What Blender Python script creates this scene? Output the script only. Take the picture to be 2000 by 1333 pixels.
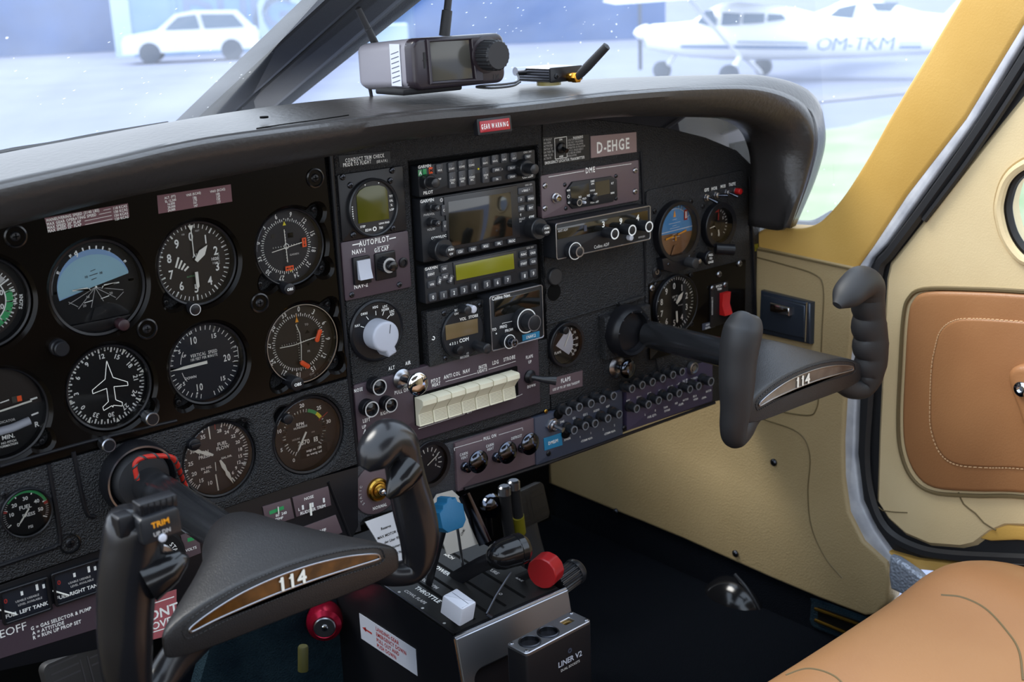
import bpy, bmesh, math, random
import numpy as np
from mathutils import Vector, Matrix
from mathutils.geometry import tessellate_polygon

for o in list(bpy.data.objects):
    bpy.data.objects.remove(o)
SC = bpy.context.scene
COL = SC.collection
random.seed(7)
pi = math.pi

# ------------------------------------------------------------------ camera
CAM_F = 2397.33                      # focal length in pixels of a 2000 x 1333 frame
_yw, _pt, _rl = .683836, .278137, .0402062
CAM_C = np.array([-.51294, -1.09571, .39955])
_f = np.array([math.sin(_yw)*math.cos(_pt), math.cos(_yw)*math.cos(_pt), -math.sin(_pt)])
_r = np.array([math.cos(_yw), -math.sin(_yw), 0.])
_d = np.cross(_f, _r)
CAM_R = np.array([math.cos(_rl)*_r+math.sin(_rl)*_d, -math.sin(_rl)*_r+math.cos(_rl)*_d, _f])
cam_data = bpy.data.cameras.new('camera')
cam_data.sensor_width = 36.0
cam_data.lens = CAM_F/2000*36.0
cam_data.clip_start = .02
cam_data.clip_end = 500
cam_data.dof.use_dof = True
cam_data.dof.focus_distance = 1.28
cam_data.dof.aperture_fstop = 9.5
cam = bpy.data.objects.new('camera', cam_data)
COL.objects.link(cam)
_m = Matrix(((CAM_R[0][0], -CAM_R[1][0], -CAM_R[2][0], CAM_C[0]),
             (CAM_R[0][1], -CAM_R[1][1], -CAM_R[2][1], CAM_C[1]),
             (CAM_R[0][2], -CAM_R[1][2], -CAM_R[2][2], CAM_C[2]), (0, 0, 0, 1)))
cam.matrix_world = _m
SC.camera = cam

# ------------------------------------------------------------------ world, sun, exposure
world = bpy.data.worlds.new('world')
SC.world = world
world.use_nodes = True
_wn = world.node_tree.nodes; _wl = world.node_tree.links
_bg = _wn['Background']
_tc = _wn.new('ShaderNodeTexCoord'); _sep = _wn.new('ShaderNodeSeparateXYZ')
_cr = _wn.new('ShaderNodeValToRGB')
_wl.new(_tc.outputs['Generated'], _sep.inputs[0]); _wl.new(_sep.outputs['Z'], _cr.inputs['Fac'])
_cr.color_ramp.elements[0].position = 0.0; _cr.color_ramp.elements[0].color = (.88, .93, 1, 1)
_cr.color_ramp.elements[1].position = 0.6; _cr.color_ramp.elements[1].color = (.70, .83, 1, 1)
_wl.new(_cr.outputs[0], _bg.inputs['Color'])
_bg.inputs['Strength'].default_value = 1.9
_sl = bpy.data.lights.new('sun', 'SUN'); _sl.energy = 2.6; _sl.angle = math.radians(25); _sl.color = (1, .95, .86)
sun = bpy.data.objects.new('sun', _sl); COL.objects.link(sun)
sun.rotation_euler = Vector((-.5, .55, 1.1)).to_track_quat('Z', 'Y').to_euler()
vs = SC.view_settings
SC.display_settings.display_device = 'sRGB'
vs.view_transform = 'Standard'; vs.look = 'None'; vs.gamma = 1.0; vs.use_curve_mapping = False
vs.exposure = 0.42

# ------------------------------------------------------------------ geometry of the view: a pixel of the photograph -> a point on a real plane
def ray(x, y): return np.array([(x-1000)/CAM_F, (y-666.5)/CAM_F, 1.]) @ CAM_R
def PY(x, y, Y=0.):
    d = ray(x, y); return Vector(CAM_C+d*(Y-CAM_C[1])/d[1])
def PX(x, y, X):
    d = ray(x, y); return Vector(CAM_C+d*(X-CAM_C[0])/d[0])
def PZ(x, y, Z):
    d = ray(x, y); return Vector(CAM_C+d*(Z-CAM_C[2])/d[2])

# ------------------------------------------------------------------ materials
def lin(c):
    if isinstance(c, str): c = tuple(int(c[i:i+2], 16)/255 for i in (0, 2, 4))
    return tuple((v/12.92 if v <= .04045 else ((v+.055)/1.055)**2.4) for v in c)+(1,)
MATS = {}
def mat(name, col='808080', rough=.5, metal=0., bump=None, coat=0., emit=None, var=None, spec=.5, sheen=0.):
    """bump = (kind, scale, strength, distance); var = (second colour, scale, amount)"""
    m = bpy.data.materials.new(name); MATS[name] = m
    m.use_nodes = True
    n, l = m.node_tree.nodes, m.node_tree.links
    b = n['Principled BSDF']
    c = lin(col) if isinstance(col, str) else tuple(col)+(1,)
    b.inputs['Base Color'].default_value = c
    b.inputs['Roughness'].default_value = rough
    b.inputs['Metallic'].default_value = metal
    b.inputs['Specular IOR Level'].default_value = spec
    if coat: b.inputs['Coat Weight'].default_value = coat; b.inputs['Coat Roughness'].default_value = .06
    if sheen: b.inputs['Sheen Weight'].default_value = sheen
    if emit: b.inputs['Emission Color'].default_value = lin(emit[0]); b.inputs['Emission Strength'].default_value = emit[1]
    tc = None
    if var:
        tc = n.new('ShaderNodeTexCoord'); no = n.new('ShaderNodeTexNoise'); no.inputs['Scale'].default_value = var[1]
        no.inputs['Detail'].default_value = 5
        mx = n.new('ShaderNodeMix'); mx.data_type = 'RGBA'
        rp = n.new('ShaderNodeValToRGB'); rp.color_ramp.elements[0].position = .5-.5*var[2]*.6; rp.color_ramp.elements[1].position = .5+.3*var[2]
        l.new(tc.outputs['Object'], no.inputs['Vector']); l.new(no.outputs['Fac'], rp.inputs[0]); l.new(rp.outputs[0], mx.inputs['Factor'])
        mx.inputs['A'].default_value = c; mx.inputs['B'].default_value = lin(var[0]); l.new(mx.outputs['Result'], b.inputs['Base Color'])
    if bump:
        tc = tc or n.new('ShaderNodeTexCoord'); bp = n.new('ShaderNodeBump')
        if bump[0] == 'noise':
            t = n.new('ShaderNodeTexNoise'); t.inputs['Scale'].default_value = bump[1]; t.inputs['Detail'].default_value = 3; out = t.outputs['Fac']
        elif bump[0] == 'voronoi':
            t = n.new('ShaderNodeTexVoronoi'); t.inputs['Scale'].default_value = bump[1]; out = t.outputs['Distance']
        elif bump[0] == 'wave':
            t = n.new('ShaderNodeTexWave'); t.inputs['Scale'].default_value = bump[1]; t.inputs['Distortion'].default_value = 6; out = t.outputs['Fac']
        l.new(tc.outputs['Object'], t.inputs['Vector']); l.new(out, bp.inputs['Height'])
        bp.inputs['Strength'].default_value = bump[2]; bp.inputs['Distance'].default_value = bump[3]
        l.new(bp.outputs[0], b.inputs['Normal'])
    return m
# dark plastics and paints
mat('wrinkle', (.012, .012, .0135), .40, spec=.5, bump=('noise', 620, 1., .0026))
mat('wrinkle_lit', (.050, .051, .058), .5, bump=('noise', 620, .8, .0012))  # lighter copy of wrinkle: light on the sloped sheet put into colour
mat('gloss_black', (.003, .0025, .002), .18, spec=.16, var=('0e0906', 14, .9))
mat('satin_black', (.008, .008, .010), .34, spec=.35)
mat('matte_black', (.008, .008, .009), .6, spec=.25)
mat('plastic_black', (.016, .017, .020), .3)
mat('shiny_black', (.007, .007, .008), .16)
mat('grip_black', (.010, .010, .012), .24, bump=('noise', 30, .15, .002))
mat('chrome_reflect', '3c434e', .22, metal=.5)  # ashtray chrome, its bluish reflection put into the base colour
mat('seat_leather', 'a0744e', .38, bump=('voronoi', 420, .15, .0006), var=('986c48', 6, .4))
mat('radio_face', (.012, .013, .016), .42, spec=.35)
mat('button_grey', (.045, .048, .056), .4)
mat('deep_black', (.003, .003, .003), .8, spec=.1)
mat('tube_black', (.085, .087, .095), .2, metal=.8)
mat('rubber', (.018, .018, .020), .55)
mat('dial_black', (.007, .007, .008), .5, spec=.2)
mat('dial_brown_sheen', (.022, .016, .013), .5, spec=.3)  # tan cabin reflection in the dial glass painted into the face colour
mat('dial_blue_sheen', (.014, .016, .024), .5, spec=.3)  # bluish window reflection painted into the face colour
# paints and print
mat('placard_violet', '3e374e', .42, bump=('noise', 300, .15, .0005))
mat('knob_plum', '2a151b', .4)
mat('ring_grey', '6e7076', .5)
mat('placard_tan_plum', '8a7474', .42)
mat('placard_plum', '5e4e53', .42, bump=('noise', 300, .15, .0005))
mat('placard_plum_dark', '43363e', .42, bump=('noise', 300, .15, .0005))
mat('placard_maroon', '6a444a', .45)
mat('placard_rose', 'a85a60', .4)
mat('placard_grey', '6a6c74', .4)
mat('placard_black', (.014, .014, .014), .4, spec=.3)
mat('ink', 'f2f2ee', .5)
mat('ink_soft', 'b6b4b2', .5)
mat('ink_black', '141414', .5)
mat('ink_red', 'a02a24', .5)
mat('lum', 'f6f4ea', .45)
mat('sky_ball', '8fb6c4', .4)
mat('ball_blue', '4f93cc', .4)
mat('ball_brown', '8a6242', .4)
mat('orange', 'ff5a20', .45)
mat('yellow', 'e8d82a', .45)
mat('green', '2f9a5a', .45)
mat('green_pale', '5a9a6a', .45)
mat('orange_yellow', 'f2a01c', .45)
mat('dymo_blue', '2478a0', .3)
mat('red_gloss', 'b01c1c', .25)
mat('red_warn', '9c1420', .25)
mat('red_lever', 'a01f22', .3)
mat('red_anod', '9a1030', .22, metal=.7)
mat('blue_lever', '145f86', .45, bump=('noise', 500, .2, .0005))
mat('white_plastic', 'c8cad4', .35)
mat('white_soft', 'b6bac6', .35)
mat('rocker_cream', 'e8e2c8', .45)
mat('lcd_green', '4c4c12', .18)
mat('lcd_olive', '7d7c1c', .2)
mat('lcd_amber', '6d5c40', .2)
mat('screen', (.006, .006, .005), .08, coat=.5)
mat('screen_grey', '4c4a44', .15)
mat('chrome', 'd8dade', .07, metal=1)
mat('chrome_dark', '565b66', .12, metal=1)
mat('steel', 'a8aab0', .28, metal=1, bump=('noise', 200, .1, .0003))
mat('steel_dark', '4a4c52', .35, metal=1)
mat('brass', 'b08a3c', .25, metal=1)
mat('gold', 'd89a3c', .22, metal=1)
mat('alu', 'b4b6bc', .38, metal=1, bump=('noise', 120, .25, .0006))
mat('alu_paint', 'd4d5da', .5, bump=('noise', 90, .2, .001), var=('b4b6be', 30, .5))
# upholstery
mat('glare_leather', (.030, .027, .026), .34, bump=('noise', 160, .35, .0015))
mat('yoke_leather', (.020, .019, .020), .36, bump=('noise', 900, .5, .0008))
mat('leather_tan', 'a4744c', .40, bump=('voronoi', 420, .18, .0006), var=('9c6c46', 6, .4))
mat('thread', 'c8a37a', .7)
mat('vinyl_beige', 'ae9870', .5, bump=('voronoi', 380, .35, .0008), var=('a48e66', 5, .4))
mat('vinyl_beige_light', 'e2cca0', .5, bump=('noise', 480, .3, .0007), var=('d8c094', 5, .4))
mat('vinyl_ochre', 'd6ab5c', .48, bump=('noise', 420, .3, .0007), var=('cca050', 6, .4))
mat('groove', '6a5a3c', .6)
mat('carpet_navy', (.0022, .0034, .006), .95, spec=.08, bump=('noise', 500, 1., .003))
mat('carpet_teal', (.016, .034, .046), .95, spec=.1, bump=('noise', 400, 1., .003), var=('0c1a24', 20, .8))
mat('gap_grey', '5a5557', .8, bump=('noise', 300, .4, .001))
mat('post_paint', (.050, .053, .060), .42, bump=('noise', 600, .3, .0008))
mat('post_texture', (.035, .031, .030), .55, bump=('noise', 700, 1., .002))
mat('headliner', '6e6250', .8)
mat('wood', '6a4218', .15, coat=.5, var=('140a04', 60, 1.))
mat('silver_check', 'a8b0be', .4, metal=.3, bump=('voronoi', 240, .9, .0015))
mat('cable_red', 'b8281c', .5)
mat('wire', (.03, .03, .032), .4)
mat('yellow_band', '7a7216', .5)
mat('yellow_dim', '3a380c', .6)
mat('paper', 'd6d6da', .35)
mat('paper_tan', 'b8b4ac', .5)
mat('clear_gum', 'a89a5a', .3)
# outside
mat('car_white', 'e4e8ee', .35)
mat('car_glass', '5a7088', .15)
mat('tyre', '39465c', .7)
mat('plane_white', 'f4f6f8', .35)
mat('plane_blue', '4a6894', .5)
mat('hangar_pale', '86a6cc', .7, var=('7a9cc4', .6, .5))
mat('hangar_hazy_dark', '4c6ea6', .8, var=('426092', .5, .6))  # shade and haze over the far buildings put into the blue
mat('hangar_letter', 'b4c8dd', .7)
mat('hangar_letter_dim', '7e8fae', .7)

def glass_mat(name, tint=(1, 1, 1), refl=1.0, rough=.01, haze=0., specks=False):
    m = bpy.data.materials.new(name); MATS[name] = m; m.use_nodes = True
    n, l = m.node_tree.nodes, m.node_tree.links
    n.remove(n['Principled BSDF']); out = n['Material Output']
    tr = n.new('ShaderNodeBsdfTransparent'); tr.inputs[0].default_value = tint+(1,)
    gl = n.new('ShaderNodeBsdfGlossy'); gl.inputs['Roughness'].default_value = rough
    fr = n.new('ShaderNodeFresnel'); fr.inputs[0].default_value = 1.45
    mu = n.new('ShaderNodeMath'); mu.operation = 'MULTIPLY'; mu.inputs[1].default_value = refl
    l.new(fr.outputs[0], mu.inputs[0])
    mx = n.new('ShaderNodeMixShader'); l.new(mu.outputs[0], mx.inputs[0]); l.new(tr.outputs[0], mx.inputs[1]); l.new(gl.outputs[0], mx.inputs[2])
    last = mx
    if haze:
        di = n.new('ShaderNodeBsdfTranslucent'); di.inputs[0].default_value = (.92, .96, 1, 1)
        tc = n.new('ShaderNodeTexCoord')
        no = n.new('ShaderNodeTexNoise'); no.inputs['Scale'].default_value = 5.; no.inputs['Detail'].default_value = 6
        l.new(tc.outputs['Object'], no.inputs['Vector'])
        m1 = n.new('ShaderNodeMath'); m1.operation = 'MULTIPLY'; m1.inputs[1].default_value = haze*2; l.new(no.outputs['Fac'], m1.inputs[0])
        fac = m1
        if specks:
            vo = n.new('ShaderNodeTexVoronoi'); vo.inputs['Scale'].default_value = 70
            l.new(tc.outputs['Object'], vo.inputs['Vector'])
            lt = n.new('ShaderNodeMath'); lt.operation = 'LESS_THAN'; lt.inputs[1].default_value = .095; l.new(vo.outputs['Distance'], lt.inputs[0])
            n2 = n.new('ShaderNodeTexNoise'); n2.inputs['Scale'].default_value = 12; l.new(tc.outputs['Object'], n2.inputs['Vector'])
            gt = n.new('ShaderNodeMath'); gt.operation = 'GREATER_THAN'; gt.inputs[1].default_value = .47; l.new(n2.outputs['Fac'], gt.inputs[0])
            mm = n.new('ShaderNodeMath'); mm.operation = 'MULTIPLY'; l.new(lt.outputs[0], mm.inputs[0]); l.new(gt.outputs[0], mm.inputs[1])
            m3 = n.new('ShaderNodeMath'); m3.operation = 'MULTIPLY_ADD'; m3.inputs[1].default_value = .35; l.new(mm.outputs[0], m3.inputs[0]); l.new(m1.outputs[0], m3.inputs[2])
            fac = m3
        mh = n.new('ShaderNodeMixShader'); l.new(fac.outputs[0], mh.inputs[0]); l.new(mx.outputs[0], mh.inputs[1]); l.new(di.outputs[0], mh.inputs[2])
        last = mh
    l.new(last.outputs[0], out.inputs[0])
    return m
glass_mat('dial_glass', refl=1.0, rough=.03)
glass_mat('windscreen', tint=(.97, .985, 1), refl=.5, haze=.10, specks=True)
glass_mat('side_glass', tint=(.95, 1, .97), refl=.5, haze=.05)

# ------------------------------------------------------------------ mesh builder
def rrect(w, h, r=.002, n=4, cx=0, cy=0):
    r = max(1e-5, min(r, w/2-1e-6, h/2-1e-6)); pts = []
    for k, (sx, sy) in enumerate(((1, -1), (1, 1), (-1, 1), (-1, -1))):
        for i in range(n+1):
            a = -pi/2+k*pi/2+i*pi/2/n
            pts.append((cx+sx*(w/2-r)+r*math.cos(a), cy+sy*(h/2-r)+r*math.sin(a)))
    return pts
def circle(r, n=48, cx=0, cy=0, a0=0): return [(cx+r*math.cos(a0+2*pi*i/n), cy+r*math.sin(a0+2*pi*i/n)) for i in range(n)]
def offset_poly(pts, d):
    """move a counter-clockwise outline inwards by d"""
    n = len(pts); out = []
    for i in range(n):
        a, b, c = Vector(pts[i-1][:2]), Vector(pts[i][:2]), Vector(pts[(i+1) % n][:2])
        e1, e2 = (b-a), (c-b)
        if e1.length < 1e-9 or e2.length < 1e-9: out.append(tuple(b)); continue
        e1.normalize(); e2.normalize()
        n1, n2 = Vector((-e1.y, e1.x)), Vector((-e2.y, e2.x))
        m = n1+n2
        if m.length < 1e-6: m = n1
        m.normalize(); k = d/max(.35, m.dot(n1))
        out.append((b.x+m.x*k, b.y+m.y*k))
    return out
def ccw(pts):
    a = sum(pts[i-1][0]*pts[i][1]-pts[i][0]*pts[i-1][1] for i in range(len(pts)))
    return list(pts) if a > 0 else list(pts)[::-1]
def spline(pts, n=8, closed=False):
    P = [Vector(p) if not isinstance(p, (int, float)) else p for p in pts]; out = []; N = len(P)
    rng = range(N if closed else N-1)
    for i in rng:
        p0 = P[(i-1) % N] if closed or i > 0 else P[0]*2-P[1]
        p1, p2 = P[i], P[(i+1) % N]
        p3 = P[(i+2) % N] if closed or i+2 < N else P[-1]*2-P[-2]
        for k in range(n):
            t = k/n
            out.append(.5*((2*p1)+(p2-p0)*t+(2*p0-5*p1+4*p2-p3)*t*t+(3*p1-p0-3*p2+p3)*t**3))
    if not closed: out.append(P[-1].copy())
    return out
GLY = {}
def _font_mesh(s, bold):
    cu = bpy.data.curves.new('t', 'FONT'); cu.body = s; cu.resolution_u = 2; cu.size = 1
    if bold: cu.offset = .022
    ob = bpy.data.objects.new('t', cu); me = bpy.data.meshes.new_from_object(ob)
    v = [(p.co.x, p.co.y) for p in me.vertices]; f = [tuple(q.vertices) for q in me.polygons]
    bpy.data.meshes.remove(me); bpy.data.objects.remove(ob); bpy.data.curves.remove(cu)
    return v, f
def glyph(ch, bold):
    k = (ch, bold)
    if k not in GLY:
        if ch == ' ': GLY[k] = ([], [], .30)
        else:
            v, f = _font_mesh(ch, bold)
            v2, _ = _font_mesh(ch+'l', bold); v1, _ = _font_mesh('l', bold)
            adv = max(p[0] for p in v2)-max(p[0] for p in v1)
            GLY[k] = (v, f, adv)
    return GLY[k]

class MB:
    def __init__(s): s.v = []; s.f = []; s.m = []; s.sm = []; s.mats = []; s.M = Matrix()
    def mi(s, m):
        if m not in s.mats: s.mats.append(m)
        return s.mats.index(m)
    def add(s, vs_, fs, m, smooth=True):
        b = len(s.v); M = s.M
        for p in vs_: s.v.append(M @ Vector((p[0], p[1], p[2] if len(p) > 2 else 0)))
        k = s.mi(m)
        for f in fs: s.f.append([b+i for i in f]); s.m.append(k); s.sm.append(smooth)
        return s
    def at(s, x=0, y=0, z=0, rz=0, rx=0, ry=0, sc=1):
        s.M = Matrix.Translation((x, y, z)) @ Matrix.Rotation(rz, 4, 'Z') @ Matrix.Rotation(ry, 4, 'Y') @ Matrix.Rotation(rx, 4, 'X') @ Matrix.Scale(sc, 4)
        return s
    def loops(s, loops, m, cap0=True, cap1=True, smooth=True, closed=True):
        n = len(loops[0]); vs_ = [p for L in loops for p in L]; fs = []
        for i in range(len(loops)-1):
            for j in range(n if closed else n-1):
                a, b = i*n+j, i*n+(j+1) % n
                fs.append((a, b, b+n, a+n))
        if cap0: fs.append(tuple(range(n))[::-1])
        if cap1: fs.append(tuple(range((len(loops)-1)*n, len(loops)*n)))
        return s.add(vs_, fs, m, smooth)
    def prism(s, pts, z0, z1, m, bev=0., m2=None, n=2):
        pts = ccw(pts)
        L = [[(p[0], p[1], z0) for p in pts]]
        if bev:
            L.append([(p[0], p[1], z1-bev) for p in pts])
            for i in range(1, n+1):
                a = i/n*pi/2; q = offset_poly(pts, bev*(1-math.cos(a)))
                L.append([(p[0], p[1], z1-bev+bev*math.sin(a)) for p in q])
        else: L.append([(p[0], p[1], z1) for p in pts])
        s.loops(L, m, True, m2 is None)
        if m2: s.add(L[-1], [tuple(range(len(pts)))], m2, False)
        return s
    def holed(s, outline, holes, z0, z1, m, bev=.0015, chamf=0.):
        """plate with through holes; holes get a flared rim"""
        outline = ccw(outline); holes = [ccw(h) for h in holes]
        top_o = offset_poly(outline, bev) if bev else outline
        top_h = [offset_poly(h, -chamf) if chamf else h for h in holes]
        polys = [[Vector((p[0], p[1], 0)) for p in top_o]]+[[Vector((p[0], p[1], 0)) for p in h[::-1]] for h in top_h]
        tris = tessellate_polygon(polys); fl = [(p.x, p.y, z1) for q in polys for p in q]
        fs = []
        for t in tris:
            a, b, c = [fl[i] for i in t]
            cr = (b[0]-a[0])*(c[1]-a[1])-(b[1]-a[1])*(c[0]-a[0])
            fs.append(t if cr > 0 else t[::-1])
        s.add(fl, fs, m, False)
        s.loops([[(p[0], p[1], z0) for p in outline], [(p[0], p[1], z1-bev) for p in outline], [(p[0], p[1], z1) for p in top_o]], m, False, False)
        for h, t in zip(holes, top_h):
            s.loops([[(p[0], p[1], z1) for p in t], [(p[0], p[1], z1-chamf) for p in h], [(p[0], p[1], z0) for p in h]], m, False, False)
        return s
    def box(s, cx, cy, cz, w, h, d, m, bev=0.):
        return s.prism(rrect(w, h, max(bev, 1e-4), 2, cx, cy) if bev else [(cx-w/2, cy-h/2), (cx+w/2, cy-h/2), (cx+w/2, cy+h/2), (cx-w/2, cy+h/2)], cz-d/2, cz+d/2, m, bev)
    def flat(s, pts, z, m):
        pts = ccw(pts); return s.add([(p[0], p[1], z) for p in pts], [tuple(range(len(pts)))], m, False)
    def line(s, x0, y0, x1, y1, w, z, m):
        d = Vector((x1-x0, y1-y0)); L = d.length
        if L < 1e-9: return s
        n = Vector((-d.y, d.x))/L*w/2
        return s.add([(x0-n.x, y0-n.y, z), (x1-n.x, y1-n.y, z), (x1+n.x, y1+n.y, z), (x0+n.x, y0+n.y, z)], [(0, 1, 2, 3)], m, False)
    def poly_line(s, pts, w, z, m, closed=False):
        for i in range(len(pts)-(0 if closed else 1)):
            a, b = pts[i], pts[(i+1) % len(pts)]; s.line(a[0], a[1], b[0], b[1], w, z, m)
        return s
    def ring(s, r0, r1, z, m, n=64, cx=0, cy=0, a0=0., a1=2*pi):
        """flat ring or arc; angles clockwise from the top"""
        k = max(2, int(n*(a1-a0)/(2*pi))); vs_ = []
        for i in range(k+1):
            a = a0+(a1-a0)*i/k
            vs_ += [(cx+r0*math.sin(a), cy+r0*math.cos(a), z), (cx+r1*math.sin(a), cy+r1*math.cos(a), z)]
        return s.add(vs_, [(2*i, 2*i+2, 2*i+3, 2*i+1)[::-1] for i in range(k)][::1], m, False)
    def lathe(s, prof, m, n=40, cx=0, cy=0, cap=True):
        """profile of (radius, z) from the bottom outside to the top centre"""
        L = [[(cx+r*math.cos(2*pi*i/n), cy+r*math.sin(2*pi*i/n), z) for i in range(n)] for r, z in prof]
        return s.loops(L, m, cap, cap)
    def cyl(s, r, z0, z1, m, bev=.0006, n=28, cx=0, cy=0):
        return s.lathe([(r, z0), (r, z1-bev), (r-bev*.35, z1-bev*.35), (r-bev, z1)], m, n, cx, cy)
    def ribbed(s, r, z0, z1, m, ribs=24, depth=.0006, bev=.0008, cx=0, cy=0):
        n = ribs*4; L = []
        for rr, z in ((r, z0), (r, z1-bev), (r-bev, z1)):
            L.append([(cx+(rr-(depth if (i % 4) in (2, 3) and z < z1 else 0))*math.cos(2*pi*i/n), cy+(rr-(depth if (i % 4) in (2, 3) and z < z1 else 0))*math.sin(2*pi*i/n), z) for i in range(n)])
        return s.loops(L, m, True, True, smooth=False)
    def tube(s, path, rad, m, n=12, up=(0, 0, 1), cap=True, smooth=True, sq=1.0):
        """rad: number, list, or list of (r_side, r_up); sq<1 squares the section"""
        P = [Vector(p) for p in path]; K = len(P)
        if not isinstance(rad, (list, tuple)): rad = [rad]*K
        up = Vector(up); L = []; ref = None
        for i in range(K):
            t = (P[min(i+1, K-1)]-P[max(i-1, 0)])
            if t.length < 1e-9: t = Vector((0, 0, 1))
            t.normalize()
            if ref is None:
                ref = up-t*up.dot(t)
                if ref.length < 1e-3: ref = Vector((1, 0, 0))-t*t.x
            else: ref = ref-t*ref.dot(t)
            ref.normalize(); sd = t.cross(ref)
            ra, rb = rad[i] if isinstance(rad[i], (list, tuple)) else (rad[i], rad[i])
            ring = []
            for j in range(n):
                a = 2*pi*j/n; c, q = math.cos(a), math.sin(a)
                if sq != 1.0: c = math.copysign(abs(c)**sq, c); q = math.copysign(abs(q)**sq, q)
                ring.append(P[i]+sd*(ra*c)+ref*(rb*q))
            L.append(ring)
        return s.loops(L, m, cap, cap, smooth)
    def text(s, st, x, y, size, m='ink', z=.0003, al='c', rot=0., bold=True, sx=1., va=True):
        """size = capital height"""
        k = size/.70; w = 0; seq = []
        for ch in st:
            g = glyph(ch, bold); seq.append((g, w)); w += g[2]*k*sx
        x0 = -w/2 if al == 'c' else (0 if al == 'l' else -w)
        y0 = -size/2 if va else 0
        c, q = math.cos(rot), math.sin(rot)
        for g, ox in seq:
            if not g[0]: continue
            vv = []
            for px, py in g[0]:
                X, Y = x0+ox+px*k*sx*sx, y0+py*k
                vv.append((x+X*c-Y*q, y+X*q+Y*c, z))
            s.add(vv, g[1], m, False)
        return s
    def screw(s, x, y, z, r=.003, m='steel_dark', dome=True):
        n = 14
        s.lathe([(r, z), (r, z+r*.25), (r*.8, z+r*.5), (r*.35, z+r*.62)], m, n, x, y)
        s.line(x-r*.6, y, x+r*.6, y, r*.25, z+r*.64, 'deep_black'); s.line(x, y-r*.6, x, y+r*.6, r*.25, z+r*.64, 'deep_black')
        return s
    def build(s, name, parent=None, smooth_angle=35, loc=None, rot=None):
        me = bpy.data.meshes.new(name)
        me.from_pydata([tuple(p) for p in s.v], [], s.f); me.update()
        for k in s.mats: me.materials.append(MATS[k])
        me.polygons.foreach_set('material_index', s.m); me.polygons.foreach_set('use_smooth', s.sm)
        try: me.set_sharp_from_angle(angle=math.radians(smooth_angle))
        except Exception: pass
        me.update()
        o = bpy.data.objects.new(name, me); COL.objects.link(o)
        if parent is not None: o.parent = parent
        if loc is not None: o.location = loc
        if rot is not None: o.rotation_euler = rot
        return o

def tag(o, label=None, cat=None, group=None, kind=None):
    if label: o['label'] = label
    if cat: o['category'] = cat
    if group: o['group'] = group
    if kind: o['kind'] = kind
    return o
def struct(name, mb, label=None):
    o = mb.build(name); o['kind'] = 'structure'
    if label: o['label'] = label
    return o
def thing(name, label, cat, loc=(0, 0, 0), rot=(0, 0, 0), group=None):
    o = bpy.data.objects.new(name, None); COL.objects.link(o); o.empty_display_size = .02
    o.location = loc; o.rotation_euler = rot
    return tag(o, label, cat, group)
PANEL_ROT = (pi/2, 0, 0)          # local x right, y up the panel, z out towards the cabin
class Face:
    """a thing mounted on the instrument panel, h metres in front of the datum plane"""
    def __init__(s, name, label, cat, px, py, h=0., group=None):
        s.h = h; w = PY(px, py, -h); s.w = w
        s.o = thing(name, label, cat, (w.x, -h, w.z), PANEL_ROT, group)
    def l(s, px, py, dz=0.):
        w = PY(px, py, -(s.h+dz)); return (w.x-s.w.x, w.z-s.w.z)
    def rect(s, tl, br, dz=0.):
        a, b = s.l(*tl, dz), s.l(*br, dz)
        return ((a[0]+b[0])/2, (a[1]+b[1])/2, abs(b[0]-a[0]), abs(a[1]-b[1]))
    def pts(s, P, dz=0.): return [s.l(*p, dz) for p in P]
    def part(s, name, mb, parent=None, label=None):
        o = mb.build(name, parent or s.o)
        if label: o['label'] = label
        return o
# ------------------------------------------------------------------ the cockpit shell
XW = .83                              # inner face of the right-hand cabin side
FLOOR_Z = -.52

def wall_poly(mb, px, x, th, m, bev=.003):
    """outline traced on the side-wall plane X=x, given real thickness th outwards"""
    P = [PX(a, b, x) for a, b in px]
    pts = [(-p.y, p.z) for p in P]      # seen from inside: local x = -Y, local y = Z, local z = -X
    mb.M = Matrix(((0, 0, -1, x), (-1, 0, 0, 0), (0, 1, 0, 0), (0, 0, 0, 1)))
    mb.prism(pts, -th, 0, m, bev, n=3)
    mb.M = Matrix()
    return mb

def sp2(pts, n=6):
    return [tuple(p) for p in spline([Vector(p) for p in pts], n)]

# side wall: ochre windscreen pillar and sill
pillar_l = sp2([(1466, 500), (1467, 470), (1487, 449), (1525, 446), (1563, 447), (1594, 437), (1620, 414), (1651, 376), (1696, 304), (1746, 213), (1810, 106), (1873, 0), (1960, -140), (2090, -350)], 4)
mb = MB(); wall_poly(mb, pillar_l+[(2260, -350), (2000, 44), (1886, 232), (1772, 380), (1706, 480), (1668, 530), (1660, 545), (1640, 538), (1470, 500)], XW, .035, 'vinyl_ochre', .006)
struct('trim_1', mb)
# beige kick panel below the sill
low = [(1469, 486), (1475, 482), (1662, 521), (1673, 526), (1666, 600), (1662, 666), (1653, 740), (1650, 792), (1646, 860), (1647, 932), (1657, 1002), (1685, 1058), (1731, 1100), (1736, 1128), (1732, 1177), (1710, 1202), (1689, 1204), (1600, 1170), (1500, 1128), (1330, 1052), (1100, 957), (1020, 925), (960, 700), (1200, 420), (1400, 470)]
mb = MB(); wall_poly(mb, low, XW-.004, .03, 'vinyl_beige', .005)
def groove(mb, px, x, w, m='groove', closed=False, n=5):
    P = [PX(a, b, x) for a, b in px]; P = spline(P, n)
    mb.tube(P, w, m, 6, up=(1, 0, 0))
kp = struct('wall_right', mb)
mb = MB()
groove(mb, [(1475, 487), (1560, 504), (1670, 528)], XW-.0048, .0016)
struct('trim_2', mb)
mb = MB()
groove(mb, [(1478, 503), (1530, 517), (1590, 536), (1608, 562), (1606, 640), (1600, 760), (1594, 800), (1575, 812), (1500, 800)], XW-.0042, .0011)
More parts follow.
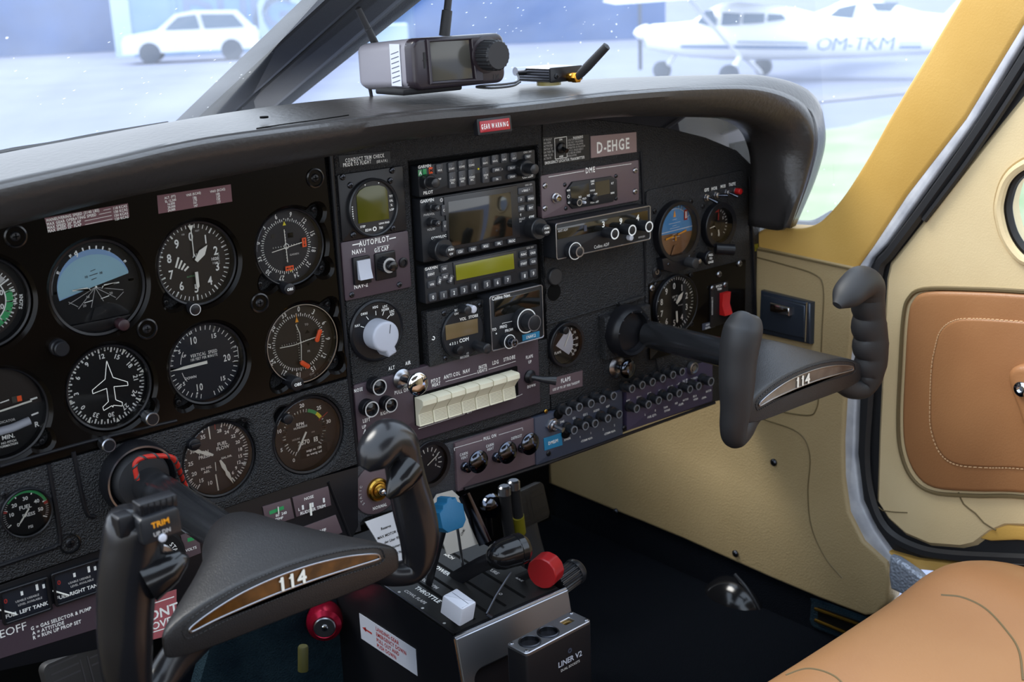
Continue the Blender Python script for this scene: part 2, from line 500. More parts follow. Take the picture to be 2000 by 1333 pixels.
groove(mb, [(1492, 820), (1560, 846), (1582, 890), (1578, 960), (1585, 1030), (1612, 1090), (1645, 1130)], XW-.0042, .0011)
struct('trim_3', mb)
for k, (a, b) in enumerate([(1511, 904), (1436, 1082), (1203, 1000)]):
    P = PX(a, b, XW-.006); mb = MB(); mb.lathe([(.0055, -.001), (.0055, .001), (.0035, .0028), (.001, .003)], 'steel_dark', 16); mb.cyl(.002, .002, .0036, 'deep_black', .0003, 8)
    o = mb.build('trim_screw', loc=P, rot=(0, -pi/2, 0))
    tag(o, ['dark screw in middle of the beige kick panel below right yoke', 'dark screw low on the beige kick panel, near its lower edge above the black dome', 'dark screw at far forward end of the beige kick panel beside the pedals'][k], 'screw')
# door frame: pale metal strip, black seal
strip = [(2260, -360), (2000, 44), (1886, 232), (1772, 380), (1706, 480), (1673, 526), (1666, 600), (1660, 666), (1653, 740), (1648, 792), (1645, 860), (1645, 932), (1656, 1002), (1684, 1058), (1731, 1100), (1745, 1112), (1756, 1098), (1738, 1082), (1706, 1037), (1679, 981), (1668, 890), (1672, 778), (1683, 631), (1692, 526), (1702, 505), (1732, 475), (1810, 365), (1909, 228), (2000, 75), (2270, -320)]
mb = MB(); wall_poly(mb, strip, XW+.002, .02, 'alu_paint', .003); struct('trim_4', mb)
seal = [(2270, -320), (2000, 75), (1909, 228), (1810, 365), (1732, 475), (1702, 505), (1692, 526), (1683, 631), (1672, 778), (1668, 890), (1679, 981), (1706, 1037), (1738, 1082), (1775, 1100), (1850, 1112), (2010, 1125), (2110, 1130), (2110, 1000), (2010, 1000), (1860, 1040), (1770, 1000), (1745, 900), (1760, 560), (1800, 480), (1920, 320), (2030, 190), (2310, -200)]
mb = MB(); wall_poly(mb, [(p[0], p[1]) for p in seal], XW+.012, .012, 'rubber', .002); struct('trim_5', mb)
mb = MB()
groove(mb, [(2110, -60), (2000, 118), (1900, 272), (1800, 412), (1740, 492), (1716, 528), (1706, 640), (1696, 780), (1690, 900), (1704, 985), (1735, 1040), (1790, 1072), (1860, 1086), (2010, 1094), (2110, 1100)], XW+.004, .0075, 'rubber')
groove(mb, [(2110, -30), (2000, 150), (1893, 312), (1805, 430)], XW+.002, .004, 'rubber')
struct('trim_6', mb)
mb = MB(); wall_poly(mb, [(1712, 1062), (1740, 1080), (1790, 1094), (1880, 1104), (1880, 1122), (1790, 1113), (1745, 1103)], XW+.003, .01, 'vinyl_ochre', .002); struct('trim_7', mb)
# the door
XD = XW+.006
door = thing('cabin_door', 'beige cabin door with tan leather panel and a torn lower corner', 'door', tuple(PX(1860, 1060, XD)))
def dpart(name, mb, parent=door, label=None):
    o = mb.build(name); o.parent = parent; o.matrix_parent_inverse = Matrix.Translation(-Vector(door.location)) if parent is door else Matrix()
    if label: o['label'] = label
    return o
dl = [(2310, -230), (2000, 182), (1886, 323), (1763, 480), (1735, 514), (1728, 545), (1720, 700), (1713, 848), (1709, 981), (1731, 1016), (1766, 1048), (1815, 1069), (1878, 1074), (1905, 1068), (1935, 1045), (1965, 1032), (2010, 1033), (2310, 1044)]
P = [PX(a, b, XD) for a, b in dl]
win_px = [(2062, 300), (2000, 322), (1968, 350), (1954, 390), (1953, 420), (1964, 462), (1985, 495), (2010, 512), (2070, 520), (2120, 480), (2130, 400), (2110, 330)]
W_ = [PX(a, b, XD) for a, b in win_px]
mb = MB(); mb.M = Matrix(((0, 0, -1, XD), (-1, 0, 0, 0), (0, 1, 0, 0), (0, 0, 0, 1)))
wh = [tuple(p) for p in spline([Vector((-p.y, p.z)) for p in W_], 5, True)]
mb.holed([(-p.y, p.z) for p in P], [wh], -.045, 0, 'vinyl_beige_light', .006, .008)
dpart('door_lining', mb)
mb = MB(); c = Vector(wh[0])*0
for q in wh: c += Vector(q)/len(wh)
ringpts = [Vector((XD-.001, -q[0], q[1])) for q in wh]
mb.tube(ringpts+ringpts[:2], .0055, 'vinyl_beige_light', 8, up=(1, 0, 0), cap=False)
rim2 = [Vector((XD+.012, -(c.x+(q[0]-c.x)*.90), c.y+(q[1]-c.y)*.90)) for q in wh]
mb.tube(rim2+rim2[:2], .005, 'rubber', 8, up=(1, 0, 0), cap=False)
dpart('window_rim', mb)
mb = MB(); mb.add([(XD+.014, -(c.x+(q[0]-c.x)*.93), c.y+(q[1]-c.y)*.93) for q in wh], [tuple(range(len(wh)))], 'side_glass', False)
dpart('window_glass', mb)
# leather panel on the door
pad = sp2([(2130, 990), (2000, 966), (1900, 963), (1822, 956), (1785, 928), (1765, 880), (1760, 820), (1764, 720), (1770, 624), (1780, 588), (1808, 571), (1900, 571), (2000, 576), (2130, 588)], 4)
mb = MB(); wall_poly(mb, pad, XD-.007, .008, 'leather_tan', .006)
pd = dpart('leather_panel', mb)
mb = MB(); groove(mb, [(2130, 1001), (2000, 972), (1900, 969), (1820, 962), (1780, 933), (1759, 882), (1754, 820), (1758, 720), (1764, 622), (1775, 583), (1806, 565), (1900, 565), (2000, 570), (2130, 582)], XD-.002, .0028, 'groove')
dpart('panel_piping', mb)
inner = sp2([(2130, 938), (2000, 917), (1920, 914), (1866, 908), (1835, 885), (1818, 840), (1816, 792), (1819, 720), (1826, 680), (1836, 648), (1860, 628), (1899, 623), (2000, 629), (2130, 640)], 6)
q3 = [PX(a, b, XD-.0078) for a, b in inner]; mb = MB(); acc = 0
for i in range(len(q3)-1):
    a, b = q3[i], q3[i+1]; L = (b-a).length; n = max(1, round(L/.0052))
    for k in range(n):
        mb.tube([a.lerp(b, (k+.15)/n), a.lerp(b, (k+.78)/n)], .0009, 'thread', 5, up=(1, 0, 0))
st = dpart('stitching', mb); tag(st, kind='stuff')
inp = [(p[0]+5 if p[0] < 1950 else p[0], p[1]) for p in inner]
mb = MB(); wall_poly(mb, inner, XD-.0095, .003, 'leather_tan', .0035)
dpart('leather_inset', mb)
mb = MB(); wall_poly(mb, sp2([(2100, 900), (2040, 872), (2004, 850), (1985, 800), (1970, 760), (1966, 735), (1975, 720), (2000, 715), (2060, 722), (2110, 745)], 4), XD-.024, .016, 'leather_tan', .008)
h_ = dpart('armrest', mb)
P = PX(1996, 760, XD-.026); mb = MB(); mb.M = Matrix.Translation(P) @ Matrix.Rotation(-pi/2, 4, 'Y'); mb.lathe([(.009, 0), (.009, .003), (.006, .005), (.004, .005), (.004, .002)], 'chrome', 20)
dpart('bolt', mb)
mb = MB(); groove(mb, [(1872, 962), (1882, 985), (1905, 1003), (1922, 1022), (1945, 1036)], XD-.0005, .0011, 'groove', n=2)
groove(mb, [(1709, 981), (1724, 998), (1772, 1002)], XD-.0005, .0008, 'groove', n=2)
dpart('tear', mb)
mb = MB(); wall_poly(mb, [(1912, 1052), (1935, 1036), (1968, 1026), (2005, 1030), (2080, 1040), (2080, 1062), (1985, 1056), (1935, 1058)], XD+.001, .004, 'vinyl_ochre', .002)
dpart('torn_flap', mb)
# woven silver piece at the foot of the door post
mb = MB(); wall_poly(mb, [(1736, 1088), (1752, 1094), (1790, 1120), (1830, 1160), (1820, 1176), (1780, 1172), (1738, 1152), (1734, 1125)], XW-.012, .012, 'silver_check', .005)
o = mb.build('scuff_guard'); tag(o, 'silver woven chequered guard at the foot of the door frame', 'guard')
# outboard skin of the cabin aft of and above the door (seen in reflections) and the left side
def wall_box(name, x0, x1, y0, y1, z0, z1, m):
    mb = MB(); mb.box((x0+x1)/2, (y0+y1)/2, (z0+z1)/2, x1-x0, y1-y0, z1-z0, m); return struct(name, mb)
wall_box('wall_aft', -.62, .95, -3.0, -2.95, FLOOR_Z, .18, 'headliner')  # unseen; top cut low so daylight from behind reaches the panel
wall_box('wall_right_aft', XW+.06, XW+.10, -3.0, -.75, FLOOR_Z, .10, 'vinyl_beige')
wall_box('wall_left', -.66, -.62, -3.0, .75, FLOOR_Z, .02, 'vinyl_beige')
mb = MB(); mb.M = Matrix(((1, 0, 0, .15), (0, 1, 0, 0), (0, 0, 1, 0), (0, 0, 0, 1)))
L = []
for y in (-3.0, -2.0, -1.0):
    z = .78
    L.append([(-.62, y, z-.14), (-.45, y, z-.03), (0, y, z), (.45, y, z-.03), (.62, y, z-.14), (.62, y, z-.10), (0, y, z+.04), (-.62, y, z-.10)])
mb.loops(L, 'headliner'); struct('ceiling', mb)
# floor, bulkhead ahead of the pedals
mb = MB(); mb.box(.12, -1.0, FLOOR_Z-.02, 1.56, 4.2, .04, 'carpet_navy'); struct('floor', mb)
mb = MB(); mb.box(.12, .475, -.20, 1.40, .05, .68, 'deep_black'); struct('wall_front', mb)
# carpeted lower side below the kick panel
mb = MB(); wall_poly(mb, [(1000, 880), (1330, 1035), (1700, 1195), (1790, 1170), (2050, 1240), (2300, 1500), (1500, 1500), (900, 1200)], XW+.004, .02, 'carpet_navy'); struct('baseboard_right', mb)

# ------------------------------------------------------------------ glareshield
inner_c = [(-150, 474), (0, 438), (200, 387), (400, 345), (640, 298), (800, 265), (1000, 243), (1200, 222), (1350, 221), (1440, 227), (1500, 249), (1524, 290), (1531, 350), (1524, 450)]
mid_c = [(-150, 438), (0, 400), (200, 352), (400, 306), (640, 268), (800, 243), (1000, 223), (1200, 202), (1360, 195), (1475, 198), (1535, 226), (1558, 280), (1556, 350), (1532, 448)]
crest_c = [(-150, 402), (0, 366), (200, 322), (400, 277), (640, 245), (800, 226), (1000, 209), (1200, 186), (1370, 173), (1490, 174), (1566, 205), (1590, 265), (1577, 340), (1539, 444)]
outer_c = [(-150, 352), (0, 314), (190, 277), (370, 243), (560, 214), (740, 195), (1000, 174), (1200, 159), (1370, 153), (1490, 154), (1578, 184), (1603, 258), (1588, 335), (1545, 436)]
def gl_surface():
    K = 70; rows = []
    def PG(x, y, Y, lim):
        p = PY(x, y, Y)
        return p if p.x < lim else PX(x, y, lim)
    A = spline([PG(x, y, -.075, .785) for x, y in inner_c], 6); B = spline([PG(cx_+(ix_-cx_)*.22, cy_+(iy_-cy_)*.22, -.100, .800) for (cx_, cy_), (ix_, iy_) in zip(crest_c, inner_c)], 6)
    Cc = spline([PG(x, y, -.090, .812) for x, y in crest_c], 6); D0 = []
    for (x, y), (cx_, cy_) in zip(outer_c, crest_c):
        c_ = PG(cx_, cy_, -.090, .812); p = PZ(x, y, c_.z+.006)
        D0.append(p if x < 1450 and -.06 < p.y < .30 else PY(x, y, c_.y+.035))
    D = spline(D0, 6)
    n = len(A); loops = []
    for i in range(n):
        a, b, c, d = A[i], B[i], Cc[i], D[i]
        nrm = (d-a); nrm.y = 0; nrm = nrm.normalized() if nrm.length > 1e-6 else Vector((0, 0, 1))
        back0 = a+Vector((0, .055, 0))+nrm*.004           # underside meets the panel
        back1 = a+Vector((0, .14, 0))+nrm*.03
        t = i/(n-1)
        wdt = (d-a).length
        up = max(0., 1-max(0., t-.70)/.12)                  # the right end turns down to the sill: no deck behind it
        # deck runs forward to the windscreen, slightly falling
        e = d+Vector((0, .08, -.012)) if up > 0 else d+Vector((0, .06, 0))-nrm*.012
        g = d+Vector((0, .20, -.05))
        if up <= 0: g = d+Vector((0, .09, 0))-nrm*.03
        prof = spline([back0, a, b, c-(c-b)*.04, c+(d-c)*.04+nrm*.0015, d, e, g], 4)
        loops.append(prof)
    return loops
gm = MB(); GL = gl_surface(); m_ = len(GL[0])
vs_ = [p for L in GL for p in L]; fs = []
for i in range(len(GL)-1):
    for j in range(m_-1):
        a = i*m_+j; fs.append((a, a+1, a+1+m_, a+m_))
gm.add(vs_, fs, 'glare_leather')
glare = thing('glareshield', 'black padded glareshield curving over the top of the instrument panel', 'glareshield', tuple(PY(740, 240, -.09)))
go = gm.build('pad'); go.parent = glare; go.matrix_parent_inverse = Matrix.Translation(-Vector(glare.location))
md = go.modifiers.new('thickness', 'SOLIDIFY'); md.thickness = .004; md.offset = -1
for nm, pp in (('hole', (516, 231)), ('pin', (979, 207))):
    P = PY(pp[0], pp[1], -.07); mb = MB()
    mb.lathe([(.004 if nm == 'hole' else .0022, -.001), (.004 if nm == 'hole' else .0022, .0008), (.001, .001)], 'deep_black', 14)
    o = mb.build(nm, glare, loc=P-Vector(glare.location)+Vector((0, 0, .001)))
mb = MB()
mb.tube([PY(x, y, -.0905)+Vector((0, -.001, .0005)) for x, y in [(500, 252), (560, 243), (620, 235), (680, 226)]], .0006, 'deep_black', 5)
o = mb.build('crease'); o.parent = glare; o.matrix_parent_inverse = Matrix.Translation(-Vector(glare.location))
# grey sheet standing in for the daylit space between panel top and glareshield
mb = MB(); Pp = [(1050, 226), (1250, 215), (1420, 216), (1512, 228), (1525, 262), (1515, 292), (1385, 325), (1050, 300)]
q = [PY(a, b, .10) for a, b in Pp]; mb.M = Matrix(((1, 0, 0, 0), (0, 0, -1, .10), (0, 1, 0, 0), (0, 0, 0, 1)))
mb.prism([(p.x, p.z) for p in q], -.01, 0, 'gap_grey', .001)
mb.M = Matrix(); mb.tube([PY(1290, 258, .09), PY(1365, 205, .09)], .0035, 'gap_grey', 6)
o = mb.build('gap_backing'); tag(o, 'grey fabric lining visible in the gap above the right panel', 'lining')
# windscreen seal at far left and right corner
mb = MB(); mb.tube(spline([PY(x, y, .12) for x, y in [(-150, 350), (0, 308), (100, 291), (198, 272), (330, 250)]], 4), .007, 'rubber', 8); struct('trim_8', mb)
mb = MB(); mb.tube(spline([PY(x, y, .0) for x, y in [(1535, 436), (1560, 438), (1590, 437), (1625, 418)]], 4), .006, 'steel_dark', 8); struct('trim_9', mb)

# ------------------------------------------------------------------ windscreen centre post
def lerp2(a, b, t): return (a[0]+(b[0]-a[0])*t, a[1]+(b[1]-a[1])*t)
rows = [((370, 245), (640, -5), 0), ((380, 241), (651, -5), -.003), ((432, 238), (701, -5), -.004), ((441, 234), (710, -5), .001), ((450, 232), (719, -5), -.004), ((518, 221), (780, -5), -.005), ((527, 218), (790, -5), .0), ((530, 217), (797, -5), .02), ((556, 214), (829, -5), .035)]
L0, L1 = [], []
for a, b, dy in rows:
    a2, b2 = lerp2(a, b, -.12), lerp2(a, b, 1.35)
    L0.append(PY(a2[0], a2[1], .47+dy+.044)); L1.append(PY(b2[0], b2[1], .08-.13+dy))
L1 = [a+(b-a)*1.6 for a, b in zip(L0, L1)]
bk = [p+Vector((.0, .05, .0)) for p in (L0[-1], L0[0])]; bk1 = [p+Vector((0, .05, 0)) for p in (L1[-1], L1[0])]
mb = MB()
A_, B_ = L0+bk, L1+bk1; n = len(A_)
for i in range(n):
    j = (i+1) % n
    mb.add([A_[i], A_[j], B_[j], B_[i]], [(0, 1, 2, 3)], 'post_texture' if i in (6, 7) else 'post_paint', False)
struct('trim_10', mb)
# windscreen glass, two raked panes meeting at the post
Pm0 = PY(470, 232, .60); Pm1 = PY(790, -90, .02)
def pane(name, pts):
    mb = MB(); mb.add(pts, [tuple(range(len(pts)))], 'windscreen', False); o = struct(name, mb); return o
lb = PY(-250, 380, .30)
ax = (Pm1-Pm0)
pane('window_1', [Pm0+Vector((0, .02, -.05)), Pm1+ax*.3+Vector((0, .02, 0)), Vector((-.75, -.30, .62)), Vector((-.78, .16, .12)), Vector((-.45, .33, .14))])
pane('window_2', [Pm0+Vector((0, .02, -.05)), Vector((.60, .50, .16)), Vector((.88, .30, .08)), Vector((.90, -.02, -.02)), Vector((.88, -.32, .40)), Vector((.86, -.30, .62)), Pm1+ax*.3+Vector((0, .02, 0))])
# ------------------------------------------------------------------ the instrument panel itself
PM = Matrix(((1, 0, 0, 0), (0, 0, -1, 0), (0, 1, 0, 0), (0, 0, 0, 1)))
panel = thing('instrument_panel', 'wide black instrument panel under the padded glareshield, carrying all dials', 'instrument panel', (0, 0, 0), PANEL_ROT)
def XZ(px, py, h=0.): p = PY(px, py, -h); return (p.x, p.z)
def XZs(P, h=0.): return [XZ(a, b, h) for a, b in P]
HF = .014                                  # the front plates stand this far out from the dial faces
mb = MB()
mb.prism(XZs([(-150, 1340), (-150, 360), (640, 285), (1000, 225), (1190, 238), (1300, 250), (1380, 270), (1440, 295), (1480, 333), (1486, 480), (1489, 560), (1482, 640), (1478, 765), (1395, 786), (1233, 840), (1061, 905), (907, 952), (860, 968), (700, 1030), (690, 1050), (360, 1205), (335, 1240)]), -.03, -.0005, 'wrinkle', .001)
mb.build('back_plate', panel)
def vrad(px, yt, yb, h=0.): return (XZ(px, yt, h)[1]-XZ(px, yb, h)[1])/2
C_ASI = (-.2138, .158); C_AI = XZ(184, 559); C_ALT = (-.0130, .1589); C_C1 = (.0884, .1585)
C_TC = (-.2145, .0565); C_HI = (-.1138, .0574); C_VSI = (-.0139, .0584); C_C2 = (.0928, .0560)
C_MAN = XZ(420, 893); C_TAC = (.0898, -.0438)
def lobes(c, r, l, angs, lr=.010):
    """hole outline: a circle with rounded mounting ears"""
    out = []
    for i in range(96):
        a = 2*pi*i/96; R = r
        for g in angs:
            d = abs((a-math.radians(g)+pi) % (2*pi)-pi)
            if d*r < lr: R = max(R, r+l*math.cos(d*r/lr*pi/2)**.6)
        out.append((c[0]+R*math.cos(a), c[1]+R*math.sin(a)))
    return out
mb = MB()
fo = XZs([(-150, 352), (634, 292), (680, 737), (-150, 975)], HF)
holes = [lobes(C_ASI, .0425, 0, []), lobes(C_AI, .0455, 0, []), lobes(C_ALT, .0420, .010, [225]), lobes(C_C1, .0405, .013, [45, -38, 225]), lobes(C_TC, .0425, .012, [-45]), lobes(C_HI, .0425, .008, [-40]), lobes(C_VSI, .0420, .010, [225]), lobes(C_C2, .0435, .013, [45, -38, 225])]
mb.holed(fo, [h for h in holes], 0, HF, 'gloss_black', .0015, .003)
mb.build('flight_panel', panel)
mb = MB()
eo = XZs([(-150, 978), (680, 741), (699, 908), (-150, 1192)], HF)
mb.holed(eo, [lobes(C_MAN, .0405, .006, [45]), lobes(C_TAC, .0435, .008, [135])], 0, HF, 'wrinkle', .0012, .003)
mb.build('engine_panel', panel)
# ridges of the moulded left part
mb = MB(); mb.M = PM.copy()
mb.M = Matrix()
def prt(mb, P, r, m, h, n=4, up=(0, 0, 1)):
    q = [Vector((*XZ(a, b, h), h)) for a, b in P]; mb.tube(spline(q, n) if len(q) > 2 else q, r, m, 8, up)
prt(mb, [(95, 907), (117, 1047), (110, 1066), (90, 1075), (-20, 1112)], .0022, 'satin_black', HF)
prt(mb, [(143, 883), (167, 996), (185, 1010)], .0022, 'satin_black', HF)
prt(mb, [(0, 912), (90, 886), (200, 856), (345, 822)], .0016, 'satin_black', HF)
mb.build('ridge', panel)
# lower left strip
HL = .010
mb = MB(); mb.prism(XZs([(-150, 1196), (520, 962), (700, 912), (700, 1030), (690, 1050), (360, 1200), (335, 1238), (-150, 1345)], HL), 0, HL, 'satin_black', .001); mb.build('lower_strip', panel)
# centre sheet with cut-out for the radios
HC = .008
mb = MB()
mb.holed(XZs([(644, 296), (800, 262), (1058, 224), (1076, 800), (1036, 815), (702, 908)], HC), [XZs([(798, 316), (1051, 284), (1070, 662), (822, 727)], HC)], 0, HC, 'wrinkle', .0015, .0015)
mb.build('centre_panel', panel)
mb = MB(); mb.prism(XZs([(798, 314), (1053, 280), (1072, 668), (822, 730)], 0), -.0004, .0008, 'deep_black'); mb.build('radio_recess', panel)
# lower sheet, built flat; light on its slope put into a lighter grey
HG = .004
mb = MB(); mb.prism(XZs([(648, 937), (702, 911), (880, 864), (1040, 817), (1060, 905), (907, 952), (893, 958), (887, 972), (870, 969), (714, 1012), (704, 1022), (706, 1038), (682, 1046)], HG), 0, HG, 'wrinkle_lit', .001); mb.build('lower_sheet', panel)
mb = MB(); prt(mb, [(641, 942), (685, 1052)], .0018, 'satin_black', HL, 2); mb.build('sheet_edge', panel)
# right-hand plate
mb = MB(); mb.prism(XZs([(1060, 224), (1190, 236), (1300, 249), (1380, 269), (1440, 294), (1478, 332), (1484, 480), (1487, 560), (1480, 640), (1472, 688), (1232, 758), (1078, 802), (1062, 560)], HC-.002), 0, HC-.002, 'wrinkle', .002); mb.build('right_panel', panel)
mb = MB(); mb.prism(XZs([(1263, 376), (1270, 371), (1448, 333), (1457, 337), (1460, 345), (1471, 660), (1465, 690), (1290, 742), (1262, 600)], HC+.001), 0, HC+.001, 'wrinkle', .0015); mb.build('right_subpanel', panel)
mb = MB(); prt(mb, [(1252, 296), (1258, 440), (1262, 576), (1262, 610)], .0018, 'satin_black', HC-.001, 2); mb.build('bead', panel)
mb = MB(); prt(mb, [(1066, 635), (1262, 576)], .0014, 'wrinkle', HC-.001, 2); mb.build('bead', panel)
mb = MB(); prt(mb, [(1464, 345), (1474, 560), (1476, 640)], .0022, 'satin_black', HC-.001, 2); mb.build('bead', panel)
mb = MB(); prt(mb, [(645, 300), (680, 737), (700, 908)], .0024, 'satin_black', HF-.002, 2); mb.build('bead', panel)
mb = MB(); prt(mb, [(653, 300), (689, 737), (706, 900)], .0014, 'wrinkle', HC, 2); mb.build('bead', panel)
mb = MB(); mb.line(*XZ(1058, 248, HC), *XZ(1060, 310, HC), .0016, HC+.0002, 'deep_black'); mb.build('panel_seam', panel)
# lower lip rail under the breaker panels
mb = MB(); prt(mb, [(907, 956), (1062, 908), (1235, 845), (1396, 787)], .0022, 'satin_black', .010, 2); mb.build('lower_rail', panel)
mb = MB(); q = [(p.x, p.z) for p in (PY(1440, 282, .03), PY(1540, 262, .03), PY(1552, 452, .03), PY(1440, 470, .03))]; mb.prism(q, -.045, -.035, 'deep_black'); mb.build('dark_gap_plate', panel)  # black plate added to stand in for the dark gap beside the panel
# recessed screw cups of the flight panel
for k, (a, b) in enumerate([(30, 462), (615, 348), (287, 643), (507, 592), (137, 1062)]):
    x, z = XZ(a, b, HF); mb = MB()
    mb.lathe([(.0100, HF-.001), (.0100, HF+.0012), (.0086, HF+.0016), (.0074, HF-.0008), (.0070, HF-.0006), (.001, HF-.0004)], 'shiny_black', 28, x, z)
    mb.screw(x, z, HF-.0008, .0045, 'satin_black'); mb.build('screw_cup', panel)

# ------------------------------------------------------------------ round instruments
class Dial(Face):
    def __init__(s, name, label, cat, c, R, face='dial_black', h=0., px=None, group=None):
        s.h = h; s.w = Vector((c[0], -h, c[1])); s.R = R
        s.o = thing(name, label, cat, tuple(s.w), PANEL_ROT, group)
        s.d = MB(); s.d.flat(circle(R*1.02, 72), .0006, face)
        s.z = .0010
    def tk(s, a0, a1, n, r0, r1, w=.0006, m='ink', skip=None):
        w *= 1.35
        for i in range(n+1):
            if skip and i % skip == 0: continue
            a = math.radians(a0+(a1-a0)*i/n); q, c = math.sin(a), math.cos(a)
            s.d.line(r0*q, r0*c, r1*q, r1*c, w, s.z, m)
    def nm(s, items, r, size, rotate=False, m='ink', bold=True, sx=1.):
        for a, t in items:
            q = math.radians(a); s.d.text(t, r*math.sin(q), r*math.cos(q), size, m, s.z+.0001, rot=-q if rotate else 0, bold=bold, sx=sx)
    def tx(s, t, x, y, size, m='ink', **k): s.d.text(t, x, y, size, m, s.z+.0001, **k)
    def hand(s, name, ang, pts, m='lum', z=.0030, label=None):
        """pts: outline with y along the hand"""
        mb = MB(); mb.M = Matrix.Rotation(-math.radians(ang), 4, 'Z'); mb.prism(pts, z, z+.0007, m); return s.part(name, mb, label=label)
    def finish(s, ring_m='satin_black', ring=(.0000, .0025), gz_=.0085, glass=True, rz=.0095):
        s.part('dial_face', s.d)
        R = s.R; mb = MB()
        mb.lathe([(R+ring[1], .0002), (R+ring[1], rz-.001), (R+ring[1]-.0008, rz), (R+ring[0], rz-.0006), (R-.0002, .0008)], ring_m, 72, cap=False)
        s.part('bezel', mb)
        if glass:
            mb = MB(); mb.lathe([(R, gz_), (R*.98, gz_+.0006), (.001, gz_+.0007)], 'dial_glass', 48, cap=False); mb.add([(0.001*math.cos(2*pi*i/48), .001*math.sin(2*pi*i/48), gz_+.0007) for i in range(48)], [tuple(range(48))], 'dial_glass'); s.part('glass', mb)
    def knob(s, x, y, r, z0, z1, m='plastic_black', cap=None, txt=None, name='knob', label=None):
        mb = MB(); mb.cyl(r, z0, z1, m, .0008, 28, x, y)
        if cap: mb.ring(r*.86, r*.98, z1+.0001, cap, 32, x, y)
        if txt: mb.text(txt, x, y, r*.42, 'ink', z1+.0003)
        return s.part(name, mb, label=label)
    def screws(s, L, r=.0028, z=.002, m='steel_dark'):
        for x, y in L: mb = MB(); mb.screw(x, y, z, r, m); s.part('screw', mb)
def hand_pts(l, w, tail=0., tip=0.): return [(-w/2, -tail), (w/2, -tail), (w/2, l-tip), (0, l), (-w/2, l-tip)]

# airspeed (only its right part in the frame)
D = Dial('airspeed_indicator', 'airspeed dial cut off by the left edge, with green arc and KNOTS lettering', 'dial', C_ASI, .039, 'dial_brown_sheen')
D.d.ring(.0215, .0225, .0011, 'ink', a0=.6, a1=2.9); D.d.ring(.0225, .0285, .0010, 'green', a0=1.35, a1=2.75); D.d.ring(.0225, .0285, .0010, 'ink_soft', a0=.2, a1=1.0)
D.tk(10, 170, 22, .027, .031, .0005); D.tk(20, 160, 7, .0225, .031, .0009)
D.d.ring(.0335, .039, .0011, 'dial_black')
D.nm([(40, '60'), (75, '80'), (115, '20'), (150, '10')], .018, .0045)
for i, ch in enumerate('KNOTS'): q = math.radians(92+i*4.4); D.d.text(ch, .0352*math.sin(q), .0352*math.cos(q), .0030, 'ink', .0014, rot=-q)
for i, ch in enumerate('T.A.S.'): q = math.radians(88+i*3.8); D.d.text(ch, .0307*math.sin(q), .0307*math.cos(q), .0022, 'ink', .0014, rot=-q)
D.finish()
# attitude indicator
D = Dial('attitude_indicator', 'artificial horizon with pale blue upper half tilted over a black lower half', 'dial', C_AI, .0425, 'dial_black')
def clipc(r, a0, a1, n=24): return [(r*math.cos(a0+(a1-a0)*i/n), r*math.sin(a0+(a1-a0)*i/n)) for i in range(n+1)]
t = math.radians(13)
D.d.flat(clipc(.0345, t, pi+t), .0011, 'hangar_pale'); D.d.flat([(x, y*.86) for x, y in clipc(.0342, t, pi+t)], .0013, 'sky_ball')
for a in (-60, -30, 30, 60, -90, 90): D.tk(a, a+.01, 1, .0325, .0375, .0017)
D.tk(-20, 20, 4, .0325, .0375, .0010)
D.z = .0018; D.nm([(-22, '9')], .0345, .005, True, bold=True)
for x0, x1, y in ((-.004, .004, .011), (-.0025, .0025, .015), (-.0025, .0025, .007)): D.d.line(x0, y-.0005, x1, y+.0006, .0006, .002, 'ink_black')
D.tx('10', -.007, .010, .0022, 'ink_black'); D.tx('10', .007, .0115, .0022, 'ink_black')
for xs in (-1, 1):
    for x1, y1 in ((.026, -.010), (.018, -.016), (.006, -.017)): D.d.line(0, .002*0-.001, xs*x1, y1+xs*.002, .0005, .002, 'ink_soft')
    D.d.line(xs*.018, -.016, xs*.026, -.010, .0005, .002, 'ink_soft')
D.d.line(-.012, -.0135, -.004, -.0125, .0007, .002, 'ink'); D.d.line(.004, -.0125, .012, -.011, .0007, .002, 'ink')
D.tx('10', -.008, -.0085, .0022, 'ink_soft'); D.tx('20', -.012, -.016, .0022, 'ink_soft'); D.tx('20', .014, -.009, .0022, 'ink_soft')
mb = MB()
for xs in (-1, 1): mb.prism([(xs*.006, -.0004), (xs*.022, -.0004), (xs*.022, .0008), (xs*.008, .0008), (xs*.005, -.0030)], .004, .0046, 'lum')
mb.lathe([(.0009, .004), (.0009, .005)], 'lum', 10); mb.prism([(-.009, -.031), (.009, -.031), (.0035, -.019), (-.0035, -.019)], .003, .004, 'matte_black')
D.part('aircraft_symbol', mb)
mb = MB(); mb.prism([(-.030, -.0315), (.030, -.0315), (.022, -.041), (0, -.044), (-.022, -.041)], .001, .0060, 'satin_black', .0006); D.part('lower_mask', mb)
D.finish(ring=(.0, .003)); D.knob(.0165, -.0375, .0055, .005, .018, 'knob_plum', label='dark red knob')
